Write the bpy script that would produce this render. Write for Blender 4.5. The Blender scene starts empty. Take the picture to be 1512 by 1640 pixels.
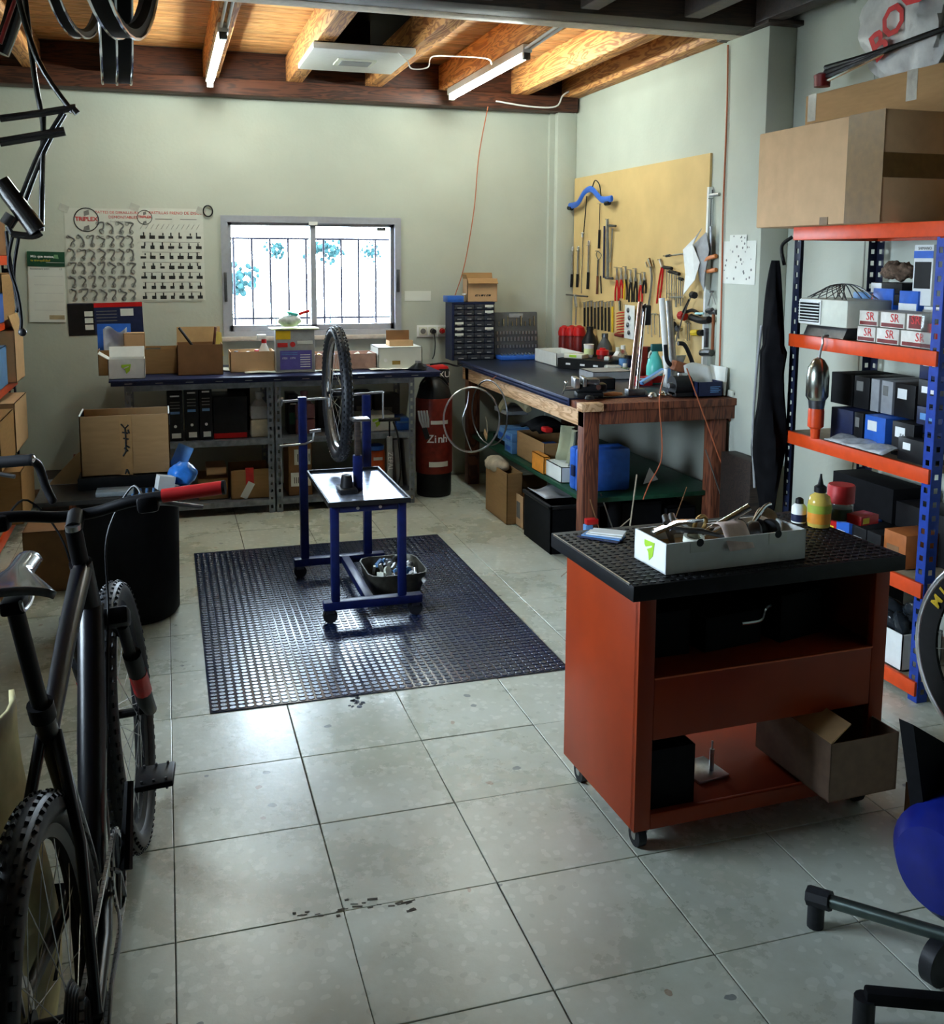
import bpy, bmesh, math, random
from mathutils import Vector, Matrix, Euler
R=random.Random(7)
SC=bpy.context.scene; COL=SC.collection
PI=math.pi
# ---------------------------------------------------------------- camera
FPX,YAW,PIT,ROL,PPY=1596.,.2978,.1305,.0049,622.5
CAM=Vector((.029,-2.2687,1.6044))
_f=Vector((math.sin(YAW)*math.cos(PIT),math.cos(YAW)*math.cos(PIT),-math.sin(PIT)))
_r=Vector((math.cos(YAW),-math.sin(YAW),0)); _u=_r.cross(_f)
_c,_s=math.cos(ROL),math.sin(ROL); _r,_u=_c*_r+_s*_u,-_s*_r+_c*_u
cd=bpy.data.cameras.new('camera'); cam=bpy.data.objects.new('camera',cd); COL.objects.link(cam)
cd.sensor_fit='HORIZONTAL'; cd.sensor_width=36; cd.lens=36*FPX/1512; cd.shift_y=-(820-PPY)/1512; cd.clip_start=.05
m=Matrix.Identity(4)
for i in range(3): m[i][0]=_r[i]; m[i][1]=_u[i]; m[i][2]=-_f[i]; m[i][3]=CAM[i]
cam.matrix_world=m; SC.camera=cam
# ---------------------------------------------------------------- world, exposure
SC.view_settings.view_transform='Standard'; SC.view_settings.look='None'
SC.view_settings.exposure=0.0; SC.view_settings.gamma=1; SC.view_settings.use_curve_mapping=False
SC.cycles.use_denoising=True
SC.cycles.max_bounces=5; SC.cycles.diffuse_bounces=3; SC.cycles.glossy_bounces=3; SC.cycles.transmission_bounces=4; SC.cycles.transparent_max_bounces=6; SC.cycles.use_adaptive_sampling=True; SC.cycles.adaptive_threshold=.16; SC.cycles.adaptive_min_samples=16; SC.cycles.sample_clamp_indirect=6; SC.cycles.caustics_reflective=False; SC.cycles.caustics_refractive=False
w=bpy.data.worlds.new('sky'); SC.world=w; w.use_nodes=True
bg=w.node_tree.nodes['Background']; bg.inputs[0].default_value=(.68,.84,1,1); bg.inputs[1].default_value=46.0
SUN_E=0
# window portal: guides the daylight through the opening
def area(name,loc,rot,sx,sy,power,col=(1,1,1),portal=False):
    l=bpy.data.lights.new(name,'AREA'); l.shape='RECTANGLE'; l.size=sx; l.size_y=sy; l.energy=power; l.color=col
    o=bpy.data.objects.new(name,l); COL.objects.link(o); o.location=loc; o.rotation_euler=rot
    if portal: l.cycles.is_portal=True
    return o
area('window_portal',(1.01,4.80,1.47),(-PI/2,0,0),1.2,.82,1,portal=True)
area('side_window_portal',(-1.52,.75,1.55),(0,-PI/2,0),1.1,1.5,1,portal=True)
# ---------------------------------------------------------------- helpers
def at(px,py,**k):
    d=_r*((px-756)/FPX)+_u*((PPY-py)/FPX)+_f
    a='xyz'.index(list(k)[0]); v=list(k.values())[0]
    return CAM+d*((v-CAM[a])/d[a])
def fy(x0,y0,x1,y1,Y):
    "pixel rectangle on the plane y=Y -> X0,X1,Z0,Z1"
    xm,ym=(x0+x1)/2,(y0+y1)/2
    return at(x0,ym,y=Y).x,at(x1,ym,y=Y).x,at(xm,y1,y=Y).z,at(xm,y0,y=Y).z
def fx(x0,y0,x1,y1,X):
    "pixel rectangle on the plane x=X -> Yfar,Ynear,Z0,Z1"
    xm,ym=(x0+x1)/2,(y0+y1)/2
    return at(x0,ym,x=X).y,at(x1,ym,x=X).y,at(xm,y1,x=X).z,at(xm,y0,x=X).z
MATS={}
def M(name,col,rough=.5,metal=0,var=.12,scale=30,bump=0,spec=.3,trans=0,alpha=1,coat=0,emit=None,stretch=None,wear=0):
    if name in MATS: return MATS[name]
    ma=bpy.data.materials.new(name); MATS[name]=ma; ma.use_nodes=True
    nt=ma.node_tree; b=nt.nodes['Principled BSDF']
    b.inputs['Roughness'].default_value=rough; b.inputs['Metallic'].default_value=metal
    b.inputs['Specular IOR Level'].default_value=spec
    if trans: b.inputs['Transmission Weight'].default_value=trans; b.inputs['IOR'].default_value=1.4
    if alpha<1: b.inputs['Alpha'].default_value=alpha
    if coat: b.inputs['Coat Weight'].default_value=coat; b.inputs['Coat Roughness'].default_value=.1
    if emit: b.inputs['Emission Color'].default_value=(*emit[:3],1); b.inputs['Emission Strength'].default_value=emit[3]
    tc=nt.nodes.new('ShaderNodeTexCoord'); no=nt.nodes.new('ShaderNodeTexNoise')
    no.inputs['Scale'].default_value=scale; no.inputs['Detail'].default_value=4
    src=tc.outputs['Object']
    if stretch:
        mp=nt.nodes.new('ShaderNodeMapping'); mp.inputs['Scale'].default_value=stretch
        nt.links.new(src,mp.inputs[0]); src=mp.outputs[0]
    nt.links.new(src,no.inputs['Vector'])
    rp=nt.nodes.new('ShaderNodeValToRGB'); c=Vector(col[:3])
    rp.color_ramp.elements[0].position=.3; rp.color_ramp.elements[1].position=.7
    rp.color_ramp.elements[0].color=(*(c*(1-var)),1); rp.color_ramp.elements[1].color=(*[min(1,x) for x in c*(1+var)],1)
    nt.links.new(no.outputs[0],rp.inputs[0]); out=rp.outputs[0]
    if wear:
        n2=nt.nodes.new('ShaderNodeTexNoise'); n2.inputs['Scale'].default_value=scale*.23; n2.inputs['Detail'].default_value=8; n2.inputs['Roughness'].default_value=.7
        nt.links.new(src,n2.inputs['Vector'])
        r2=nt.nodes.new('ShaderNodeValToRGB'); r2.color_ramp.elements[0].position=.52; r2.color_ramp.elements[1].position=.66
        mx=nt.nodes.new('ShaderNodeMix'); mx.data_type='RGBA'; nt.links.new(n2.outputs[0],r2.inputs[0])
        sc=nt.nodes.new('ShaderNodeMath'); sc.operation='MULTIPLY'; sc.inputs[1].default_value=wear; nt.links.new(r2.outputs[0],sc.inputs[0])
        nt.links.new(sc.outputs[0],mx.inputs[0]); nt.links.new(out,mx.inputs[6]); mx.inputs[7].default_value=(*(c*.45),1); out=mx.outputs[2]
    nt.links.new(out,b.inputs['Base Color'])
    if bump:
        bp=nt.nodes.new('ShaderNodeBump'); bp.inputs['Strength'].default_value=bump; bp.inputs['Distance'].default_value=.004
        nt.links.new(no.outputs[0],bp.inputs['Height']); nt.links.new(bp.outputs[0],b.inputs['Normal'])
    return ma
def props(o,label=None,cat=None,group=None,kind=None):
    if label: o['label']=label
    if cat: o['category']=cat
    if group: o['group']=group
    if kind: o['kind']=kind
    return o
def T(name,label,cat,loc=(0,0,0),rz=0,rot=None,group=None):
    o=bpy.data.objects.new(name,None); COL.objects.link(o); o.empty_display_size=.05
    o.location=loc; o.rotation_euler=rot if rot else (0,0,rz)
    return props(o,label,cat,group)
def link(name,me,parent=None,mat=None):
    o=bpy.data.objects.new(name,me); COL.objects.link(o); o.parent=parent
    if mat and not me.materials: me.materials.append(mat)
    return o
class MB:
    def __init__(s): s.b=bmesh.new()
    def box(s,cx,cy,cz,sx,sy,sz,rot=None,bev=0,mx=None):
        m=Matrix.Translation((cx,cy,cz))
        if rot: m=m@Euler(rot).to_matrix().to_4x4()
        m=m@Matrix.Diagonal((sx,sy,sz,1))
        if mx: m=mx@m
        r=bmesh.ops.create_cube(s.b,size=1,matrix=m)
        if bev:
            es=list({e for v in r['verts'] for e in v.link_edges})
            bmesh.ops.bevel(s.b,geom=es,offset=bev,segments=2,affect='EDGES',profile=.5)
        return s
    def bb(s,x0,x1,y0,y1,z0,z1,bev=0): return s.box((x0+x1)/2,(y0+y1)/2,(z0+z1)/2,abs(x1-x0),abs(y1-y0),abs(z1-z0),bev=bev)
    def cyl(s,p0,p1,r0,r1=None,n=16):
        p0,p1=Vector(p0),Vector(p1); d=p1-p0
        if d.length<1e-7: return s
        m=Matrix.Translation((p0+p1)/2)@d.to_track_quat('Z','Y').to_matrix().to_4x4()
        bmesh.ops.create_cone(s.b,cap_ends=True,segments=n,radius1=r0,radius2=r0 if r1 is None else r1,depth=d.length,matrix=m); return s
    def sph(s,c,r,sc=(1,1,1),n=16,rot=None):
        m=Matrix.Translation(c)
        if rot: m=m@Euler(rot).to_matrix().to_4x4()
        bmesh.ops.create_uvsphere(s.b,u_segments=n,v_segments=max(6,n//2),radius=r,matrix=m@Matrix.Diagonal((*sc,1))); return s
    def tube(s,pts,r,n=8,closed=False,flat=1,caps=True):
        pts=[Vector(p) for p in pts]; N=len(pts); rings=[]
        rr=r if isinstance(r,(list,tuple)) else [r]*N
        up=None
        for i,p in enumerate(pts):
            a=pts[(i-1)%N] if (closed or i>0) else p; b=pts[(i+1)%N] if (closed or i<N-1) else p
            t=(b-a).normalized()
            if up is None:
                up=Vector((0,0,1)) if abs(t.z)<.9 else Vector((1,0,0))
            sd=t.cross(up)
            if sd.length<1e-5: sd=t.orthogonal()
            sd.normalize(); u2=sd.cross(t).normalized(); up=u2
            rings.append([s.b.verts.new(p+(sd*math.cos(2*PI*k/n)+u2*math.sin(2*PI*k/n)*flat)*rr[i]) for k in range(n)])
        for i in range(N if closed else N-1):
            A,B2=rings[i],rings[(i+1)%N]
            for k in range(n):
                try: s.b.faces.new((A[k],A[(k+1)%n],B2[(k+1)%n],B2[k]))
                except ValueError: pass
        if not closed and caps:
            for q in (rings[0][::-1],rings[-1]):
                try: s.b.faces.new(q)
                except ValueError: pass
        return s
    def lathe(s,prof,n=24,mx=None,cap=True):
        rings=[]
        for (r,z) in prof:
            rings.append([s.b.verts.new((mx or Matrix())@Vector((max(r,1e-4)*math.cos(2*PI*k/n),max(r,1e-4)*math.sin(2*PI*k/n),z))) for k in range(n)])
        for A,B2 in zip(rings,rings[1:]):
            for k in range(n): s.b.faces.new((A[k],A[(k+1)%n],B2[(k+1)%n],B2[k]))
        if cap:
            s.b.faces.new(rings[0][::-1]); s.b.faces.new(rings[-1])
        return s
    def prism(s,poly,d,mx=None,z0=0):
        mx=mx or Matrix()
        A=[s.b.verts.new(mx@Vector((x,y,z0))) for x,y in poly]; B2=[s.b.verts.new(mx@Vector((x,y,z0+d))) for x,y in poly]
        n=len(poly); s.b.faces.new(A[::-1]); s.b.faces.new(B2)
        for k in range(n): s.b.faces.new((A[k],A[(k+1)%n],B2[(k+1)%n],B2[k]))
        return s
    def grid(s,fn,nu,nv):
        g=[[s.b.verts.new(fn(i/nu,j/nv)) for j in range(nv+1)] for i in range(nu+1)]
        for i in range(nu):
            for j in range(nv): s.b.faces.new((g[i][j],g[i+1][j],g[i+1][j+1],g[i][j+1]))
        return s
    def me(s,name,smooth=None):
        bmesh.ops.recalc_face_normals(s.b,faces=s.b.faces)
        me=bpy.data.meshes.new(name); s.b.to_mesh(me); s.b.free()
        if smooth is not None:
            for p in me.polygons: p.use_smooth=True
            try: me.set_sharp_from_angle(angle=math.radians(smooth))
            except Exception: pass
        return me
    def obj(s,name,mat,parent=None,smooth=40,thick=0):
        o=link(name,s.me(name,smooth),parent,mat)
        if thick:
            md=o.modifiers.new('s','SOLIDIFY'); md.thickness=thick; md.offset=0
        return o
def thing(mb,name,label,cat,mat,group=None,smooth=40,thick=0):
    return props(mb.obj(name,mat,None,smooth,thick),label,cat,group)
def XZ(x=0,y=0,z=0): # 2d poly (u,v) -> world x,z at depth y ; prism depth goes to -y
    return Matrix(((1,0,0,x),(0,0,-1,y),(0,1,0,z),(0,0,0,1)))
def YZ(x=0,y=0,z=0): # u -> -y (towards camera), v -> z, depth -> -x
    return Matrix(((0,0,-1,x),(-1,0,0,y),(0,1,0,z),(0,0,0,1)))
def text(s,size,mat,parent,mx,name='lettering',ext=.0004,bold=0,align='CENTER',sx=1):
    c=bpy.data.curves.new('t','FONT'); c.body=s; c.size=size; c.extrude=ext; c.align_x=align; c.align_y='CENTER'; c.resolution_u=2; c.offset=bold
    t=bpy.data.objects.new('t',c); COL.objects.link(t)
    me=bpy.data.meshes.new_from_object(t.evaluated_get(bpy.context.evaluated_depsgraph_get()))
    bpy.data.objects.remove(t); me.transform(mx@Matrix.Diagonal((sx,1,1,1)))
    me.materials.clear(); me.materials.append(mat); me.name=name
    o=link(name,me,parent); return o
def copytree(o,parent=None):
    c=o.copy(); COL.objects.link(c); c.parent=parent
    for ch in o.children: copytree(ch,c)
    return c
def arc(c,r,a0,a1,n,pl='xz'):
    o=[]
    for i in range(n+1):
        a=a0+(a1-a0)*i/n; u,v=r*math.cos(a),r*math.sin(a)
        o.append((c[0]+u,c[1],c[2]+v) if pl=='xz' else ((c[0],c[1]+u,c[2]+v) if pl=='yz' else (c[0]+u,c[1]+v,c[2])))
    return o
def catm(P,n=6):
    P=[Vector(p) for p in P]; Q=[P[0]]+P+[P[-1]]; o=[]
    for i in range(1,len(Q)-2):
        a,b,c,d=Q[i-1:i+3]
        for k in range(n):
            t=k/n; o.append(.5*((2*b)+(c-a)*t+(2*a-5*b+4*c-d)*t*t+(3*b-a-3*c+d)*t**3))
    return o+[P[-1]]
# ---------------------------------------------------------------- materials
m_wall=M('plaster',(.50,.53,.455),.85,var=.05,scale=3,bump=.0,spec=.2)
def bumpy(ma,scale,st,dist=.003):
    nt=ma.node_tree; b=nt.nodes['Principled BSDF']; tc=nt.nodes.new('ShaderNodeTexCoord'); n=nt.nodes.new('ShaderNodeTexNoise'); n.inputs['Scale'].default_value=scale; n.inputs['Detail'].default_value=5
    bp=nt.nodes.new('ShaderNodeBump'); bp.inputs['Strength'].default_value=st; bp.inputs['Distance'].default_value=dist
    nt.links.new(tc.outputs['Object'],n.inputs[0]); nt.links.new(n.outputs[0],bp.inputs['Height']); nt.links.new(bp.outputs[0],b.inputs['Normal'])
bumpy(m_wall,45,.35)
def wood(name,c1,c2,scale=(1,14,14),rough=.6,knots=True):
    ma=bpy.data.materials.new(name); MATS[name]=ma; ma.use_nodes=True; nt=ma.node_tree; b=nt.nodes['Principled BSDF']
    tc=nt.nodes.new('ShaderNodeTexCoord'); mp=nt.nodes.new('ShaderNodeMapping'); mp.inputs['Scale'].default_value=scale
    oi=nt.nodes.new('ShaderNodeObjectInfo'); ad=nt.nodes.new('ShaderNodeVectorMath'); ad.operation='ADD'
    mu=nt.nodes.new('ShaderNodeMath'); mu.operation='MULTIPLY'; mu.inputs[1].default_value=17
    nt.links.new(oi.outputs['Random'],mu.inputs[0]); nt.links.new(tc.outputs['Object'],ad.inputs[0]); nt.links.new(mu.outputs[0],ad.inputs[1])
    nt.links.new(ad.outputs[0],mp.inputs[0])
    n=nt.nodes.new('ShaderNodeTexNoise'); n.inputs['Scale'].default_value=1.6; n.inputs['Detail'].default_value=3; n.inputs['Distortion'].default_value=1.2
    nt.links.new(mp.outputs[0],n.inputs[0])
    s=nt.nodes.new('ShaderNodeMath'); s.operation='MULTIPLY'; s.inputs[1].default_value=42; nt.links.new(n.outputs[0],s.inputs[0])
    si=nt.nodes.new('ShaderNodeMath'); si.operation='SINE'; nt.links.new(s.outputs[0],si.inputs[0])
    rp=nt.nodes.new('ShaderNodeValToRGB'); rp.color_ramp.elements[0].color=(*c1,1); rp.color_ramp.elements[1].color=(*c2,1)
    rp.color_ramp.elements[0].position=.05; rp.color_ramp.elements[1].position=.75
    mr=nt.nodes.new('ShaderNodeMapRange'); mr.inputs[1].default_value=-1; mr.inputs[2].default_value=1; nt.links.new(si.outputs[0],mr.inputs[0])
    nt.links.new(mr.outputs[0],rp.inputs[0])
    hs=nt.nodes.new('ShaderNodeHueSaturation'); vr=nt.nodes.new('ShaderNodeMapRange'); vr.inputs[3].default_value=.82; vr.inputs[4].default_value=1.15
    nt.links.new(oi.outputs['Random'],vr.inputs[0]); nt.links.new(vr.outputs[0],hs.inputs['Value']); nt.links.new(rp.outputs[0],hs.inputs['Color'])
    nt.links.new(hs.outputs[0],b.inputs['Base Color']); b.inputs['Roughness'].default_value=rough
    return ma
m_joist=wood('joist_wood',(.42,.15,.04),(.80,.40,.13),(9,1.1,9))
m_plank=wood('ceiling_pine',(.60,.27,.08),(.92,.52,.21),(.9,12,12))
m_ledger=wood('ledger_wood',(.035,.010,.005),(.10,.030,.013),(1,14,14))
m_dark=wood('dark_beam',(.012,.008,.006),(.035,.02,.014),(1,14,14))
m_bench=wood('bench_wood',(.50,.27,.12),(.78,.50,.28),(10,1,10))
m_benchred=wood('bench_red_wood',(.08,.02,.009),(.20,.06,.026),(10,10,1))
# terrazzo tile
def terrazzo():
    ma=bpy.data.materials.new('terrazzo'); ma.use_nodes=True; nt=ma.node_tree; b=nt.nodes['Principled BSDF']
    tc=nt.nodes.new('ShaderNodeTexCoord'); ge=nt.nodes.new('ShaderNodeNewGeometry'); pos=ge.outputs['Position']
    def N(t,**k):
        n=nt.nodes.new(t)
        for a,v in k.items(): n.inputs[a].default_value=v
        return n
    base=N('ShaderNodeTexNoise',Scale=6.,Detail=6.); nt.links.new(pos,base.inputs[0])
    rb=nt.nodes.new('ShaderNodeValToRGB'); rb.color_ramp.elements[0].color=(.52,.55,.47,1); rb.color_ramp.elements[1].color=(.63,.66,.57,1); nt.links.new(base.outputs[0],rb.inputs[0])
    wv=N('ShaderNodeTexNoise',Scale=25.,Detail=2.); nt.links.new(pos,wv.inputs[0])
    am=N('ShaderNodeVectorMath'); am.operation='MULTIPLY_ADD'; nt.links.new(wv.outputs[1],am.inputs[0]); am.inputs[1].default_value=(.03,.03,0); nt.links.new(pos,am.inputs[2])
    cur=rb.outputs[0]
    for sc,thr,c1,p in ((34.,.34,(.78,.80,.72),.5),(22.,.33,(.76,.78,.70),.45),(27.,.30,(.40,.43,.36),.22),(17.,.20,(.16,.18,.19),.03),(19.,.2,(.36,.25,.17),.022)):
        v=N('ShaderNodeTexVoronoi',Scale=sc); nt.links.new(am.outputs[0],v.inputs['Vector'])
        l=N('ShaderNodeMath'); l.operation='LESS_THAN'; l.inputs[1].default_value=thr; nt.links.new(v.outputs['Distance'],l.inputs[0])
        sp=N('ShaderNodeSeparateColor'); nt.links.new(v.outputs['Color'],sp.inputs[0])
        l2=N('ShaderNodeMath'); l2.operation='LESS_THAN'; l2.inputs[1].default_value=p; nt.links.new(sp.outputs[0],l2.inputs[0])
        mu=N('ShaderNodeMath'); mu.operation='MULTIPLY'; nt.links.new(l.outputs[0],mu.inputs[0]); nt.links.new(l2.outputs[0],mu.inputs[1])
        m2=N('ShaderNodeMath'); m2.operation='MULTIPLY'; m2.inputs[1].default_value=.8 if c1[0]<.37 else .42; nt.links.new(mu.outputs[0],m2.inputs[0])
        mx=N('ShaderNodeMix'); mx.data_type='RGBA'; nt.links.new(m2.outputs[0],mx.inputs[0]); nt.links.new(cur,mx.inputs[6]); mx.inputs[7].default_value=(*c1,1); cur=mx.outputs[2]
    st=N('ShaderNodeTexNoise',Scale=1.7,Detail=8.,Roughness=.7); nt.links.new(pos,st.inputs[0])
    rs=nt.nodes.new('ShaderNodeValToRGB'); rs.color_ramp.elements[0].color=(.72,.70,.62,1); rs.color_ramp.elements[0].position=.3; rs.color_ramp.elements[1].color=(1,1,1,1); rs.color_ramp.elements[1].position=.6
    nt.links.new(st.outputs[0],rs.inputs[0])
    mm=N('ShaderNodeMix'); mm.data_type='RGBA'; mm.blend_type='MULTIPLY'; mm.inputs[0].default_value=1; nt.links.new(cur,mm.inputs[6]); nt.links.new(rs.outputs[0],mm.inputs[7])
    nt.links.new(mm.outputs[2],b.inputs['Base Color'])
    rr=N('ShaderNodeMapRange'); rr.inputs[3].default_value=.20; rr.inputs[4].default_value=.36; b.inputs['Specular IOR Level'].default_value=.75; nt.links.new(st.outputs[0],rr.inputs[0]); nt.links.new(rr.outputs[0],b.inputs['Roughness'])
    fb=N('ShaderNodeTexNoise',Scale=60.,Detail=3.); nt.links.new(pos,fb.inputs[0])
    bp=N('ShaderNodeBump',Strength=.12,Distance=.003); nt.links.new(fb.outputs[0],bp.inputs['Height']); nt.links.new(bp.outputs[0],b.inputs['Normal'])
    return ma
m_tile=terrazzo()
m_grout=M('grout',(.10,.09,.07),.9,var=.4,scale=40)
m_black=M('black_plastic',(.009,.009,.010),.45,var=.2,spec=.22)
m_blackm=M('black_matt',(.006,.006,.007),.75,var=.2,spec=.12)
m_rubber=M('rubber',(.012,.013,.016),.5,var=.3,scale=60)
m_white=M('white_card',(.78,.80,.78),.55,var=.04)
m_paper=M('paper',(.74,.76,.70),.7,var=.05,scale=8)
m_card=M('cardboard',(.34,.195,.08),.8,var=.07,scale=12,stretch=(1,1,6),wear=.15)
m_cardd=M('brown_cardboard',(.23,.115,.05),.8,var=.1,scale=14,wear=.2)
m_cardl=M('pale_cardboard',(.62,.40,.22),.8,var=.06,scale=14,wear=.12)
m_kraft=M('cardboard_inner',(.50,.32,.15),.85,var=.08,scale=20)
m_tape=M('brown_tape',(.16,.085,.025),.35,var=.15)
m_clear=M('clear_tape',(.75,.74,.66),.2,var=.15,alpha=.55)
m_steel=M('steel',(.55,.56,.57),.3,1,var=.15,scale=50)
m_chrome=M('chrome',(.80,.82,.84),.12,1,var=.05)
m_gun=M('gunmetal',(.16,.165,.175),.38,1,var=.2,scale=40)
m_galv=M('galvanised',(.23,.25,.28),.5,.7,var=.3,scale=25,wear=.2)
m_blue=M('blue_paint',(.004,.009,.065),.38,var=.25,wear=.4)
m_blueb=M('bright_blue',(.03,.13,.55),.35,var=.1)
m_bluel=M('light_blue',(.13,.30,.60),.4,var=.1)
m_navy=M('navy',(.012,.018,.06),.45,var=.2)
m_red=M('red_plastic',(.50,.012,.012),.35,var=.1)
m_redd=M('dark_red',(.16,.012,.010),.4,var=.2,wear=.3)
m_orange=M('orange_paint',(.72,.07,.012),.4,var=.08,wear=.15)
m_yellow=M('yellow',(.80,.55,.03),.4,var=.08)
m_green=M('lime_print',(.36,.62,.04),.5,var=.05)
m_teal=M('teal_plastic',(.10,.55,.48),.3,var=.06)
m_dgreen=M('dark_green',(.01,.06,.03),.5,var=.2)
m_print=M('black_print',(.02,.02,.02),.6)
m_gprint=M('grey_print',(.16,.16,.15),.6)
m_rprint=M('red_print',(.55,.03,.03),.6)
m_wprint=M('white_print',(.85,.85,.85),.6)
m_pvc=M('white_plastic',(.82,.83,.80),.35,var=.03)
m_cream=M('cream_plastic',(.70,.71,.60),.35,var=.05)
m_alu=M('window_aluminium',(.50,.52,.58),.4,.5,var=.06)
m_glass=M('clear_plastic',(.85,.9,.88),.08,trans=.9,alpha=.45)
m_film=M('plastic_film',(.80,.82,.80),.22,var=.1,alpha=.55,bump=.6,scale=18)
m_peg=M('tan_board',(.62,.44,.19),.7,var=.07,scale=5,wear=.06)
m_cloth=M('black_cloth',(.004,.004,.005),.9,var=.35,scale=18,bump=.5,spec=.08)
m_beige=M('beige_rag',(.45,.38,.28),.9,var=.2,scale=25,bump=.5)
m_cord=M('orange_cord',(.45,.12,.05),.5)
m_wgrey=M('grey_plastic',(.30,.31,.32),.45,var=.1)
m_mirror=M('polished_tin',(.42,.48,.62),.30,.85,var=.35,scale=40,wear=.9)
# ================================================================ STRUCTURE
W=4.75; XR=2.95; XP=2.90; XN=3.06; XL=-1.45; YB=-3.3; ZC=2.95
def S(mb,name,mat,parent=None,smooth=30): 
    o=mb.obj(name,mat,parent,smooth)
    if parent is None: o['kind']='structure'
    return o
wx0,wx1,wz0,wz1=.40,1.645,1.06,1.882
S(MB().bb(XL-.2,wx0,W,W+.25,-.06,3.1).bb(wx1,XR+.3,W,W+.25,-.06,3.1).bb(wx0,wx1,W,W+.25,-.06,wz0).bb(wx0,wx1,W,W+.25,wz1,3.1),'wall_back',m_wall)
S(MB().bb(XR,XR+.3,2.56,W,-.06,3.1).bb(XR,XN-.001,2.546,2.56,-.06,3.1),'wall_right',m_wall)
S(MB().bb(XN,XN+.2,YB,2.56,-.06,3.1),'wall_right_near',m_wall)
S(MB().bb(XP,XN-.001,2.15,2.545,-.05,2.74,bev=.006),'wall_pillar',m_wall)
ly0,ly1,lz0,lz1=.0,1.5,1.0,2.1
S(MB().bb(XL-.2,XL,YB,ly0,-.06,3.1).bb(XL-.2,XL,ly1,W,-.06,3.1).bb(XL-.2,XL,ly0,ly1,-.06,lz0).bb(XL-.2,XL,ly0,ly1,lz1,3.1),'wall_left',m_wall)
S(MB().bb(XL-.2,XN+.2,YB-.2,YB,-.06,3.1),'wall_rear',M('dark_unseen_wall',(.05,.045,.04),.6,var=.2,stretch=(.1,.1,12)))  # unseen end wall, coloured dark to cut bounce light from behind the camera
S(MB().bb(2.80,XR,4.66,W,0,2.66,bev=.004).bb(2.76,2.82,4.715,W,0,2.66),'wall_corner_pilaster',m_wall)
pc=S(MB().bb(2.86,XN+.02,2.10,2.58,2.74,2.765,bev=.004),'trim_1',m_dark)
S(MB().bb(XL,XL+.012,YB,W-.001,0,.07).bb(XL+.013,-.30,W-.012,W,0,.07),'baseboard_back',M('skirting',(.20,.10,.06),.5,var=.3))
# wall marks and panel joints on the near right wall
S(MB().bb(XN-.003,XN,1.56,1.566,0,2.74).bb(XN-.002,XN,1.0,1.004,1.75,2.74),'trim_2',M('joint_line',(.42,.42,.36),.8))
# floor: slab + single tiles
fl=S(MB().bb(XL,XN,YB,W,-.06,-.004),'floor',m_grout)
TS=.4
tme=[]
for k in range(4):
    b=MB(); b.box(0,0,-.012,TS-.0024-.0004*k,TS-.0026,.024,bev=.0018); tme.append(b.me('tile')); tme[-1].materials.append(m_tile)
for i in range(-4,8):
    for j in range(-9,12):
        x0,x1=max(i*TS,XL),min((i+1)*TS,XN); y0,y1=j*TS,min((j+1)*TS,W)
        if x1-x0<.05: continue
        if x1-x0<TS-.01 or y1-y0<TS-.01:
            o=MB().box(0,0,-.012,x1-x0-.004,y1-y0-.004,.024,bev=.0015).obj('tile',m_tile,fl,None)
        else: o=link('tile',tme[R.randrange(4)],fl)
        o.location=((x0+x1)/2+R.uniform(-.0008,.0008),(y0+y1)/2+R.uniform(-.0008,.0008),R.uniform(-.0012,0)); o.rotation_euler=(R.uniform(-.001,.001),R.uniform(-.001,.001),R.uniform(-.003,.003))
# chipped open joint in the foreground
b=MB()
for (a,c,n) in (((550,1457),(660,1440),16),((470,1470),(550,1457),10)):
    for k in range(n):
        p=at(a[0]+(c[0]-a[0])*R.random(),a[1]+(c[1]-a[1])*R.random(),z=.0005); b.box(p.x,p.y+R.uniform(-.006,.006),.0003,R.uniform(.008,.03),R.uniform(.002,.008),.0006,rot=(0,0,R.uniform(-.3,.3)))
S(b,'joint_chip',m_grout,fl)
b=MB()
for k in range(26):
    p=at(570+R.gauss(0,5),1123+R.gauss(0,8),z=.0006); b.cyl((p.x,p.y,0),(p.x,p.y,.0009),R.uniform(.004,.012),n=9)
S(b,'oil_stain',M('oil_stain',(.05,.06,.08),.4),fl)
# ceiling
ce=S(MB().bb(XL,XN,YB,W,ZC+.02,ZC+.10),'ceiling',m_dark)
y=YB
b=MB(); b.box(0,0,0,XN-XL,.094,.02,bev=.003); pm=b.me('plank',30); pm.materials.append(m_plank)
while y<W-.05:
    o=link('plank',pm,ce); o.location=((XN+XL)/2,y+.05,ZC+.01+R.uniform(-.0015,.0015)); y+=.0965
for k,x in enumerate((-1.26,-.72,-.18,.36,.90,1.44,1.965,2.505,2.90)):
    wd=.095 if x<2.8 else .10
    o=props(MB().box(0,0,0,wd,2.22,.185,bev=.006).obj('ceiling_joist',m_joist),
      None,None); o.location=(x,3.635,2.848); o['kind']='structure'; o.name='trim_joist'
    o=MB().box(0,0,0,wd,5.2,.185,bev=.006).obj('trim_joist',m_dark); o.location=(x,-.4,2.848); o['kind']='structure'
S(MB().bb(XL,2.93,4.60,W,2.655,2.758,bev=.006),'trim_ledger',m_ledger)
S(MB().bb(XL,2.93,4.72,W,2.758,ZC,bev=.002),'trim_fascia',m_ledger)
bm_=S(MB().bb(XL,XN,2.22,2.40,2.742,2.94,bev=.006).bb(XL,XN,2.40,2.5,2.752,2.94),'trim_beam',m_dark)
S(MB().bb(XL,XN,2.395,2.505,2.738,2.752,bev=.002),'flange',M('beam_flange',(.75,.66,.55),.5),bm_)
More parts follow.
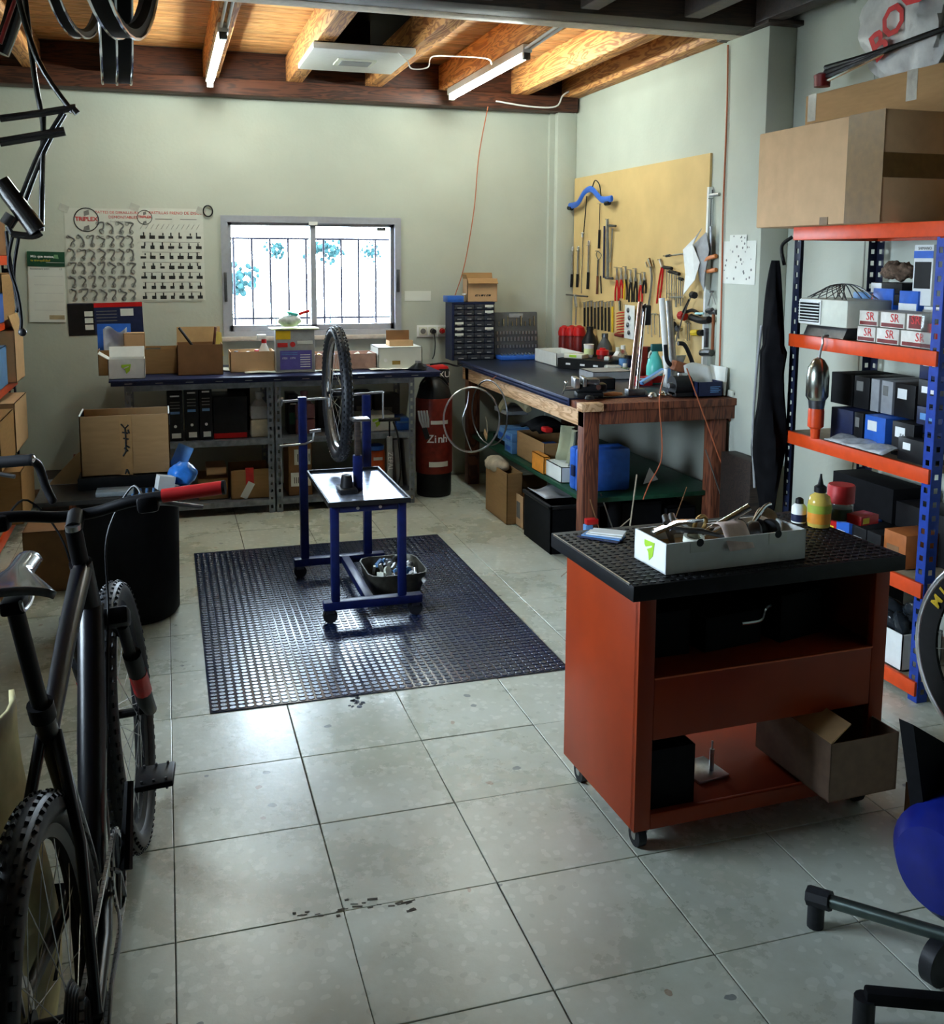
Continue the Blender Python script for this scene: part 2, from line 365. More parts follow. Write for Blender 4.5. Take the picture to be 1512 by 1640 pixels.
# ---- window
win=MB()
fw=.045
win.bb(wx0,wx1,W-.015,W+.06,wz1-fw,wz1).bb(wx0,wx1,W-.015,W+.06,wz0,wz0+.035).bb(wx0,wx0+fw,W-.015,W+.06,wz0+.0352,wz1-fw-.0002).bb(wx1-fw,wx1,W-.015,W+.06,wz0+.0352,wz1-fw-.0002)
wo=S(win,'window_1',m_alu)
wm=(wx0+wx1)/2
m_pane=bpy.data.materials.new('window_glass'); m_pane.use_nodes=True; nt=m_pane.node_tree; nt.nodes.clear()
o_=nt.nodes.new('ShaderNodeOutputMaterial'); mi=nt.nodes.new('ShaderNodeMixShader'); tr=nt.nodes.new('ShaderNodeBsdfTransparent'); gl=nt.nodes.new('ShaderNodeBsdfGlossy'); gl.inputs['Roughness'].default_value=.03
fr=nt.nodes.new('ShaderNodeFresnel'); fr.inputs[0].default_value=1.45; nt.links.new(fr.outputs[0],mi.inputs[0]); nt.links.new(tr.outputs[0],mi.inputs[1]); nt.links.new(gl.outputs[0],mi.inputs[2]); nt.links.new(mi.outputs[0],o_.inputs[0])
for x0,x1,yy in ((wx0+.03,wm+.02,W+.005),(wm-.02,wx1-.03,W+.032)):
    s=MB(); t=.038
    s.bb(x0,x1,yy,yy+.024,wz1-fw-.02,wz1-fw+.015).bb(x0,x1,yy,yy+.024,wz0+.03,wz0+.075).bb(x0,x0+t,yy,yy+.024,wz0+.03,wz1-fw).bb(x1-t,x1,yy,yy+.024,wz0+.03,wz1-fw)
    sash=S(s,'sash',m_alu,wo); S(MB().bb(x0+t,x1-t,yy+.010,yy+.014,wz0+.07,wz1-fw-.015),'pane',m_pane,sash)
S(MB().bb(wx0+.012,wx0+.032,W-.03,W-.01,1.30,1.50,bev=.003),'handle',m_gun,wo); S(MB().bb(wx1-.034,wx1-.014,W-.03,W-.01,1.36,1.52,bev=.003),'handle',m_gun,wo)
S(MB().bb(wm-.03,wm+.03,W-.024,W-.01,wz1-.06,wz1-.035),'latch',m_pvc,wo)
S(MB().bb(wx1-.165,wx1-.10,W+.028,W+.031,1.79,1.815),'sticker',m_gprint,wo)
S(MB().bb(wx0-.02,wx1+.02,W-.05,W+.24,wz0-.03,wz0,bev=.004),'sill',M('sill_stone',(.62,.55,.48),.5),wo)
# ---- side window in the left wall (outside the picture; the daylight on the trolley and cartons comes from here)
w2=S(MB().bb(XL-.08,XL,ly0,ly1,lz1-.05,lz1,bev=.003).bb(XL-.08,XL,ly0,ly1,lz0,lz0+.05,bev=.003).bb(XL-.08,XL,ly0,ly0+.05,lz0,lz1,bev=.003).bb(XL-.08,XL,ly1-.05,ly1,lz0,lz1,bev=.003).bb(XL-.07,XL-.02,.73,.77,lz0,lz1,bev=.003),'window_2',m_alu)
for q in ((ly0+.05,.73),(.77,ly1-.05)): S(MB().bb(XL-.045,XL-.041,q[0],q[1],lz0+.05,lz1-.05),'pane',m_pane,w2)
# ---- outside: grille, ground, hedge
g=T('window_grille','white painted steel window grille with vertical bars outside the window','grille',(wm,W+.30,.95))
def gl_(x0,z0,x1,z1,r=.008): return MB().cyl((x0-wm,0,z0-.95),(x1-wm,0,z1-.95),r,n=8)
m_gr=M('grille_paint',(.06,.055,.075),.6,spec=.1)
for z in (1.735,1.165): gl_(wx0-.05,z,wx1+.05,z).obj('rail',m_gr,g)
k=wx0+.10
while k<wx1+.05: gl_(k,.96,k,1.735,.008).obj('bar',m_gr,g); k+=.128
m_out=M('outside_ground',(.45,.44,.42),.9)
S(MB().bb(-20,20,-12,26,-.30,-.08),'ground_outside',m_out)
m_leaf=M('leaf',(.014,.034,.036),.9,var=.5,scale=6,spec=0)
for i,(px,py,rp,lab) in enumerate(((528,400,20,'pale rounded tree far outside seen through the right pane'),(440,400,14,'distant low tree outside seen through the left pane'),(385,450,26,'loose shrub far outside at left edge of the window'),(595,405,12,'small far tree outside at the right of the window'))):
    q=at(px,py,y=20); s_=rp*24/FPX; t=T('garden_tree',lab,'tree',(q.x,20,-.08)); b=MB()
    for k in range(60): b.sph((R.gauss(0,.55*s_),R.gauss(0,.5*s_),q.z+.08+R.gauss(0,.42*s_)),s_*R.uniform(.10,.22),n=6)
    b.obj('crown',m_leaf,t); MB().cyl((0,0,0),(0,0,q.z),.014,.008,n=6).obj('trunk',m_leaf,t)
# ---- lamps
def tube_lamp(label,x,y0,y1,z,side,power):
    t=T('fluorescent_lamp',label,'lamp',(x,(y0+y1)/2,z),group='fluorescent tube lamps under the joists'); L=(y1-y0)/2
    MB().box(0,0,.03,.055,2*L,.045,bev=.005).obj('housing',m_pvc,t)
    for s in (-1,1): MB().box(0,s*(L-.02),-.002,.04,.03,.05,bev=.004).obj('lamp_holder',m_gun if s<0 else m_pvc,t)
    mt=M('tube_light',(1,1,1),.4,emit=(.90,1.0,.93,power))
    MB().cyl((0,-L+.035,-.012),(0,L-.035,-.012),.0135,n=16).obj('tube',mt,t)
    MB().tube([(0.02,-L,.03),(0.02,-L-.25,.04),(.02,-L-.5,.05)],.008).obj('conduit',m_pvc,t)
    MB().tube([(-0.01,-L,.03),(-0.01,-L-.25,.04),(-.01,-L-.5,.05)],.008).obj('conduit',m_pvc,t)
TUBE_E=128
tube_lamp('lit fluorescent tube nearer the hanging wheel rims',.345,2.98,4.50,2.700,1,TUBE_E)
tube_lamp('lit fluorescent tube right of the square white ceiling unit',1.945,2.98,4.50,2.700,1,TUBE_E)
t=T('ceiling_ventilator','square white ceiling unit with central grille and trailing white cable','ventilator',(1.10,3.52,2.70))
MB().box(0,0,.02,.56,.63,.035,bev=.006).obj('panel',m_pvc,t)
MB().bb(-.11,.11,-.09,.09,-.006,.004,bev=.002).obj('grille_frame',m_cream,t)
MB().bb(-.085,.085,-.065,.065,-.009,-.004).obj('grille_plate',m_wgrey,t)
MB().cyl((0,0.05,.03),(0,.05,.23),.10,n=24).obj('duct',m_blackm,t)
MB().bb(-.27,.27,-.30,.32,.036,.045).obj('back_plate',m_blackm,t)
MB().bb(-.148,.292,-.5,.9,.236,.247).obj('roof_hatch',m_blackm,t)
MB().tube(catm([(.18,-.31,.01),(.22,-.36,-.04),(.26,-.30,-.07),(.36,-.26,-.05),(.40,-.2,.02),(.55,-.1,.05),(.75,-.1,.05),(.80,-.05,.03)]),.004,n=6).obj('cable',m_pvc,t)
thing(MB().tube(catm([(2.30,4.59,2.70),(2.55,4.56,2.67),(2.74,4.56,2.68),(2.80,4.58,2.76),(2.86,4.58,2.80)]),.006,n=6),'loose_cable','white cable clipped along the ledger near the corner','cable',m_pvc)
# orange wires
P=[at(x,y,y=W-.02) for x,y in ((772,178),(765,250),(758,330),(747,400),(738,440),(728,470),(719,500),(712,525),(709,530))]
P=[(p.x,W-.02-(.03 if 0<i<8 else .0),p.z) for i,p in enumerate(P)]; P[0]=(P[0][0],4.59,2.66)
thing(MB().tube(catm(P,5),.0035,n=6),'extension_wire','thin orange wire hanging from ceiling to wall socket on back wall','cable',m_cord)
P=[at(x,y,x=XP-.008) for x,y in ((1166,72),(1165,150),(1162,240),(1158,340),(1156,450),(1152,600),(1150,640))]
thing(MB().tube(catm([(XP-.008,p.y,p.z) for p in P],5),.0045,n=6),'wall_cable','reddish brown cable running down the pillar edge','cable',m_cord)
# outlets
t=T('wall_socket','triple white wall socket with one red lit rocker right of the window','socket',(at(692,530,y=W).x,W,at(692,530,y=W).z))
MB().bb(-.115,.115,-.012,0,-.042,.042,bev=.004).obj('frame',m_pvc,t)
for k,x in enumerate((-.071,0,.071)):
    MB().bb(x-.030,x+.030,-.016,-.010,-.030,.030,bev=.003).obj('socket_face',m_cream,t)
    MB().cyl((x,-.0175,0),(x,-.012,0),.02,n=20).obj('socket_hole',m_gprint if k==0 else (m_black if k==1 else m_red),t)
MB().cyl((0,-.06,0),(0,-.017,0),.017,n=16).obj('plug',m_black,t)
MB().cyl((.071,-.05,0),(.071,-.017,0),.014,n=16).obj('plug',m_red,t)
MB().tube(catm([(0,-.05,0),(.005,-.07,-.08),(.002,-.06,-.16),(-.01,-.05,-.2)]),.004,n=6).obj('lead',m_black,t)
# ================================================================ RUBBER MAT
mx0,mx1,my0,my1=.130,1.500,1.20,3.20
mt=T('rubber_mat','black studded rubber mat on the tiled floor under the work stand','mat',(mx0,my0,0))
m_mat=M('mat_rubber',(.004,.012,.045),.27,var=.3,scale=8,spec=1.0)  # black rubber; the blue in its colour stands in for reflected sky
MB().bb(0,mx1-mx0,0,my1-my0,0,.004,bev=.001).obj('sheet',m_mat,mt)
b=MB(); b.lathe([(.0128,0),(.0128,.0018),(.0112,.0026)],n=14); sm=b.me('stud'); sm.materials.append(m_mat)
PT=.031; nx,ny=int((mx1-mx0)/PT),int((my1-my0)/PT)
rest=MB(); base=[(.0092,0),(.0092,.0016),(.0082,.0026)]
cnt=0
for j in range(ny):
    for i in range(nx):
        x=PT*(i+.6)+ (PT*.5 if j%2 else 0)*0; y=PT*(j+.6)
        if cnt<290: o=link('stud',sm,mt); o.location=(x,y,.004); cnt+=1
        else: rest.lathe([(.0128,.004),(.0128,.0058),(.0112,.0066)],n=10,mx=Matrix.Translation((x,y,0)))
o=rest.obj('stud_field',m_mat,mt,None); o['kind']='stuff'
# ================================================================ WHEELS
def wheel(parent,name,c,Rw=.35,tr=.027,rimd=.022,knob=True,nsp=28,mt=None,mr=None,yaw=0,disc=None,tyre=True,hub=True,axis='y',seed=0):
    mt=mt or m_rubber; mr=mr or m_black
    A=Matrix.Translation(c)@Matrix.Rotation(yaw,4,'Z')
    if axis=='x': A=A@Matrix.Rotation(PI/2,4,'Z')
    Rm=Rw-tr
    def ring(b,prof,n=64):
        rg=[]
        for k in range(n):
            a=2*PI*k/n; rg.append([b.b.verts.new(A@Vector((r*math.cos(a),w_,r*math.sin(a)))) for r,w_ in prof])
        m_=len(prof)
        for k in range(n):
            for q in range(m_): b.b.faces.new((rg[k][q],rg[k][(q+1)%m_],rg[(k+1)%n][(q+1)%m_],rg[(k+1)%n][q]))
    root=parent
    if tyre:
        b=MB(); ring(b,[(Rm+tr*math.cos(t),tr*math.sin(t)) for t in [2*PI*q/12 for q in range(12)]])
        if knob:
            nk=72
            for k in range(nk):
                a=2*PI*(k+.5)/nk
                for (q,off,sz) in ((-.9,0,(.010,.008)),(-.35,.5,(.012,.007)),(.35,.5,(.012,.007)),(.9,0,(.010,.008))):
                    aa=a+off*2*PI/nk
                    mm=A@Matrix.Rotation(-aa,4,'Y')@Matrix.Translation((Rm,0,0))@Matrix.Rotation(q,4,'Z')@Matrix.Translation((tr+.0012,0,0))
                    b.box(0,0,0,.006,sz[1],sz[0]*1.15,mx=mm)
        root=b.obj(name,mt,parent,35)
    b=MB(); r0=Rw-2*tr+.006
    ring(b,[(r0,-.013),(r0,.013),(r0-.006,.0125),(r0-rimd,.006),(r0-rimd,-.006),(r0-.006,-.0125)],64)
    rim=b.obj('rim',mr,root,30)
    if hub:
        b=MB()
        b.cyl(A@Vector((0,-.05,0)),A@Vector((0,.05,0)),.012,n=12)
        for s in (-1,1): b.cyl(A@Vector((0,s*.028,0)),A@Vector((0,s*.034,0)),.028,n=18)
        b.obj('hub',m_black,root,30)
        b=MB()
        for k in range(nsp):
            s=1 if k%2 else -1; a=2*PI*k/nsp; a2=a+(.9 if (k//2)%2 else -.9)
            b.cyl(A@Vector((.026*math.cos(a2),s*.031,.026*math.sin(a2))),A@Vector(((r0-rimd)*math.cos(a),s*.002,(r0-rimd)*math.sin(a))),.0010,n=5)
        o=b.obj('spokes',m_steel,root,None); o['kind']='stuff'
    if disc is not None:
        b=MB(); ring(b,[(.08,disc),(.08,disc+.002),(.062,disc+.002),(.062,disc)],36)
        for k in range(6): a=k*PI/3; b.cyl(A@Vector((.02*math.cos(a),disc,.02*math.sin(a))),A@Vector((.065*math.cos(a+.4),disc,.065*math.sin(a+.4))),.004,n=6)
        b.obj('brake_disc',m_steel,root,30)
    return root
# ================================================================ WORK STAND
st=T('wheel_stand','blue steel wheel truing stand with tin tray on casters standing on rubber mat','work stand',(0,0,.007))
Z0=.007
def sb(name,mat,*a,bev=.004,par=None): return MB().bb(*a,bev=bev).obj(name,mat,par or st)
yf,yr=1.95,2.62
# base: front and rear cross bars, middle rail
for yy,xa,xb in ((yf,.645,1.09),(yr,.60,1.06)):
    sb('base_bar',m_blue,xa,xb,yy-.025,yy+.025,.06,.098)
    for x in (xa+.03,xb-.03):
        c=MB().cyl((x,yy-.014,.032),(x,yy+.014,.032),.0318,n=18).obj('caster',m_rubber,st); MB().bb(x-.018,x+.018,yy-.019,yy+.019,.045,.06).obj('caster_bracket',m_gun,c)
sb('base_rail',m_blue,.835,.875,yf+.025,yr-.025,.06,.098)
for x in (.655,.975): sb('post',m_blue,x-.02,x+.02,yr-.02,yr+.02,.098,.915)
for x in (.70,1.0): sb('leg',m_blue,x-.018,x+.018,yf-.018,yf+.018,.098,.530)
sb('crossbar',m_blue,.718,.982,yf-.015,yf+.015,.495,.530)
for x in (.80,.90): MB().cyl((x,yf-.02,.512),(x,yf-.015,.512),.007,n=12).obj('bolt',m_steel,st)
tr=MB().bb(.675,1.025,yf-.035,yr-.02,.53,.536).obj('tray',m_mirror,st)
for a in ((.675,1.025,yf-.04,yf-.03,.528,.55),(.675,1.025,yr-.025,yr-.019,.528,.55),(.668,.676,yf-.04,yr-.02,.528,.55),(1.024,1.032,yf-.04,yr-.02,.528,.55)): MB().bb(*a).obj('tray_rim',m_black,tr)
# central mast near front with black slider
sb('mast',m_blue,.825,.865,2.15,2.19,.536,.70)
sb('mast_sleeve',m_dark,.832,.858,2.155,2.185,.70,.86)
sb('mast_cap',m_gun,.815,.90,2.13,2.21,.86,.872)
sb('slider',m_black,.75,.83,2.09,2.20,.537,.56); MB().cyl((.79,2.15,.56),(.79,2.15,.615),.03,.024,n=18).obj('knob',m_black,st)
# axle bars + handles
ax=MB(); ax.cyl((.555,yr,.895),(.79,yr,.905),.006,n=10); ax.cyl((.555,yr-.02,.915),(.555,yr+.02,.875),.007,n=8); ax.obj('clamp_spindle',m_steel,st)
ax=MB(); ax.cyl((.87,yr,.915),(1.06,yr,.925),.006,n=10).cyl((1.06,yr,.925),(1.06,yr,.79),.005,n=8); ax.obj('clamp_handle',m_steel,st)
ax=MB(); ax.tube([(.54,yr-.03,.68),(.66,yr-.03,.685),(.70,yr-.03,.70),(.705,yr-.03,.745)],.0055); ax.cyl((.685,yr-.03,.745),(.74,yr-.03,.75),.008,n=10); ax.obj('gauge_arm',m_steel,st)
wt=T('bicycle_wheelset','knobbly tyred bicycle wheel mounted upright in the blue stand','wheel',(.827,2.62,.925+Z0))
wheel(wt,'tyre',(0,0,0),.337,.028,.024,mr=m_steel,axis='x',disc=.04)
# parts basin on the base
def basin(name,label,cat,c,sx,sy,h,mat,mi,n=26,rz=0):
    t=T(name,label,cat,c,rz); b=MB(); k=.80
    P=lambda f,z:[(sx/2*f*math.copysign(min(1,abs(math.cos(a))*1.25),math.cos(a)),sy/2*f*math.copysign(min(1,abs(math.sin(a))*1.25),math.sin(a)),z) for a in [2*PI*i/24 for i in range(24)]]
    rings=[P(k,0),P(1,h),P(.96,h),P(k*.95,.006)]; V=[[b.b.verts.new(p) for p in r_] for r_ in rings]
    for A_,B_ in zip(V,V[1:]):
        for i in range(24): b.b.faces.new((A_[i],A_[(i+1)%24],B_[(i+1)%24],B_[i]))
    b.b.faces.new(V[0][::-1]); b.b.faces.new(V[3]); b.obj('bowl',mat,t)
    return t
bt=basin('parts_basin','worn metal basin full of small hardware on the mat beneath the stand','basin',(1.042,2.33,.007),.29,.33,.115,M('tin',(.07,.065,.05),.45,.5,var=.3),None)
m_hw=[m_steel,m_gun,m_bluel,m_pvc,m_cream]
for k in range(30):
    b=MB(); 
    if k%3==0: b.cyl((0,0,0),(0,0,.05),.011,n=8)
    elif k%3==1: b.lathe([(.022,0),(.022,.012),(.01,.012),(.01,0)],n=12)
    else: b.box(0,0,0,.05,.02,.012,bev=.002)
    o=b.obj('hardware_piece',m_hw[k%5],bt); o.location=(R.uniform(-.1,.1),R.uniform(-.12,.12),R.uniform(.075,.115)); o.rotation_euler=(R.uniform(0,3),R.uniform(0,3),R.uniform(0,3))
# ================================================================ BOXES
def carton(name,label,cat,x0,x1,y0,y1,z0,h,mat=None,rz=0,open_=True,flaps=(),mi=None,tape=None,group=None,logo=None,wall=.004):
    "box; footprint given by its near-left corner frame; flaps = list of (side,angle,frac)"
    mat=mat or m_card; mi=mi or m_kraft; sx,sy=x1-x0,y1-y0
    t=T(name,label,cat,((x0+x1)/2,(y0+y1)/2,z0),rz,group=group)
    b=MB(); w_=wall
    b.bb(-sx/2,sx/2,-sy/2,sy/2,0,w_); b.bb(-sx/2,-sx/2+w_,-sy/2,sy/2,0,h).bb(sx/2-w_,sx/2,-sy/2,sy/2,0,h).bb(-sx/2,sx/2,-sy/2,-sy/2+w_,0,h).bb(-sx/2,sx/2,sy/2-w_,sy/2,0,h)
    if not open_: b.bb(-sx/2,sx/2,-sy/2,sy/2,h-w_,h)
    b.obj('body',mat,t,None)
    for s,a,f in flaps:
        ln=f*(min(sx,sy)); m_=Matrix.Translation((0,0,h-.002))
        if s in 'lr': q=1 if s=='r' else -1; m_=m_@Matrix.Translation((q*(sx/2-.002),0,0))@Matrix.Rotation(-q*(PI/2-a),4,'Y')@Matrix.Identity(4); bx=(0,0,ln/2,.004,sy*.98,ln); m_=Matrix.Translation((q*(sx/2-.002),0,h-.002))@Matrix.Rotation(q*a,4,'Y')
        else: q=1 if s=='b' else -1; bx=(0,0,ln/2,sx*.98,.004,ln); m_=Matrix.Translation((0,q*(sy/2-.002),h-.002))@Matrix.Rotation(-q*a,4,'X')
        MB().box(*bx,mx=m_).obj('flap',mi,t,None)
    if tape=='top': MB().bb(-.025,.025,-sy/2-.001,sy/2+.001,h,h+.001).bb(-.025,.025,-sy/2-.0012,-sy/2,h*.6,h).obj('tape',m_tape,t,None)
    if tape=='front': MB().bb(-.03,.03,-sy/2-.0012,-sy/2,0,h).obj('tape',m_tape,t,None)
    if tape=='left': MB().bb(-sx/2-.0012,-sx/2,-.03,.03,0,h).obj('tape',m_tape,t,None)
    if logo: leaf(t,logo[0],logo[1],sx,sy,h)
    return t
def leaf(t,face,size,sx,sy,h,pos=0):
    "lime shield logo printed on a face"
    s=size; poly=[(-.5*s,.45*s),(.45*s,.5*s),(.30*s,-.2*s),(-.05*s,-.5*s),(-.12*s,-.1*s),(-.5*s,.2*s)]
    cut=[(-.38*s,.10*s),(.22*s,.32*s),(.20*s,.22*s),(-.30*s,.0*s)]
    mm=XZ(pos,-sy/2,h*.5) if face=='f' else YZ(-sx/2,pos,h*.5)
    MB().prism(poly,.0012,mm).obj('logo',m_green,t,None); MB().prism(cut,.0016,mm).obj('logo_bar',m_white,t,None)
def pack(name,label,cat,x0,x1,y0,y1,z0,z1,mat,face='f',lab=None,stripe=None,txt=None,tm=None,ts=None,group=None,rz=0):
    "closed product box: body, lid line, label plate, stripe, print. face f = towards camera(-y), l = towards -x"
    sx,sy,h=abs(x1-x0),abs(y1-y0),z1-z0
    t=T(name,label,cat,((x0+x1)/2,(y0+y1)/2,z0),rz,group=group)
    MB().bb(-sx/2,sx/2,-sy/2,sy/2,0,h,bev=min(.002,h*.1)).obj('body',mat,t)
    def pl(u0,u1,v0,v1,ma,nm,d=.0008):
        if face=='f': MB().bb(-sx/2+sx*u0,-sx/2+sx*u1,-sy/2-d,-sy/2,h*v0,h*v1).obj(nm,ma,t,None)
        else: MB().bb(-sx/2-d,-sx/2,sy/2-sy*u0,sy/2-sy*u1,h*v0,h*v1).obj(nm,ma,t,None)
    if lab: pl(*lab[:4],lab[4],'label')
    if stripe: pl(*stripe[:4],stripe[4],'stripe',.001)
    if txt:
        s_,u,v=txt if isinstance(txt,tuple) else (txt,.5,.5); wid=sx if face=='f' else sy; sz=ts or min(h*.3,wid*1.3/max(1,len(s_)))
        mm=XZ(-sx/2+sx*u,-sy/2-.0012,h*v)@Matrix.Diagonal((1,1,1,1)) if face=='f' else YZ(-sx/2-.0012,sy/2-sy*u,h*v)
        text(s_,sz,tm or m_wprint,t,mm,'lettering')
    return t
# ================================================================ CART
ct=T('tool_trolley','orange red steel tool trolley with black studded top on small casters','trolley',(1.185,.0,0),.035)
m_cart=M('trolley_paint',(.26,.027,.002),.42,var=.12,scale=6,wear=.2)
CW,CD=.808,.455
def cp(name,*a,mat=None,bev=.003,par=None): return MB().bb(*a,bev=bev).obj(name,mat or m_cart,par or ct)
cp('side_panel',0,.018,0,CD,.07,.735); cp('side_panel',CW-.018,CW,0,CD,.07,.735)
cp('post',.0,.05,-.004,.02,.07,.735); cp('post',CW-.05,CW,-.004,.02,.07,.735)
cp('bottom_shelf',.018,CW-.018,.01,CD,.085,.10); cp('bottom_rail',.05,CW-.05,-.004,.012,.07,.115)
cp('drawer_front',.05,CW-.05,-.004,.012,.325,.50,bev=.004); cp('middle_shelf',.018,CW-.018,.012,CD,.325,.335)
cp('upper_shelf',.018,CW-.018,.012,CD,.488,.498); cp('back_panel',.018,CW-.018,CD-.012,CD,.325,.735); cp('edge_trim',.05,CW-.05,-.007,-.003,.497,.501,bev=0,mat=M('trolley_edge',(.60,.13,.05),.35))
for x in (.04,CW-.04):
    for y in (.045,CD-.05):
        c=MB().cyl((x-.012,y,.032),(x+.012,y,.032),.0315,n=18).obj('caster',m_rubber,ct); MB().bb(x-.018,x+.018,y-.02,y+.02,.045,.071).obj('caster_bracket',m_gun,c); MB().cyl((x-.014,y,.032),(x+.014,y,.032),.012,n=12).obj('caster_hub',m_steel,c)
tp=cp('top',-.045,CW+.01,-.05,CD+.02,.735,.778,mat=M('trolley_top',(.007,.007,.008),.5,var=.3,spec=.2))
b=MB()
for i in range(int((CW+.05)/.025)):
    for j in range(int((CD+.05)/.025)): b.lathe([(.008,.778),(.008,.7795),(.007,.7805)],n=6,mx=Matrix.Translation((-.03+i*.025,-.035+j*.025,0)))
o=b.obj('stud_field',MATS['trolley_top'],tp,None); o['kind']='stuff'
MB().bb(-.047,-.043,-.03,CD,.774,.7795).obj('edge_strip',m_steel,tp,None)
TOPZ=.781
def on_cart(px,py): return at(px,py,z=TOPZ)
# white parts box on the cart
p0,p1,p2=on_cart(1066,921),on_cart(1289,894),on_cart(1007,887)
ux=(p1-p0); uy=(p2-p0); ang=math.atan2(ux.y,ux.x); sx,sy=ux.length,.165
cc=p0+ux/2+Vector((-math.sin(ang),math.cos(ang),0))*sy/2
wb=carton('parts_box','open white cardboard box with lime logo full of tools on trolley top','box',-sx/2,sx/2,-sy/2,sy/2,0,.083,m_white,mi=m_kraft); wb.location=(cc.x,cc.y,TOPZ); wb.rotation_euler=(0,0,ang)
leaf(wb,'l',.055,sx,sy,.085); 
for x in (-sx*.27,sx*.29):
    MB().bb(x-.03,x+.03,-sy/2-.001,-sy/2,.052,.083).obj('tab',m_paper,wb,None); MB().cyl((x,-sy/2-.0018,.078),(x,-sy/2-.0008,.078),.011,n=14).obj('tab_hole',m_print,wb)
b=MB().bb(-sx/2+.004,sx/2-.004,-sy/2+.004,sy/2-.004,.004,.045).obj('filler',m_kraft,wb,None)
def in_box(name,label,cat,mb,mat,loc,rot,par=None,smooth=40):
    o=thing(mb,name,label,cat,mat,smooth=smooth); M4=Matrix.Translation(wb.location)@Matrix.Rotation(ang,4,'Z'); o.location=M4@Vector(loc); o.rotation_euler=(rot[0],rot[1],rot[2]+ang); return o
# tools in the box
def lever(L=.12): return MB().tube([(0,0,0),(L*.5,0,.012),(L,0,.004)],[.011,.008,.004],n=8)
in_box('chrome_tube','shiny steel seat tube sticking up out of the white parts box','tube',MB().cyl((0,0,-.1),(0,0,.09),.0115,n=16),m_chrome,(-.005,-.01,.10),(.35,1.0,.15))
for k,(x,y) in enumerate(((-.15,.03),(-.12,-.01),(-.09,.04),(-.135,.0))):
    in_box('brake_lever',('chrome brake lever leaning at left end of the white parts box','dark caliper arm lying across left end of parts box','short steel lever poking from parts box left side','bolted brake arm lying low in the white parts box')[k],'brake part',lever(.15).cyl((0,-.01,0),(0,.02,0),.009,n=10),(m_chrome,m_gun,m_steel,m_gun)[k],(x-.04,y,.085+.012*k),(.4*k,-.35+.5*k,.6*k-1))
o=in_box('paper_tag','folded cream and pink paper tag draped over the white parts box','paper',MB().grid(lambda u,v:Vector((.085*(u-.5),-.06+.10*v,.012*math.sin(3*v)+(-.05*(max(0,.42-v)/.42)**1.0))),4,10),M('pink_paper',(.75,.58,.50),.8),(.0,-.035,.10),(0,0,.1))
o.modifiers.new('s','SOLIDIFY').thickness=.0008
for k in range(4):
    in_box('black_clamp',('black plastic clamp at the middle of the parts box','black ribbed hose clamp lying in the parts box','round black brake hood in right part of box','dark rubber grip at the right end of box')[k],'clamp',MB().lathe([(.026,0),(.030,.01),(.026,.03),(.014,.036),(.012,.02)],n=14),(m_black,m_gun,m_black,m_rubber)[k],(.06+.033*k,.02-.02*(k%2),.066),(.9+k*.5,.5*k,k))
in_box('silver_crank','silver hooked lever standing up in the parts box','lever',MB().tube(catm([(-.03,0,-.03),(0,0,.0),(.035,0,.03),(.06,0,.035)]),[.006]*18+[.004],n=8),m_chrome,(.13,.02,.095),(0,0,.2))
in_box('copper_ring','brass coloured ring standing at the back of parts box','ring',MB().tube(arc((0,0,0),.024,0,2*PI*23/24,23),.006,closed=True),M('brass',(.5,.33,.12),.3,.8),(-.03,.055,.085),(.2,0,.3))
in_box('leather_grip','curved tan strap inside the parts box right end','strap',MB().tube(catm([(-.04,0,0),(0,.01,.03),(.04,.0,.015),(.055,0,-.02)]),.007,flat=2),M('tan_leather',(.30,.17,.07),.6),(.17,.04,.075),(0,0,.3))
in_box('white_tape_roll','small pale tape roll at front corner of parts box','tape',MB().lathe([(.02,0),(.028,0),(.028,.018),(.02,.018)],n=20,cap=False),m_cream,(-.12,-.05,.07),(.2,0,0))
# papers left of the box
p=on_cart(962,862)
for k in range(4):
    o=thing(MB().box(0,0,.0015+.003*k,.13-.01*k,.05,.003),'leaflet',('bottom leaflet of the fanned pile on trolley top','blue edged leaflet second in the fanned pile','white leaflet third in the fanned pile on trolley','topmost pale leaflet of the fanned pile')[k],'leaflet',(m_navy,m_bluel,m_paper,m_white)[k],'leaflets on the trolley top',None); o.location=(p.x+.012*k,p.y+.008*k,TOPZ); o.rotation_euler=(0,0,-.85+.07*k)
# bottles at the back right of the trolley
def bottle(name,label,cat,loc,prof,mat,cap=None,capm=None,lab=None,labm=None,n=20,group=None,nozzle=None):
    t=T(name,label,cat,loc,group=group); MB().lathe(prof,n=n).obj('body',mat,t,50)
    if cap: MB().lathe(cap,n=n).obj('cap',capm or m_black,t,50)
    if lab: r_,z0,z1=lab; MB().lathe([(r_,z0),(r_,z1)],n=n,cap=False).obj('label',labm or m_white,t,50)
    if nozzle: MB().tube(nozzle,.006).obj('nozzle',capm or m_black,t)
    return t
q=on_cart(1311,842)
bt_=bottle('sealant_bottle','clear bottle of yellow sealant with black pointed nozzle on trolley','bottle',(q.x,q.y,TOPZ),[(.033,0),(.035,.01),(.035,.075),(.030,.095),(.016,.105),(.016,.11)],M('amber',(.70,.50,.10),.15,alpha=.85),[(.019,.108),(.019,.125),(.009,.132),(.004,.155),(.003,.165)],m_black,(.0354,.012,.07),M('sealant_label',(.75,.28,.03),.5))
MB().lathe([(.0357,.045),(.0357,.07)],n=20,cap=False).obj('label_band',M('olive_label',(.35,.42,.05),.5),bt_)
q=on_cart(1279,836); bottle('glue_bottle','small white bottle with black cap and blue label at the trolley back','bottle',(q.x,q.y,TOPZ),[(.022,0),(.023,.005),(.023,.05),(.012,.062)],m_pvc,[(.013,.06),(.012,.075),(.005,.08)],m_black,(.0234,.005,.028),m_navy)
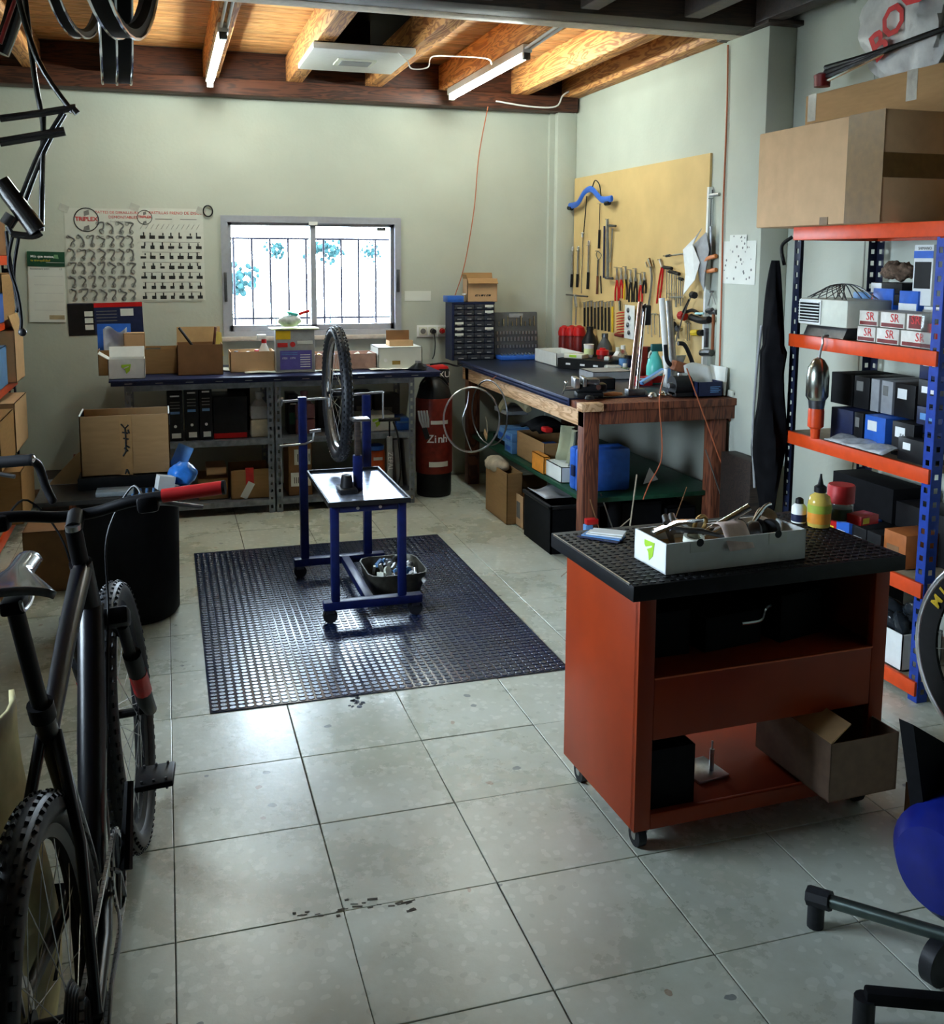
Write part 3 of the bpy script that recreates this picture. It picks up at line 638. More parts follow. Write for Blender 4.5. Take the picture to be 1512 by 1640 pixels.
q=on_cart(1345,832); jr=bottle('grease_jar','clear jar with big red screw lid standing behind trolley bottles','jar',(q.x,q.y,TOPZ),[(.038,0),(.04,.01),(.04,.055),(.038,.06)],m_glass,[(.042,.058),(.042,.112),(.040,.115)],M('red_lid',(.42,.02,.02),.5)); MB().lathe([(.036,.003),(.036,.04)],n=20).obj('contents',m_dgreen,jr)
q=on_cart(1372,838); pack('red_patch_box','small red and yellow box beside the red lidded jar','box',q.x-.02,q.x+.06,q.y-.03,q.y+.03,TOPZ,TOPZ+.03,m_red,lab=(.1,.45,.2,.8,m_yellow),rz=.2)
# things inside the trolley
def cartpt(x,y,z): return Matrix.Translation(ct.location)@Matrix.Rotation(.035,4,'Z')@Vector((x,y,z))
for k,(x,w_,h) in enumerate(((.12,.16,.13),(.33,.2,.10),(.55,.17,.14))):
    c=cartpt(x+.03,.25,.499); o=carton('tool_case',('black tool case in the upper bay of the trolley left side','low dark tool case in middle of trolley upper bay','dark box in right of trolley upper bay')[k],'tool case',c.x-w_/2,c.x+w_/2,c.y-.13,c.y+.13,.499,h,m_blackm,open_=False,rz=.035+.1*k)
c=cartpt(.40,.06,.502); o=thing(MB().tube(catm([(-.06,0,0),(0,0,.004),(.02,.01,.03),(.045,.02,.035)]),.005,n=6),'hook_spanner','bright bent metal hook lying in the trolley upper bay','hook',m_chrome); o.location=c+Vector((.02,0,.09))
c=cartpt(.24,.13,.1); t=T('steel_bracket','square steel plate with upright pin on the trolley bottom shelf','bracket',(c.x+.08,c.y+.05,.1),.15)
MB().bb(-.055,.055,-.06,.06,0,.008,bev=.002).obj('plate',m_steel,t); MB().cyl((.02,-.02,.008),(.02,-.02,.075),.007,n=12).cyl((.02,-.02,.075),(.02,-.02,.10),.003,n=8).obj('pin',m_steel,t)
c=cartpt(.13,.16,.1); carton('dark_crate','dark open crate at the left of trolley bottom shelf','crate',c.x-.07,c.x+.08,c.y-.12,c.y+.12,.1,.17,m_blackm,mi=m_blackm,rz=.035)
c=cartpt(.66,.06,.1); carton('floor_box','large grey brown carton half out of the trolley bottom shelf','box',c.x-.115,c.x+.115,c.y-.17,c.y+.17,.116,.17,M('grey_carton',(.22,.14,.095),.8,var=.1),flaps=(('l',-.9,.35),('b',.5,.3)),rz=.035)
# ================================================================ LEFT BENCH
LBZ=.872; LY=3.95
t=T('work_counter','long dark topped counter under the window on galvanised racks','workbench',(0,0,0))
MB().bb(-.30,1.72,LY,4.70,LBZ-.035,LBZ-.006,bev=.004).obj('top_board',m_navy,t)
MB().bb(-.31,1.73,LY-.006,4.70,LBZ-.012,LBZ,bev=.003).obj('top_sheet',m_navy,t)
for k in range(11):
    x=-.20+k*.175; MB().bb(x-.022,x+.022,LY-.0085,LY-.005,LBZ-.022,LBZ-.019).obj('staple',m_steel,t,None)
def post(par,x,y,z0,z1,w_,mat,fx_=1,fy_=1,pitch=.05,hole=.022,th=.002):
    "angle post with real slots: flange A in xz plane, flange B in yz plane"
    b=MB(); e=w_*.30
    def fl(u0,u1,za,zb,A):
        if A: b.bb(x+min(u0*fx_,u1*fx_),x+max(u0*fx_,u1*fx_),y-th/2,y+th/2,za,zb)
        else: b.bb(x-th/2,x+th/2,y+min(u0*fy_,u1*fy_),y+max(u0*fy_,u1*fy_),za,zb)
    for A in (1,0):
        fl(0,e,z0,z1,A); fl(w_-e,w_,z0,z1,A); z=z0
        while z<z1-.01:
            fl(e,w_-e,z,min(z+pitch-hole,z1),A); z+=pitch
    return b.obj('post',mat,par,None)
def rack(name,label,x0,x1,y0,y1,zt,shelves,mat,grp=None):
    t=T(name,label,'shelf unit',(0,0,0),group=grp)
    for x,f in ((x0,1),(x1,-1)):
        for y,g_ in ((y0,1),(y1,-1)): post(t,x,y,0,zt,.036,mat,f,g_)
    for z in shelves:
        s=MB().bb(x0+.003,x1-.003,y0+.003,y1-.003,z-.004,z).obj('shelf',mat,t,None); MB().bb(x0+.003,x1-.003,y0+.002,y0+.006,z-.036,z).obj('shelf_edge',mat,s,None); MB().bb(x0+.003,x1-.003,y1-.006,y1-.003,z-.036,z).obj('shelf_edge',mat,s,None)
    return t
LSH=(.085,.475)
rack('galvanised_rack','galvanised slotted rack under left half of the counter','',0,0,0,0,[],m_galv) if 0 else None
rack('galvanised_rack','galvanised slotted rack under left half of the counter',-.225,.648,3.985,4.44,LBZ-.036,(.085,.475,LBZ-.037),m_galv)
rack('galvanised_rack','galvanised slotted rack under right half of the counter',.662,1.555,3.985,4.44,LBZ-.036,(.085,.475,LBZ-.037),m_galv)
# --- on the counter (from left to right)
def pk(x0,y0,x1,y1,Y,zb=None,d=.2):
    a,b_,c,d_=fy(x0,y0,x1,y1,Y); return a,b_,Y,Y+d,(zb if zb is not None else c),d_
def cbox(name,label,x0,y0,x1,y1,Y,zb,d,mat,**k):
    a=pk(x0,y0,x1,y1,Y,zb,d); return carton(name,label,'box',a[0],a[1],a[2],a[3],a[4],a[5]-a[4],mat,**k)
w1=cbox('small_white_box','white box with lime shield logo and raised flaps at counter left end','172',0,0,0,0,0,0,m_white) if 0 else cbox('small_white_box','white box with lime shield logo and raised flaps at counter left end',173,575,232,603,4.02,LBZ,.15,m_white,mi=m_white,flaps=(('l',1.0,.45),('b',.35,.45)),logo=('f',.058))
cbox('tray_box','long low brown carton behind the white logo box',157,560,284,597,4.24,LBZ,.25,m_card)
a=pk(158,505,218,560,4.40,LBZ,.1)
mg=thing(MB().box(0,0,0,.20,.004,.24),'magazine','blue and pink magazine standing in the low brown carton','magazine',m_blueb,smooth=None); mg.location=((a[0]+a[1])/2-.02,4.40,LBZ+.19); mg.rotation_euler=(-.15,0,0)
bg_=thing(MB().grid(lambda u,v:Vector((.14*(u-.5),.05*math.sin(PI*u)*math.sin(PI*v)-.04,.16*v+.02*math.sin(7*u)*v)),10,8),'plastic_bag','crumpled clear plastic bag in front of the magazine','bag',m_film,thick=.001); bg_.location=(a[0]+.10,4.37,LBZ+.12)
cbox('inner_carton','small brown carton standing inside the long tray box',198,534,232,560,4.30,LBZ+.02,.12,m_cardl,open_=False)
a=pk(220,543,258,553,4.30); bk=thing(MB().bb(a[0],a[1],4.30,4.42,LBZ+.122,LBZ+.134).bb(a[0]+.004,a[1]-.004,4.303,4.42,LBZ+.134,LBZ+.150),'book','thick dark covered book lying on the brown tray box','book',m_black); 
pw=thing(MB().bb(a[0]-.001,a[1]-.002,4.298,4.42,LBZ+.135,LBZ+.1385),'book_pages','white paper pad under the dark book cover','paper pad',m_white)
MB().bb(a[0]-.02,a[1]+.02,4.28,4.44,LBZ+.112,LBZ+.12).obj('lid',m_card,None) if 0 else None
cbox('tool_carton','brown carton holding hammers and pliers left of the window','284',0,0,0,0,0,0,m_cardd) if 0 else cbox('tool_carton','brown carton holding hammers and pliers left of the window',284,552,357,592,4.12,LBZ,.22,m_cardd,flaps=(('b',.1,.45),))
def hammer(name,label,loc,rot,mh,ms,L=.30):
    t=T(name,label,'tool',loc,rot=rot); MB().tube([(0,0,0),(0,0,L*.5),(0,0,L)],[.010,.013,.012],n=10,flat=.7).obj('handle',mh,t); MB().box(0,0,-.01,.09,.022,.026,bev=.004).obj('head',ms,t); return t
p=at(300,530,y=4.22); hammer('hammer','dark handled hammer leaning left out of the tool carton',(p.x+.08,4.24,LBZ+.10),(0,-.6,0),m_black,m_steel,.23)
hammer('mallet','wooden handled mallet standing in the tool carton',(p.x+.15,4.26,LBZ+.09),(0,.12,0),m_benchred,m_white,.20)
o=thing(MB().tube([(0,0,0),(.05,0,.02),(.11,0,.0)],[.012,.009,.005],n=8).tube([(0,.01,.01),(.05,.01,.0),(.11,.01,.02)],[.01,.008,.005],n=8),'pliers','steel pliers lying across the tool carton','pliers',m_steel); o.location=(p.x+.06,4.2,LBZ+.13)
o=thing(MB().prism([(0,0),(.06,.0),(.05,.15),(.02,.16)],.003,XZ(0,0,0)),'yellow_pouch','yellow and white packet standing at right end of tool carton','packet',M('pale_yellow',(.75,.60,.15),.5)); o.location=(at(345,560,y=4.3).x-.01,4.30,LBZ+.10)
# papers on the counter
for k,(px,py,w_,h,rz,l) in enumerate(((290,594,.42,.16,.05,'crumpled white poster sheet lying at the counter left part'),(345,592,.30,.2,-.1,'creased newspaper sheet lying beneath the tool carton'),(470,594,.62,.20,.0,'long white paper sheet lying along counter middle'),(630,590,.34,.2,.05,'white paper sheet lying before the grey box'))):
    p=at(px,py,z=LBZ+.002); s_=R.random()*5
    o=thing(MB().grid(lambda u,v:Vector((w_*(u-.5),h*(v-.5),.006*abs(math.sin(9*u+s_)*math.cos(7*v)))),14,8),'paper_sheet',l,'paper',m_paper,thick=.0006,group='loose papers on the counter'); o.location=(p.x,max(p.y,LY+h/2+.02),LBZ+.002+.001*k); o.rotation_euler=(0,0,rz)
# window side boxes
cbox('low_carton','low pale carton with small bottles under the window left side',369,563,440,585,4.20,LBZ,.20,m_cardl)
for k,(px,c,h) in enumerate(((378,m_dgreen,.07),(388,m_cream,.05),(397,m_pvc,.06),(411,m_red,.08))):
    p=at(px,560,y=4.3); bottle('small_bottle',('dark green small pot in the low pale carton','cream small pot in the low pale carton','white small pot in the low pale carton','red capped small pot in the low pale carton')[k],'bottle',(p.x,4.30,LBZ+.005),[(.02,0),(.021,.01),(.021,.06+h*.5),(.012,.075+h*.5)],m_pvc if k!=0 else m_dgreen,[(.014,.07+h*.5),(.014,.09+h*.5)],(m_red if k==3 else m_black))
p=at(423,560,y=4.26); t=bottle('spray_bottle','white spray bottle with red nozzle cap beside the purple display box','bottle',(p.x,4.26,LBZ+.006),[(.034,0),(.036,.01),(.036,.12),(.015,.17),(.015,.18)],m_pvc,[(.016,.175),(.016,.20)],m_red); MB().box(-.015,0,.215,.06,.022,.03,bev=.004).obj('trigger_head',m_pvc,t)
# display box
a=pk(442,528,504,582,4.10,LBZ,.10)
t=pack('display_box','grey display box with purple printed screen and stickers under window','box',a[0],a[1],a[2],a[3],LBZ,a[5],m_wgrey,lab=(.10,.92,.08,.52,M('purple_print',(.12,.10,.38),.4)),stripe=(.0,.38,.78,.98,m_yellow))
hx=a[1]-a[0]; hh=a[5]-LBZ
for (u0,u1,v0,v1,mm) in ((.04,.30,.60,.70,m_rprint),(.55,.95,.66,.74,m_paper)): MB().bb(-hx/2+hx*u0,-hx/2+hx*u1,-.0512,-.05,hh*v0,hh*v1).obj('sticker',mm,t,None)
MB().cyl((-hx*.07,-.0515,hh*.66),(-hx*.07,-.05,hh*.66),.017,n=20).obj('sticker',m_rprint,t)
for k in range(6): MB().bb(hx*.12,hx*.38,-.0518,-.0508,hh*(.13+.055*k),hh*(.15+.055*k)).obj('print_line',m_wprint,t,None)
text('1950   1974',.018,m_wprint,t,XZ(-hx*.18,-.0516,hh*.34)); 
for k in range(2): MB().bb(-hx*.36,hx*.05,-.0518,-.0508,hh*(.42+.04*k),hh*(.435+.04*k)).obj('print_line',m_bluel,t,None)
lid=MB().bb(-hx/2-.03,hx/2+.03,-.06,.12,hh,hh+.008,bev=.003).obj('lid',M('lime_lid',(.62,.72,.35),.4),t)
p=at(465,514,y=4.16); o=thing(MB().sph((0,0,.042),.045,(1.7,1.0,.95),n=28),'plastic_bag','bulging clear plastic bag with turquoise sachet on the display box','bag',M('bag_grey_film',(.55,.60,.60),.2,var=.3,bump=.8,scale=25)); md=o.modifiers.new('d','DISPLACE'); tx=bpy.data.textures.new('bag2','CLOUDS'); tx.noise_scale=.05; md.texture=tx; md.strength=.025; md.mid_level=.6; o.location=(p.x,4.17,a[5]+.010)
o=thing(MB().box(0,0,.0,.07,.05,.018,rot=(.2,.2,.2),bev=.006),'sachet','turquoise sachet lying on top of the plastic bag','sachet',M('turq',(.12,.65,.60),.3)); o.location=(p.x+.015,4.17,a[5]+.100)
o=thing(MB().cyl((-.03,0,0),(.04,0,.02),.010,n=10),'red_marker','red plastic clip on the bag above the display box','clip',m_red); o.location=(p.x+.085,4.17,a[5]+.095)
cbox('wide_pink_box','low pinkish carton just right of the display box',505,567,603,584,4.18,LBZ,.22,M('pink_card',(.52,.33,.27),.8))
for k in range(5):
    p=at(512+20*k,560,y=4.28); o=thing(MB().box(0,0,0,.05,.04,.05,rot=(.3*k,.5,k),bev=.008),'small_packet','%s small packet lying in the pinkish carton'%('yellow','blue','white','pale grey','cream')[k],'packet',(m_yellow,m_bluel,m_white,m_paper,m_cream)[k]); o.location=(p.x,4.28,LBZ+.075)
t=cbox('white_carton','white carton with gold label near wall sockets on the counter',606,556,676,586,4.15,LBZ,.26,m_paper,open_=False)
MB().bb(-.055,.0,-.1312,-.13,.03,.055).obj('label',M('gold',(.30,.20,.05),.5),t,None); MB().cyl((-.1,-.1315,.06),(-.1,-.13,.06),.012,n=16).obj('sticker',m_wprint,t)
t=cbox('tissue_box','small open carton with brown back flap on the white carton',624,546,662,557,4.22,LBZ+.13,.12,m_cardl,mi=m_cardd,flaps=(('b',.05,.55),))
b=MB()
for k in range(9): b.cyl((0,0,.004*k),(0,0,.004*k+.002),.062-.005*k,n=22)
t=T('cassette','sprocket cassette lying on papers at counter right end','cassette',(at(660,586,z=LBZ).x-.02,4.06,LBZ+.012)); b.obj('sprockets',m_gun,t); MB().cyl((0,0,.036),(0,0,.05),.02,n=16).obj('lock_ring',m_steel,t)
for k in range(18):
    a_=2*PI*k/18; MB().box(.062*math.cos(a_),.062*math.sin(a_),.001,.006,.005,.002,rot=(0,0,a_)).obj('tooth',m_gun,t,None)
o=thing(MB().tube(catm([(0,0,0),(.10,-.02,.01),(.18,-.03,-.01),(.22,-.03,.0)]),.006),'black_cable','short black cable lying on counter below the sockets','cable',m_black); o.location=(at(672,580,z=LBZ).x,4.25,LBZ+.012)
# --- racks, upper shelf (z=.475)
SZ=.476; SB=.086
x=.02
for k,(px0,px1,top) in enumerate(((268,293,628),(296,318,622),(320,340,620),(342,396,636))):
    a=pk(px0,top,px1,704,4.04,SZ,.3)
    t=pack('black_part_box',('black product box with pale barcode leftmost on rack shelf','black product box second from left on rack shelf','black product box third from left on rack shelf','wide black box with red band right of the narrow ones')[k],'box',a[0],a[1],a[2],a[3],SZ,a[5],m_black,lab=((.25,.85,.06,.16,m_paper) if k<3 else (.0,.98,.02,.14,m_red)),stripe=((.2,.8,.55,.60,m_bluel) if k<3 else None))
    if k<3:
        hx=a[1]-a[0]; hh=a[5]-SZ
        for q in range(3): MB().bb(-hx*.32,hx*.32,-.1512,-.15,hh*(.66+.06*q),hh*(.68+.06*q)).obj('print_line',m_gprint,t,None)
        MB().cyl((0,-.1513,hh*.30),(0,-.15,hh*.30),.009,n=14).obj('emblem',m_wprint,t); MB().bb(-hx*.3,hx*.3,-.1512,-.15,hh*.9,hh*.93).obj('print_line',m_wprint,t,None)
a=pk(398,628,404,702,4.2,SZ,.1); pack('tall_black_box','plain tall black box beside the white jug','box',a[0]-.115,a[1]+.0,4.345,4.43,SZ,.79,m_blackm,lab=(.55,.68,.72,.78,m_wprint))
def jug(label,px,Y,w_,h,fill,mb_,mf):
    p=at(px,690,y=Y); t=T('plastic_jug',label,'jug',(p.x,Y,SZ))
    pr=lambda z0,z1,s_:MB().box(0,0,(z0+z1)/2,w_*s_,w_*.75*s_,z1-z0,bev=.012)
    pr(0,fill,1).obj('contents',mf,t); pr(fill+.001,h*.78,1).obj('upper_body',mb_,t)
    MB().lathe([(w_*.42,h*.76),(w_*.3,h*.86),(.02,h*.92),(.02,h)],n=16).obj('neck',mb_,t); MB().cyl((0,0,h),(0,0,h+.025),.024,n=16).obj('cap',mb_,t); return t
jug('translucent white plastic jug half full of cream liquid on rack',416,4.08,.115,.26,.115,M('milky',(.42,.43,.45),.4),M('cream_liquid',(.62,.58,.44),.4))
jug('reddish translucent jug on rack behind the stand left post',488,4.12,.125,.25,.10,M('pinkish',(.22,.10,.11),.4),M('red_liquid',(.20,.07,.07),.4))
a=pk(462,632,478,700,4.10,SZ,.2); t=pack('green_black_bottle_box','black box with green lettering next to the slotted post','box',a[0],a[1],a[2],a[3],SZ,a[5],m_black,lab=(.1,.9,.25,.55,m_dgreen),stripe=(.2,.8,.75,.78,m_wprint))
a=pk(575,664,632,690,4.06,SZ,.25); t=carton('logo_carton','white carton with lime shield logo on right rack shelf','box',a[0],a[1],a[2],a[3],SZ,a[5]-SZ,m_paper,open_=False,logo=('f',.06))
a=pk(634,670,656,690,4.06,SZ,.2); pack('blue_part_box','small blue box on right rack beside lime logo carton','box',a[0],a[1],a[2],a[3],SZ,a[5],m_blueb,stripe=(.1,.9,.6,.75,m_bluel))
for k,(px0,px1,tp_) in enumerate(((510,545,640),(560,596,628),(600,640,632))):
    a=pk(px0,tp_,px1,690,4.25,SZ,.15); pack('dark_rear_box','dark box at back of right rack shelf, %s'%('behind the tyre','just right of the tyre','above the lime logo carton')[k],'box',a[0],a[1],a[2],a[3],SZ,a[5],M('charcoal',(.03,.03,.033),.6),lab=(.3,.7,.4,.6,m_gprint))
# lower shelf
t=cbox('brown_carton','open brown carton with dangling tag on rack lower shelf',370,752,433,804,4.04,SB,.28,m_card); 
MB().bb(-.03,.02,-.1415,-.14,.09,.2).obj('tape',m_rprint,t,None); MB().box(-.02,-.143,.055,.045,.002,.11,rot=(0,.5,0)).obj('tag',m_paper,t,None)
cbox('stacked_carton','small tan carton on top of a stack on rack lower shelf',331,748,363,762,4.10,SB+.15,.2,m_cardl,open_=False)
cbox('stacked_carton','medium tan carton at the bottom of a stack on rack lower shelf',318,766,366,800,4.08,SB,.25,m_card,open_=False)
a=pk(462,706,500,798,4.04,SB,.28); t=carton('barcode_carton','tall dark brown carton with two barcode labels on right rack','box',a[0],a[1],a[2],a[3],SB,min(a[5]-SB,.36),m_cardd,open_=False)
hx=a[1]-a[0]
for z0,z1,u in ((.20,.30,.25),(.06,.15,.1)):
    MB().bb(-hx/2+hx*u,hx/2-.01,-.1412,-.14,z0,z1).obj('label',m_paper,t,None)
    for q in range(7): MB().bb(-hx/2+hx*u+.02+q*.012,-hx/2+hx*u+.025+q*.012,-.142,-.1412,z0+.02,z1-.03).obj('barcode_bar',m_print,t,None)
p=at(605,770,y=4.06); t=bottle('orange_can','orange oil can with blue cap on rack lower shelf','can',(p.x,4.10,SB),[(.055,0),(.056,.005),(.056,.25),(.05,.26)],M('can_orange',(.62,.09,.02),.4),[(.045,.26),(.05,.265),(.05,.29),(.03,.30)],m_blueb,(.0565,.06,.10),m_orange)
MB().bb(-.045,-.01,-.0585,-.0565,.06,.10).obj('print_block',m_wprint,t,None); MB().bb(.0,.03,-.0585,-.0565,.06,.10).obj('print_block',m_wprint,t,None); MB().bb(-.03,.03,-.0582,-.0565,.20,.22).obj('print_line',m_wprint,t,None)
p=at(622,800,y=3.99); t=T('floor_pump','grey floor pump with ZEFAL lettering leaning at the right rack','pump',(p.x,3.94,0))
MB().bb(-.10,.10,-.03,.03,0,.015,bev=.004).obj('foot_plate',m_black,t); MB().cyl((0,0,.015),(0,0,.46),.019,n=16).obj('barrel',m_wgrey,t); MB().cyl((0,0,.46),(0,0,.57),.006,n=8).obj('rod',m_black,t); MB().cyl((-.07,0,.57),(.07,0,.57),.012,n=12).obj('handle',m_black,t)
MB().tube(catm([(0,-.02,.05),(.06,-.04,.2),(.05,-.03,.45),(.02,-.02,.56)]),.006).obj('hose',m_black,t); text('ZEFAL',.045,m_wprint,t,XZ(0,-.0195,.30)@Matrix.Rotation(-PI/2,4,'Z'))
for k in range(2):
    a=pk(636+8*k,706,646+9*k,790,4.1); o=thing(MB().box(0,0,.16,.04,.18,.32,rot=(0,-.08,0),bev=.003),'grey_board',('grey board leaning left beside the pump','second grey board leaning inside the right rack')[k],'board',m_wgrey); o.location=(a[0]+.01+.035*k,4.2,SB)
# red crates / bags at the right end
a=pk(694,590,727,606,4.12); o=thing(MB().bb(1.75,1.90,4.36,4.50,.70,.86,bev=.02),'red_bag','red bag with white letters hanging at counter right end','bag',m_red); text('XU',.06,m_wprint,o,XZ(1.86,4.3555,.80))
MB().bb(1.825,1.895,4.357,4.36,.74,.84).obj('print_patch',m_print,o,None)
t=T('bag_hook','steel hook under the counter end holding the red bag','hook',(1.80,4.43,.86)); MB().tube([(0,0,0),(0,0,.012),(-.09,0,.004)],.003).obj('wire',m_gun,t)
# red cylinder
t=T('red_drum','tall dark red drum lettered Zinh with black top beside counter','drum',(1.745,4.20,0))
m_cyl=M('drum_red',(.17,.018,.010),.4,var=.25,wear=.3)
MB().lathe([(.125,.16),(.125,.66),(.12,.67)],n=32).obj('body',m_cyl,t); MB().lathe([(.115,0),(.118,.02),(.118,.16)],n=32).obj('foot_ring',m_black,t); MB().lathe([(.12,.67),(.10,.74),(.05,.79),(.03,.80)],n=32).obj('shoulder',m_black,t)
MB().cyl((0,0,.78),(0,0,.815),.025,n=16).cyl((-.05,0,.81),(.05,0,.81),.012,n=10).obj('valve',m_gun,t)
MB().tube(arc((0,0,.72),.10,.2,PI-.2,10,'xz'),.008).obj('collar',m_black,t)
for z0,z1,a0,a1,mm in ((.21,.245,-2.1,-1.0,m_paper),(.50,.525,-2.0,-1.0,m_paper)):
    b=MB(); n=14; V=[[b.b.verts.new((.126*math.cos(a0+(a1-a0)*i/n),.126*math.sin(a0+(a1-a0)*i/n),z)) for z in (z0,z1)] for i in range(n+1)]
    for i in range(n): b.b.faces.new((V[i][0],V[i+1][0],V[i+1][1],V[i][1]))
    b.obj('label',mm,t)
for i,ch in enumerate('Zinh'):
    a_=-2.02+.27*i; text(ch,.075,m_wprint,t,Matrix.Translation((.1275*math.cos(a_),.1275*math.sin(a_),.40))@Matrix.Rotation(a_+PI/2,4,'Z')@Matrix.Rotation(PI/2,4,'X'),bold=.001)
t=T('work_gloves','pair of dark work gloves hanging on the rack post','gloves',(1.60,3.93,.62))
for k in range(4): MB().tube([(.018*k-.03,0,0),(.018*k-.02,0,-.06),(.012*k+.0,0,-.11)],[.007,.008,.006],n=6).obj('finger',m_wgrey,t)
MB().box(.02,0,-.15,.035,.012,.08,rot=(0,-.3,0),bev=.006).obj('palm',m_black,t)
# bare rim hanging from the right bench
p=at(735,655,y=3.75); t=T('rim_hoop','thin bare wheel rim hanging from the wooden bench front','rim',(1.835,3.62,.60))
b=MB(); b.tube([(.178*math.cos(a_)*.97,.178*math.cos(a_)*-.2,.205*math.sin(a_)) for a_ in [2*PI*k/40 for k in range(40)]],.006,n=6,closed=True); b.obj('hoop',m_steel,t)
b=MB(); b.tube([(.125+.055*math.cos(a_),.03-.19*math.cos(a_),.035+.205*math.sin(a_)) for a_ in [2*PI*k/40 for k in range(40)]],.005,n=6,closed=True); b.obj('second_hoop',m_gun,t)
MB().tube([(.13,.03,.24),(.17,.03,.268)],.003,n=5).obj('hanging_cord',m_cord,t)
MB().tube(catm([(-.02,0,.18),(-.03,.0,.1),(-.06,0,0),(-.03,0,-.12),(.0,0,-.20)]),.003,n=5).obj('loose_spoke',m_steel,t)
# ================================================================ RIGHT BENCH
RBZ=.882; RX=2.03; RY=2.31
t=T('wooden_bench','heavy wooden workbench along tool board with black rubber covered top','workbench',(0,0,0))
MB().bb(RX,XR-.015,RY,4.62,RBZ-.045,RBZ-.008,bev=.003).obj('top_board',m_benchred,t)
MB().bb(RX+.02,RX+.05,RY+.06,4.55,.745,RBZ-.045,bev=.002).obj('front_apron',m_bench,t)
MB().bb(RX-.02,RX+.10,RY-.01,RY+.06,RBZ-.045,RBZ-.004,bev=.003).obj('corner_board',m_bench,t)
MB().bb(RX+.10,XR-.02,RY+.015,RY+.045,.765,RBZ-.045,bev=.002).obj('end_apron',m_benchred,t)
for x,y in ((RX+.02,RY+.05),(RX+.02,4.40),(XR-.16,RY+.05),(XR-.16,4.40)): MB().bb(x,x+.085,y,y+.085,0,RBZ-.045,bev=.004).obj('leg',m_benchred,t)
MB().prism([(0,0),(.0,-.12),(-.14,0)],.04,Matrix(((1,0,0,XR-.02),(0,0,1,RY+.05),(0,1,0,RBZ-.045),(0,0,0,1)))).obj('corner_bracket',m_benchred,t)
MB().bb(RX+.05,XR-.06,RY+.10,4.5,.335,.36,bev=.003).obj('lower_shelf',m_dgreen,t)
mtop=MB().bb(RX-.008,XR-.02,RY+.18,4.60,RBZ-.008,RBZ,bev=.002).obj('rubber_cover',M('bench_rubber',(.010,.014,.028),.32,var=.3),t)
MB().bb(RX-.014,RX-.006,RY+.18,4.56,RBZ-.042,RBZ+.002,bev=.003).obj('nosing',m_navy,t)
b=MB(); y=RY+.2
while y<4.55:
    for z in (.012,.030): b.box(RX-.016,y,RBZ-.045+z,.004,.009,.009)
    y+=.018
o=b.obj('nosing_studs',m_mat,t,None); o['kind']='stuff'
# ---- drawer cabinet
CY=4.50; a=fy(724,484,792,573,CY); cx0,cx1,cz0,cz1=a[0],a[1],RBZ,a[3]
t=T('drawer_cabinet','dark blue small parts cabinet with rows of drawers at bench far end','cabinet',((cx0+cx1)/2,CY,RBZ)); hw=(cx1-cx0)/2; ch=cz1-RBZ
MB().bb(-hw,hw,.006,.16,0,ch,bev=.003).obj('body',m_navy,t)
MB().bb(-hw-.004,-hw+.012,-.012,.16,0,ch).obj('side_panel',m_navy,t); MB().bb(-hw,hw,-.004,.006,ch-.012,ch).obj('top_rail',m_navy,t)
m_drw=M('drawer_front',(.035,.04,.055),.3,var=.3)
rows=10; rh=(ch-.014)/rows
for r_ in range(rows):
    nc=4 if r_<rows-1 else 3
    cw=(2*hw-.02)/nc
    for c in range(nc):
        x0=-hw+.014+cw*c; z0=ch-.014-rh*(r_+1)
        d=MB().bb(x0+.002,x0+cw-.002,-.008,.006,z0+.003,z0+rh-.003,bev=.002).obj('drawer',m_drw,t); MB().bb(x0+cw*.3,x0+cw*.7,-.014,-.008,z0+rh*.25,z0+rh*.42).obj('handle',m_wgrey,d,None)
        if (r_,c) in ((0,3),(1,3),(4,0),(5,0),(4,3),(3,0)): MB().bb(x0+.006,x0+cw-.006,-.0095,-.008,z0+rh*.45,z0+rh*.85).obj('label',m_paper,d,None)
TZ=cz1
a=fy(747,445,795,482,4.55); carton('brown_carton','small brown lettered carton standing on the drawer cabinet','box',a[0],a[1],4.53,4.64,TZ,a[3]-TZ-.005,m_cardl,mi=m_card,flaps=(('f',2.4,.4),('b',.3,.4),('l',.3,.3)))
bx_=[o for o in COL.objects if o.get('label')=='small brown lettered carton standing on the drawer cabinet'][0]; 
for k,(u,w_) in enumerate(((-.055,.026),(-.026,.010),(-.012,.022),(.012,.012),(.028,.030),(.052,.012))): MB().prism([(u,.04),(u+w_*.8,.04),(u+w_*1.15,.053),(u+.006,.053)],.0006,XZ(0,-.0552,0)).obj('lettering_mark',m_print,bx_,None)
for u in (-.046,.02,.036): MB().prism([(u,.0445),(u+.012,.0445),(u+.014,.0485),(u+.002,.0485)],.0003,XZ(0,-.0558,0)).obj('lettering_gap',m_cardl,bx_,None)
a=fy(717,472,743,484,4.50); o=thing(MB().bb(a[0],a[1],4.50,4.62,TZ,TZ+.045,bev=.003),'blue_tray','bright blue plastic tray on top of drawer cabinet left','tray',m_blueb)
for k in range(3):
    p=at(744+6*k,478,y=4.52); bottle('glass_vial',('small clear vial beside the blue tray','middle clear vial on drawer cabinet','clear vial next to the lettered carton')[k],'vial',(p.x+.004,4.55+.015*k,TZ),[(.011,0),(.012,.005),(.012,.05)],m_glass,[(.0125,.05),(.0125,.06)],m_white)
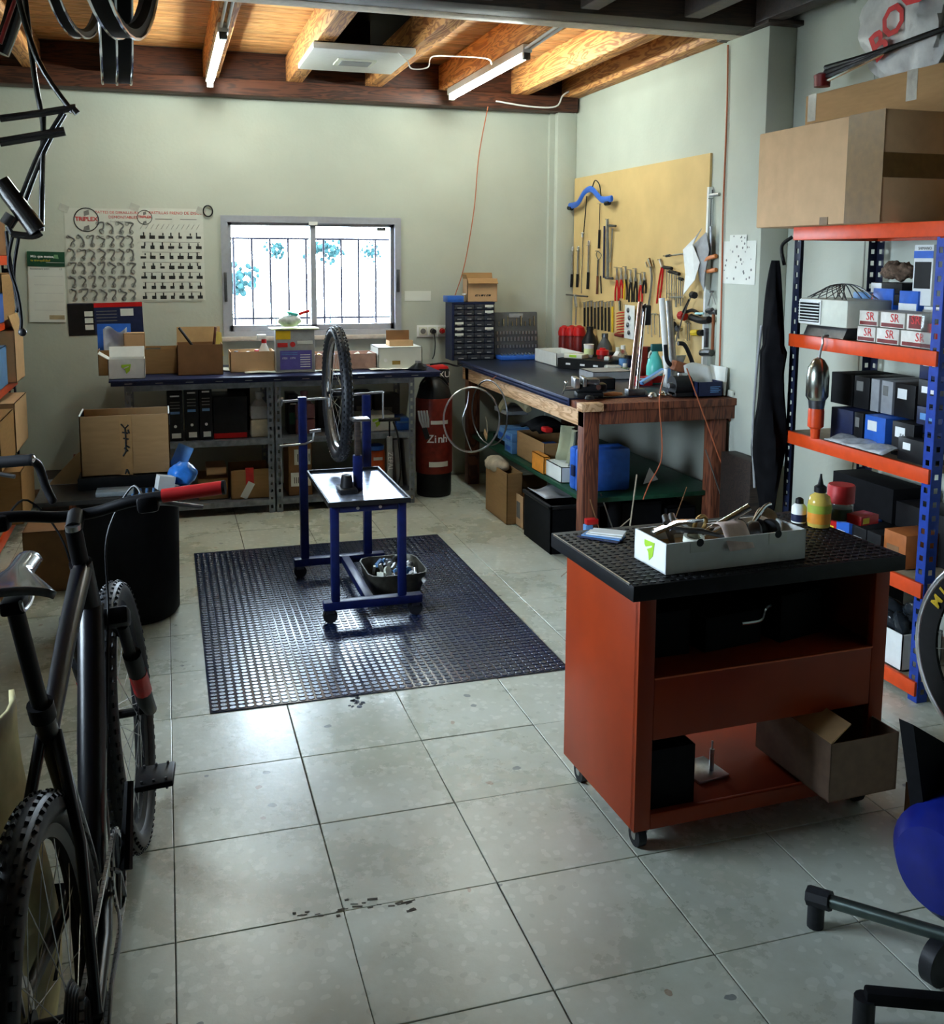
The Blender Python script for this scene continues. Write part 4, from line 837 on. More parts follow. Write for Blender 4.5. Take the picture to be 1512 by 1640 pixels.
# ---- socket set case
a=fy(793,501,863,566,4.55); hx=(a[1]-a[0])/2
t=T('socket_case','open grey socket set case standing up beside the drawer cabinet','tool case',((a[0]+a[1])/2,4.50,RBZ))
h=a[3]-RBZ
L=Matrix.Translation((0,.06,.035))@Matrix.Rotation(-.10,4,'X')
m_case=M('case_grey',(.10,.105,.11),.5)
lid=MB().box(0,.012,h/2-.02,2*hx,.035,h-.02,bev=.008,mx=L).obj('lid',m_case,t)
MB().box(0,-.009,h*.83,2*hx*.32,.006,.03,bev=.004,mx=L).obj('handle_recess',m_wgrey,lid)
for r_,(n,w_,hh,zz) in enumerate(((13,.014,.022,.30),(12,.015,.03,.17),(13,.014,.022,.06))):
    for k in range(n):
        x=-hx*.88+2*hx*.88*k/(n-1); c=MB(); p0=L@Vector((x,-.010,h*(.12+.15*r_))); p1=L@Vector((x,-.010,h*(.12+.15*r_)+hh)); c.cyl(p0,p1,w_/2,n=8).obj('socket',m_steel,lid)
for k in range(9):
    x=-hx*.8+2*hx*.8*k/8; MB().cyl(L@Vector((x,-.010,h*.60)),L@Vector((x,-.010,h*(.70+.06*(k%3)))),.006+.003*(k%2),n=8).obj('bit',m_chrome,lid)
MB().bb(-hx,hx,-.10,.05,0,.03,bev=.008).obj('base',m_blueb,t)
for k in range(12): MB().cyl((-hx*.85+k*hx*.155,-.05,.031),(-hx*.85+k*hx*.155,-.05+.03,.04),.007,n=8).obj('socket',m_steel,t)
# ---- things along the bench
def rb(px,py,h=0): return at(px,py,z=RBZ+h)
def rbox(name,label,px,py,sx,sy,h,mat,rz=0,open_=False,**k):
    p=rb(px,py); return carton(name,label,'box',p.x-sx/2,p.x+sx/2,p.y-sy/2,p.y+sy/2,RBZ,h,mat,rz=rz,open_=open_,**k)
carton('white_tray_box','open white box on the bench before the socket case','box',2.52,2.72,3.92,4.33,RBZ,.09,m_white,mi=m_white)
carton('black_crate','long black crate with stickers on the bench middle','box',2.50,2.89,3.627,3.847,RBZ,.07,m_black,rz=-.97,open_=False)
cr_=[o for o in COL.objects if o.name.startswith('black_crate')][0]
for x in (-.13,-.02,.08): MB().bb(x,x+.035,-.1112,-.11,.03,.042).obj('sticker',m_wprint,cr_,None)
def ws(px,ytop,X): q=at(px,ytop,x=X); return q.y,q.z-RBZ
for k,px in enumerate((904,916,928)):
    Y_,h=ws(px,521,2.86); t=T('red_bottle',('leftmost of three red topped squeeze bottles on bench','middle of three red topped squeeze bottles on bench','rightmost of three red topped squeeze bottles on bench')[k],'bottle',(2.86,Y_,RBZ),group='red squeeze bottles'); MB().lathe([(.04,0),(.042,.01),(.042,h-.09),(.036,h-.07)],n=18).obj('body',m_redd,t); MB().lathe([(.044,h-.075),(.046,h-.05),(.036,h-.015),(.012,h)],n=18).obj('cap',m_red,t)
def bw(name,label,px,ytop,X,r,mat,capm=None,labm=None,cap_h=.025,z0=0):
    Y_,h=ws(px,ytop,X); h-=z0; return bottle(name,label,'bottle',(X,Y_,RBZ+z0),[(r*.96,0),(r,.006),(r,h*.60),(r*.45,h*.82),(r*.4,h-cap_h)],mat,[(r*.45,h-cap_h),(r*.45,h)],capm or mat,(r*1.01,h*.15,h*.5) if labm else None,labm)
bw('black_bottle','round black bottle behind the red lidded tub',945,523,2.875,.055,m_black)
bw('oil_bottle','dark grey oil bottle with pale label on the bench middle',969,534,2.86,.05,M('oil_grey',(.07,.075,.08),.4),m_gun,m_wgrey)
Y_,h=ws(924,536,2.72); t=bottle('paper_cup','pale green and white cup on the black crate','cup',(2.70,3.80,RBZ+.071),[(.026,0),(.034,.085),(.035,.088)],m_white,None,None,(.0322,.02,.06),M('pale_lime',(.62,.68,.35),.5))
bottle('red_tub','red lidded tub standing on the black crate','tub',(2.76,3.71,RBZ+.071),[(.035,0),(.037,.035)],m_redd,[(.042,.025),(.042,.055),(.02,.06),(.02,.07)],m_red)
pack('flat_parts_box','flat pale box with green mark on the black crate left end','box',2.54,2.68,3.76,3.84,RBZ+.071,RBZ+.098,m_cream,lab=(.3,.7,.2,.8,m_green),rz=-.97)
bw('solvent_bottle','clear bottle of blue solvent leaning by the fork legs',1001,582,2.74,.028,m_glass,m_pvc,m_bluel)
bw('solvent_bottle','taller clear bottle of blue liquid behind the fork legs',998,553,2.85,.035,m_glass,m_pvc,m_bluel)
bw('white_flask','white plastic flask between black crate and fork',990,556,2.86,.035,m_pvc,m_cream)
for k,(X,Y_,s_,c,z_) in enumerate(((2.80,3.60,.045,m_steel,.071),(2.74,3.60,.04,m_paper,.071),(2.78,3.47,.06,m_green,0),(2.70,3.42,.10,m_film,0),(2.82,3.33,.06,m_black,0),(2.86,3.48,.05,m_cream,0))):
    o=thing(MB().box(0,0,s_*.3,s_,s_*.8,s_*.6,bev=s_*.12),'bench_clutter','%s small part lying on bench beside the dark grey oil bottle'%('steel','white','green','clear plastic wrapped','black','cream')[k],'part',c); o.location=(X,Y_,RBZ+z_); o.rotation_euler=(0,0,k)
carton('wood_scrap','pale wooden block lying before the clear bottles','block',2.60,2.74,3.32,3.37,RBZ,.02,m_bench,open_=False,rz=-.5)
Y_,h=ws(1050,538,2.74); t=T('spray_bottle','teal spray bottle with dark green trigger and red base label','bottle',(2.74,Y_,RBZ))
MB().lathe([(.046,0),(.048,.006),(.048,.10),(.040,.14),(.020,.175),(.018,.19)],n=24).obj('body',m_teal,t); MB().lathe([(.0485,.01),(.0485,.05)],n=24,cap=False).obj('label',m_red,t); MB().box(.01,0,.21,.075,.028,.045,bev=.008).obj('trigger_head',M('deep_teal',(.01,.09,.09),.4),t); MB().tube([(-.015,0,.20),(-.035,0,.18),(-.04,0,.15)],.006).obj('trigger',m_cream,t)
Y_,h=ws(1066,572,2.72); pack('white_tube_box','narrow white box with blue print by the spray bottle','box',2.72,2.75,Y_-.02,Y_+.02,RBZ,RBZ+.13,m_white,lab=(.2,.8,.2,.9,m_bluel))
Y_,h=ws(1035,555,2.87); pack('red_box','tall red and black box behind the teal spray bottle','box',2.83,2.90,Y_-.03,Y_+.03,RBZ,RBZ+h,m_redd,lab=(.5,1,.3,1,m_black))
pack('low_red_box','low red box lying before the teal spray bottle','box',2.58,2.69,2.86,2.92,RBZ,RBZ+.05,m_red,lab=(.05,.95,.75,.9,m_white))
for k in range(5):
    Y_,h=ws(982+13*k,548+6*(k%3),2.89); o=bottle('row_jar',('first','second','third','fourth','fifth')[k]+' small dark jar in the row along the tool board foot','jar',(2.885,Y_,RBZ),[(.028,0),(.03,.006),(.03,.07+.02*(k%2)),(.026,.08+.02*(k%2))],(m_redd,m_gun,m_navy,m_black,m_cream)[k],[(.029,.08+.02*(k%2)),(.029,.10+.02*(k%2))],(m_black,m_red,m_black,m_gun,m_white)[k])
# vise
p=rb(920,640); t=T('bench_vise','black cast iron bench vise with steel jaws at bench corner','vise',(2.13,2.52,RBZ),-.25)
MB().bb(-.06,.08,-.06,.06,0,.03,bev=.008).obj('base',m_black,t); MB().bb(-.05,.10,-.045,.045,.03,.075,bev=.012).obj('body',m_black,t)
MB().bb(-.02,.06,-.05,.05,.07,.10,bev=.008).obj('anvil',m_gun,t); MB().bb(-.075,-.045,-.06,.06,.05,.105,bev=.006).obj('front_jaw',m_steel,t); MB().bb(-.03,-.01,-.06,.06,.06,.108,bev=.004).obj('rear_jaw',m_steel,t)
MB().cyl((-.12,0,.045),(.02,0,.045),.012,n=12).obj('screw',m_steel,t); MB().cyl((-.12,-.07,.085),(-.12,.05,.01),.005,n=8).sph((-.12,-.07,.085),.009,n=8).obj('tommy_bar',m_chrome,t)
MB().cyl((.05,-.07,.06),(.05,-.03,.06),.014,n=10).obj('clamp_bolt',m_chrome,t)
rbox('grey_toolbox','flat grey steel box on the bench behind the vise',970,605,.26,.22,.05,m_wgrey)
rbox('dark_toolbox','small black box right of the vise',962,622,.13,.10,.06,m_black)
# suspension fork standing on its dropouts (crown up, slanting)
t=T('suspension_fork','bronze suspension fork stanchions standing upright on the bench','fork',(0,0,0))
A,B_=at(1010,632,y=2.52),at(1026,484,y=2.66); C_,D_=at(1020,628,y=2.52),at(1034,487,y=2.66)
m_brz=M('bronze',(.38,.24,.19),.25,.9)
MB().cyl(A,B_,.014,n=14).obj('stanchion',m_brz,t); MB().cyl(C_,D_,.009,n=12).obj('stanchion',m_chrome,t)
MB().box(A.x+.025,A.y,RBZ+.018,.10,.05,.034,bev=.004).obj('crown_block',m_gun,t); MB().box(D_.x+.004,D_.y,D_.z-.06,.05,.03,.11,bev=.006).obj('clamp',m_black,t)
t=T('white_fork_leg','pale fork leg standing upright at the centre of bench','fork',(0,0,0))
A,B_=at(1068,590,y=2.75),at(1060,478,y=2.85); MB().cyl(A,B_,.016,.018,n=14).obj('leg',m_pvc,t); A,B_=at(1079,588,y=2.80),at(1071,482,y=2.9); MB().cyl(A,B_,.021,.018,n=14).obj('second_leg',M('silver_leg',(.45,.46,.48),.3,.6),t)
MB().cyl(A-Vector((.03,0,0)),A+Vector((.02,0,0)),.02,n=12).obj('dropout',m_gun,t)
# work lamp / clamp arms
t=T('clamp_arms','black curved clamp arms joined by a rusty bracket on bench','clamp',(0,0,0))
for P in (((1066,552),(1068,575),(1075,585),(1086,588)),((1086,550),(1096,552),(1105,570),(1112,590))):
    q=[at(x,y,y=2.55) for x,y in P]; MB().tube(catm(q,5),.012,n=8).obj('arm',m_black,t)
q=at(1090,588,y=2.53); MB().box(q.x,2.53,q.z,.10,.06,.055,rot=(0,.3,0),bev=.01).obj('bracket',M('rust',(.26,.09,.04),.7,var=.3),t)
MB().cyl((q.x,2.53,RBZ),(q.x,2.53,q.z),.018,n=12).obj('stem',m_black,t)
p=rb(1092,634); t=T('bench_grinder','black round bench grinder between clamp arms and blue box','grinder',(p.x,p.y,RBZ)); MB().cyl((-.05,.02,.055),(.05,.02,.055),.052,n=24).obj('wheel_guard',m_black,t); MB().bb(-.05,.05,-.03,.07,0,.02).obj('base',m_black,t); MB().cyl((-.07,.02,.055),(.07,.02,.055),.015,n=12).obj('shaft',m_steel,t); MB().box(.01,.02,.11,.05,.02,.02,bev=.004).obj('tool_rest',m_steel,t)
p=rb(1052,622); o=thing(MB().box(0,0,.05,.17,.03,.022,rot=(0,-.42,.2),bev=.004),'torque_key','white and navy torque tool box lying aslant on bench','tool',m_bluel); o.location=(p.x,p.y+.06,RBZ+.01); MB().box(0,-.0165,.05,.15,.001,.014,rot=(0,-.42,.2)).obj('label',m_white,o,None)
p=rb(985,636); t=T('wood_file','wooden handled file lying at the bench near edge','file',(p.x,p.y+.02,RBZ+.012),.05); MB().tube([(-.06,0,0),(0,0,.002),(.05,0,0)],[.009,.013,.008],n=10).obj('handle',M('tool_wood',(.32,.12,.04),.4),t); MB().bb(-.13,-.06,-.008,.008,-.003,.003).obj('blade',m_steel,t)
for k,(px,py) in enumerate(((905,642),(940,636),(1030,632),(1045,636),(1062,634),(1075,630))):
    p=rb(px,py); o=thing(MB().lathe([(.02,0),(.026,.006),(.02,.02),(.010,.026)],n=14).cyl((0,0,.01),(.05,.01,.01),.006,n=8),'loose_part','loose %s bicycle part lying on the bench edge %s'%(('black','dark','grey','steel','chrome','blue')[k],('near the nosing','beside the vise','below the fork','left of the grinder','under the clamp arms','next to grinder')[k]),'part',(m_black,m_gun,m_wgrey,m_steel,m_chrome,m_navy)[k]); o.location=(max(2.10,p.x),max(p.y,2.37),RBZ); o.rotation_euler=(0,0,k*1.3)
# blue box with papers
p0=rb(1116,636); a=fy(1118,607,1152,634,2.36)
t=carton('blue_box','navy blue box with white lettering at the bench right end','box',a[0],a[1]+.02,2.36,2.56,RBZ,.078,m_navy,mi=m_kraft); 
for k in range(4): MB().bb(-.0,.05+.01*(k%2),-.1012,-.1,.022+.009*k,.026+.009*k).obj('print_line',m_bluel,t,None)
o=thing(MB().grid(lambda u,v:Vector((.16*(u-.5),.02*math.sin(3*u)+.05*v,.105*v+.012*math.sin(4*u))),8,6),'paper_stack','sheaf of white papers standing in the navy box','papers',m_white,thick=.004); o.location=((a[0]+a[1])/2,2.44,RBZ+.05)
o=thing(MB().bb(-.006,.006,-.08,.08,0,.15),'folder','grey folder standing at right of the navy box','folder',m_paper); o.location=(a[1]+.045,2.46,RBZ); o.rotation_euler=(0,.06,0)
o=pack('small_receipt_box','tiny pale box on the bench at the wall','box',2.885,2.925,2.33,2.38,RBZ,RBZ+.03,m_cream,lab=(.2,.8,.2,.7,m_gprint))
o=thing(MB().grid(lambda u,v:Vector((.13*(u-.5)*(.6+.6*v),.03*math.sin(6*u)*math.cos(5*v),.17*v)),12,10),'rag_bag','blue and white printed plastic bag standing on bench','bag',M('printed_bag',(.55,.62,.75),.3,var=.35,scale=14),thick=.002); o.location=(2.82,2.86,RBZ)
# wires from bench down
for P,l in ((((1064,600),(1056,640),(1060,700),(1058,740),(1040,775),(1030,800)),'thin orange wire hanging off the bench front end'),(((1100,590),(1118,640),(1140,700),(1160,750),(1185,780)),'orange flex hanging from the bench towards the floor')):
    q=[at(x,y,y=2.29) for x,y in P]; thing(MB().tube(catm(q,6),.0035,n=6),'hanging_wire',l,'cable',m_cord)
# ================================================================ LOWER SHELF AND FLOOR UNDER BENCH
UZ=.362
def ub(name,label,x0,y0,x1,y1,X,zb,d,mat,kind='carton',**k):
    f=fx(x0,y0,x1,y1,X); ya,yb=min(f[0],f[1]),max(f[0],f[1])
    return carton(name,label,'box',X,X+d,ya,yb,zb,max(.03,f[3]-zb),mat,**k)
t=T('blue_case','bright blue hard plastic tool case upright on lower bench shelf','tool case',(2.10,2.60,UZ)); 
MB().bb(0,.30,-.075,-.002,0,.235,bev=.018).obj('shell',m_blueb,t); MB().bb(0,.30,.002,.075,0,.235,bev=.018).obj('shell',m_blueb,t); MB().bb(-.012,.0,-.02,.02,.08,.14,bev=.004).obj('latch',m_navy,t)
ub('white_print_box','white carton with printed mark below the cloth on lower shelf',874,742,899,768,2.10,UZ,.2,m_paper,open_=False)
o=thing(MB().grid(lambda u,v:Vector((.02+.05*math.sin(2.5*u)-.12*(v-.5)**2+.02*math.sin(11*u),.22*(u-.5),.20*(1-abs(2*v-1))+.01*math.sin(9*v+u))),10,10),'shop_cloth','olive and pink cloth draped over things on lower shelf','cloth',M('olive_cloth',(.33,.34,.22),.9,var=.2,scale=9),thick=.004); o.location=(2.14,2.86,UZ+.10)
ub('orange_box','orange box on the lower bench shelf left of the cloth',852,727,871,748,2.085,UZ,.04,M('orange_card',(.75,.28,.03),.6),open_=False)
ub('blue_package','pair of navy blue packages above the orange box',857,712,872,729,2.15,UZ+.06,.12,m_blueb,open_=False)
ub('long_brown_carton','open brown carton on the lower bench shelf',828,700,872,735,2.13,UZ,.28,m_card)
for k,(x0,y0,x1,y1) in enumerate(((797,684,808,704),(808,692,820,706),(808,706,820,726))):
    f=fx(x0,y0,x1,y1,2.11); pack('light_blue_box',('top left light blue box stacked on lower shelf','upper right light blue box stacked on lower shelf','bottom light blue box of the stack on lower shelf')[k],'box',2.11,2.30,min(f[:2]),max(f[:2]),max(UZ,f[2]) if k==2 else f[2],f[3],m_bluel,face='l',lab=(.2,.8,.2,.6,m_blueb))
ub('shelf_dark_box','dark box carrying the light blue boxes on lower shelf',790,704,830,735,2.16,UZ,.3,m_blackm,open_=False)
o=thing(MB().grid(lambda u,v:Vector((.22*(u-.5),.34*(v-.5),.05*math.sin(PI*u)*math.sin(PI*v)+.01*math.sin(12*v))),10,12),'folded_jacket','dark folded jacket lying on the light blue boxes','clothing',m_cloth,thick=.02); o.location=(2.24,3.38,.575)
o=thing(MB().box(0,0,0,.05,.08,.03,bev=.01),'red_white_packet','red and white packet lying on the folded jacket','packet',m_red); o.location=(2.16,3.16,.60)
o=thing(MB().tube(catm([(0,.25,0),(0,.1,.09),(.02,-.05,.10),(.03,-.2,.06)]),[.03]*18+[.02],n=8),'straw_bundle','pale straw coloured bundle lying under the bench top','bundle',M('straw',(.45,.40,.24),.9)); o.location=(2.16,3.75,.60)
ub('paper_bundle','grey white newspaper bundle standing under bench top',792,655,812,668,2.15,.575,.15,m_wgrey,open_=False)
o=thing(MB().box(0,0,0,.006,.07,.045,rot=(.5,0,0)),'price_tag','tan paper tag hanging from a string beside the rim','tag',m_cardl); o.location=at(778,696,x=2.06)
o=thing(MB().tube(catm([(0,.03,.09),(0,.0,.05),(.0,-.01,.0),(.0,.01,-.07)]),.004,n=6),'tag_string','brown twine from which the tan tag hangs','string',m_beige); o.location=at(780,690,x=2.07)
# floor
t=ub('paper_sack','tall brown paper carton on the floor under the bench far part',778,748,812,815,1.96,0,.10,m_card)
o=thing(MB().sph((0,0,0),.075,(.9,1.9,.6),n=24),'rag_pile','crumpled beige rags heaped on the brown paper carton','rags',m_beige); o.location=(2.0,3.6,.315); md=o.modifiers.new('d','DISPLACE'); tx=bpy.data.textures.new('rag','CLOUDS'); tx.noise_scale=.06; md.texture=tx; md.strength=.04
ub('leaning_carton','tan carton with raised flap on the floor beside black bin',811,775,830,826,2.15,0,.2,m_card,flaps=(('f',-.2,.4),))
t=ub('marked_carton','tan carton with dark print on the floor behind black bin',823,792,838,846,2.02,0,.10,m_cardl)
MB().bb(-.0515,-.05,-.03,.03,.05,.15).obj('print',m_gprint,t,None)
t=T('black_bin','black plastic bin with papers on its rim on the floor under the bench','bin',(2.14,2.86,0)); b=MB()
b.prism([(-.14,-.20),(.14,-.20),(.14,.20),(-.14,.20)],.008)
for (x0,x1,y0,y1) in ((-.15,-.14,-.21,.21),(.14,.15,-.21,.21),(-.15,.15,-.21,-.20),(-.15,.15,.20,.21)): b.bb(x0,x1,y0,y1,0,.26)
b.obj('body',m_blackm,t,None); MB().bb(-.16,-.14,-.22,.22,.25,.27,bev=.004).bb(-.16,.16,-.22,-.20,.25,.27,bev=.004).obj('rim',m_black,t)
o=thing(MB().grid(lambda u,v:Vector((.2*(u-.5),.28*(v-.5),.015*math.sin(6*u)*math.sin(5*v))),8,8),'crumpled_sheet','grey crumpled sheet lying on top of the black bin','sheet',m_wgrey,thick=.002); o.location=(2.10,2.90,.285)
t=T('red_level','blue white upright gauge with red tip beside the bench leg','gauge',(2.02,2.22,0)); MB().bb(-.02,.02,-.02,.02,0,.28,bev=.004).obj('body',m_bluel,t); MB().bb(-.015,.05,-.02,.02,.28,.31,bev=.006).obj('head',m_red,t)
# junk under the bench near end
for k,(P,r_) in enumerate(((((1000,840),(1020,760)),.004),(((945,800),(985,850)),.003),(((900,845),(1010,830)),.003),(((1130,720),(1190,815)),.004),(((1060,815),(1100,780)),.003),(((962,790),(1000,815)),.004))):
    A,B_=[at(x,y,y=2.15+.06*k) for x,y in P]
    A.z=max(A.z,.003); 
    lo=A if A.z<B_.z else B_; lo.z=.004
    thing(MB().cyl(A,B_,r_,n=6),'thin_rod','%s leaning in the dark under bench end'%('thin pale rod','thin brown stick','long tan cane','pale metal rod','short bent stick','short grey rod')[k],'rod',(m_beige,m_cardd,m_beige,m_steel,m_cardd,m_wgrey)[k])
for k,(px,py,s_) in enumerate(((1030,775,.09),(965,790,.07))):
    p=at(px,py,y=2.6); o=thing(MB().prism([(0,0),(s_,.02),(s_*.4,s_)],.004,XZ(0,0,0)),'torn_paper',('white torn paper triangle under the bench','pale paper scrap beside bench leg')[k],'paper',m_paper); o.location=(p.x,2.6,max(p.z,.01))
for k,(x0,x1,y0,y1,h) in enumerate(((2.34,2.58,2.5,2.8,.30),(2.60,2.77,2.47,2.70,.26))): carton('dark_box',('large dark box under bench near end','smaller dark box under bench near wall')[k],'box',x0,x1,y0,y1,0,h,m_blackm,open_=False)
o=thing(MB().bb(2.86,2.90,2.18,2.52,0,.62,bev=.003),'leaning_board','dark reddish board leaning on the pillar under the bench','board',m_redd) if 0 else thing(MB().bb(2.80,2.885,2.0,2.28,0,.60,bev=.003),'leaning_board','dark board standing against the pillar below the bench end','board',m_dark)
# ================================================================ TOOL BOARD
a=(at(918,290,x=XR).y,at(1154,246,x=XR).y)
pgb=thing(MB().bb(XR-.015,XR-.001,2.73,4.65,RBZ+.01,2.186),'tool_board','tan fibreboard tool board on wall above the wooden bench','board',m_peg,smooth=None)
PX_=XR-.015
def bp(x,y,off=.012): q=at(x,y,x=PX_-off); return Vector((PX_-off,q.y,q.z))
def nail(par,p,L=.03): MB().cyl((PX_,p.y,p.z),(PX_-L,p.y,p.z),.0018,n=6).obj('hook',m_gun,par)
def hung(name,label,cat,segs,group=None,hook=None):
    t=T(name,label,cat,(0,0,0),group=group)
    for i,(nm,mat,pts,r,*o) in enumerate(segs):
        q=[bp(x,y,o[0] if o else .014) for x,y in pts]
        MB().tube(q if len(q)<3 else catm(q,5),r,n=8,flat=o[1] if len(o)>1 else 1).obj(nm,mat,t)
    p=segs[0][2][0]; nail(t,bp(*(hook or p)))
    return t
# blue wheel dishing gauge
hung('dishing_gauge','blue arched wheel dishing gauge hung at top left of board','gauge',[('arch',m_blueb,((912,330),(925,326),(936,308),(947,303),(957,313),(965,320),(980,318)),.011,.05,2.0),('cable_loop',m_black,((948,303),(953,289),(960,296),(963,316)),.004,.05),('rod',m_black,((940,314),(935,372)),.004,.03),('end_pad',m_black,((911,333),(916,334)),.016,.05),('end_pad',m_black,((970,326),(976,325)),.015,.05)])
hung('spoke_rod','thin black handled rod below the blue gauge','tool',[('rod',m_black,((961,326),(960,368)),.003),('handle',m_black,((960,368),(959,398)),.008)])
for k,(x,y0,y1,y2) in enumerate(((917,386,402,460),(926,387,402,460),(943,372,393,463))):
    t=hung('cone_spanner',('leftmost steel shaft spanner with black grip on board','second steel shaft spanner with black grip on board','tallest steel spanner with black double grip on board')[k],'spanner',[('shaft',m_steel,((x,y1),(x-1,(y1+y2)/2+8)),.007),('grip',m_black,((x-1,(y1+y2)/2+8),(x-2,y2)),.010)],'spanners at board left edge')
    q=bp(x,y1); b=MB(); b.tube([(q.x,q.y+.012*math.cos(a_),q.z+.018+.02*math.sin(a_)) for a_ in [PI*1.5-2.4+4.8*i/12 for i in range(13)]],.004,n=6); b.obj('jaw',m_steel,t)
hung('socket_bar','slim steel bar with white collar hanging on board left','tool',[('bar',m_gun,((934,374),(931,470)),.003),('collar',m_white,((933,372),(933,380)),.008)])
hung('hook_pliers','black handled hook tool with ring eye on board','tool',[('eye',m_gun,((957,402),(963,408),(959,416),(955,408),(957,402)),.003),('shaft',m_gun,((958,416),(957,445)),.006),('handle',m_benchred,((957,442),(956,471)),.008),('handle',m_black,((962,442),(963,470)),.005)])
hung('seat_tube_cutter','long steel tube tool with clamp arms hung on board','tool',[('tube',m_steel,((973,351),(974,446)),.011,.03),('bar',m_navy,((968,362),(967,445)),.007),('arm',m_gun,((974,361),(986,362)),.008,.03),('rod',m_steel,((981,366),(979,400),(977,420)),.005),('foot',m_gun,((970,445),(981,446)),.009,.03)])
# pliers row
pl=[(988,428,482,m_red,'slim red handled'),(995,429,478,m_red,'red handled'),(1002,427,480,m_yellow,'yellow and black handled'),(1010,432,484,m_black,'black handled'),(1018,430,484,m_black,'wide black handled'),(1026,438,486,m_red,'dark red handled'),(1032,436,470,m_black,'small black handled')]
for k,(x,y0,y1,mm,ds) in enumerate(pl):
    ym=y0+(y1-y0)*.38
    hung('pliers',ds+' pliers in the upper tool row','pliers',[('jaw',m_steel,((x-1.2,y0),(x+1.2,ym)),[.003,.007]),('jaw',m_steel,((x+1.2,y0),(x-1.2,ym)),[.003,.007]),('handle',mm,((x,ym),(x-2.4,(ym+y1)/2),(x-2.6,y1)),.006),('handle',mm if k!=2 else m_black,((x,ym),(x+2.4,(ym+y1)/2),(x+2.2,y1)),.006)],'pliers in the upper row')
hung('adjustable_wrench','large chrome adjustable wrench hung near board centre','wrench',[('shaft',m_steel,((1042,428),(1044,450),(1039,490)),[.008]*11,.02),('jaw',m_chrome,((1040,415),(1044,428)),.014,.02),('lip',m_chrome,((1035,420),(1037,428)),.007,.02)])
hung('pipe_pliers','red handled slip joint pliers right of adjustable wrench','pliers',[('jaw',m_steel,((1057,416),(1061,428)),.009),('handle',m_red,((1060,428),(1055,455),(1052,486)),.006),('handle',m_red,((1062,428),(1060,455),(1056,484)),.006)])
for k,(x,y0,L) in enumerate(((1068,428,50),(1076,435,52),(1083,437,55),(1090,446,44))):
    hung('hex_key',('largest black T handle hex key','second black T handle hex key','third black T handle hex key','smallest black T handle hex key nearest the white paper')[k],'hex key',[('handle',m_black,((x-5+k,y0),(x+8-k*1.5,y0+2)),.010,.025),('shaft',m_steel,((x,y0),(x,y0+L)),.0035,.025),('shaft_pin',m_steel,((x+4,y0+2),(x+3.5,y0+L-6)),.0025,.025)],'T handle hex keys')
hung('steel_peg','horizontal steel peg bar reaching towards the white paper','bar',[('bar',m_steel,((1066,410),(1100,406)),.005,.04),('nut',m_gun,((1067,410),(1073,409)),.008,.04)])
for k,(x,y0,y1) in enumerate(((1076,478,474),)): hung('steel_bar','short horizontal steel bar under the T handle keys','bar',[('bar',m_steel,((1074,476),(1094,476)),.006,.03)])
# white papers hanging
def sheet(name,label,poly,off,mat,cat='paper'):
    q=[at(x,y,x=PX_-off) for x,y in poly]; b=MB(); V=[b.b.verts.new((PX_-off-.02*((i*7)%3)/2,p.y,p.z)) for i,p in enumerate(q)]; b.b.faces.new(V); o=thing(b,name,label,cat,mat,smooth=None,thick=.003); return o
sheet('folded_paper','large folded white paper hanging on board right side',((1124,366),(1118,378),(1099,400),(1098,440),(1097,472),(1118,448),(1121,420),(1112,392)),.05,m_white)
sheet('grey_paper','grey paper sheet hanging beside the folded white paper',((1131,372),(1113,392),(1121,415),(1120,448),(1130,466),(1134,440),(1136,400)),.03,m_wgrey)
hung('hand_saw','orange wooden handled saw hanging at the board right edge','saw',[('handle',M('saw_wood',(.55,.17,.04),.4),((1147,410),(1134,414),(1128,424),(1130,434),(1147,432)),.010,.03,1.2),('blade',m_gun,((1138,362),(1137,412)),.018,.02,.15)])
hung('spring_chain','thin spring hanging from a bracket at top right of board','spring',[('spring',m_gun,((1139,318),(1138,362)),.003,.03),('bracket',m_steel,((1138,313),(1152,311)),.010,.03),('wing_nut',m_gun,((1141,304),(1141,312)),.005,.03)])
# lower row of spanners
for k in range(9):
    x=936+5.6*k; y0=484-1.0*(k%3); y1=523+1.2*k
    hung('spanner','%s in the lower spanner row'%('leftmost short black spanner','second black handled spanner','third black handled spanner','fourth black handled spanner','fifth black handled spanner','sixth black handled spanner','seventh black handled spanner','eighth black handled spanner','yellow handled spanner at the end')[k],'spanner',[('head',m_steel,((x,y0),(x,y0+9)),[.008,.006]),('handle',m_yellow if k==8 else m_black,((x,y0+9),(x,y1)),.0075)],'lower spanner row')
hung('t_wrench','steel T bar socket wrench at lower left of board','wrench',[('bar',m_gun,((907,472),(941,475)),.006,.05),('stem',m_steel,((921,472),(923,492)),.012,.05),('shaft',m_steel,((923,492),(922,520)),.006,.05)])
t=hung('chain_whip','red coiled chain whip with silver top in the lower row','tool',[('head',m_chrome,((993,482),(994,498)),.012)])
for k in range(8): q0,q1=bp(988,502+4.4*k,.02),bp(1000,500+4.4*k,.02); MB().tube([q0,(q0+q1)/2+Vector((-.012,0,0)),q1],.004,n=6).obj('coil',m_red,t)
MB().tube([bp(986,536),bp(998,538)],.012).obj('base_coil',m_redd,t)
t=T('blister_pack','white blister pack with dark parts hung beside the red chain whip','package',(0,0,0)); A,B_=bp(1002,488,.015),bp(1016,544,.015)
MB().bb(A.x-.006,A.x,B_.y,A.y,B_.z,A.z,bev=.002).obj('card',m_white,t); 
for k in range(4):
    z=A.z-(A.z-B_.z)*(.15+.22*k); MB().sph((A.x-.012,(A.y+B_.y)/2+.01*(-1)**k,z),.014,(.6,1,1.2),n=10).obj('part',m_gun,t)
nail(t,A)
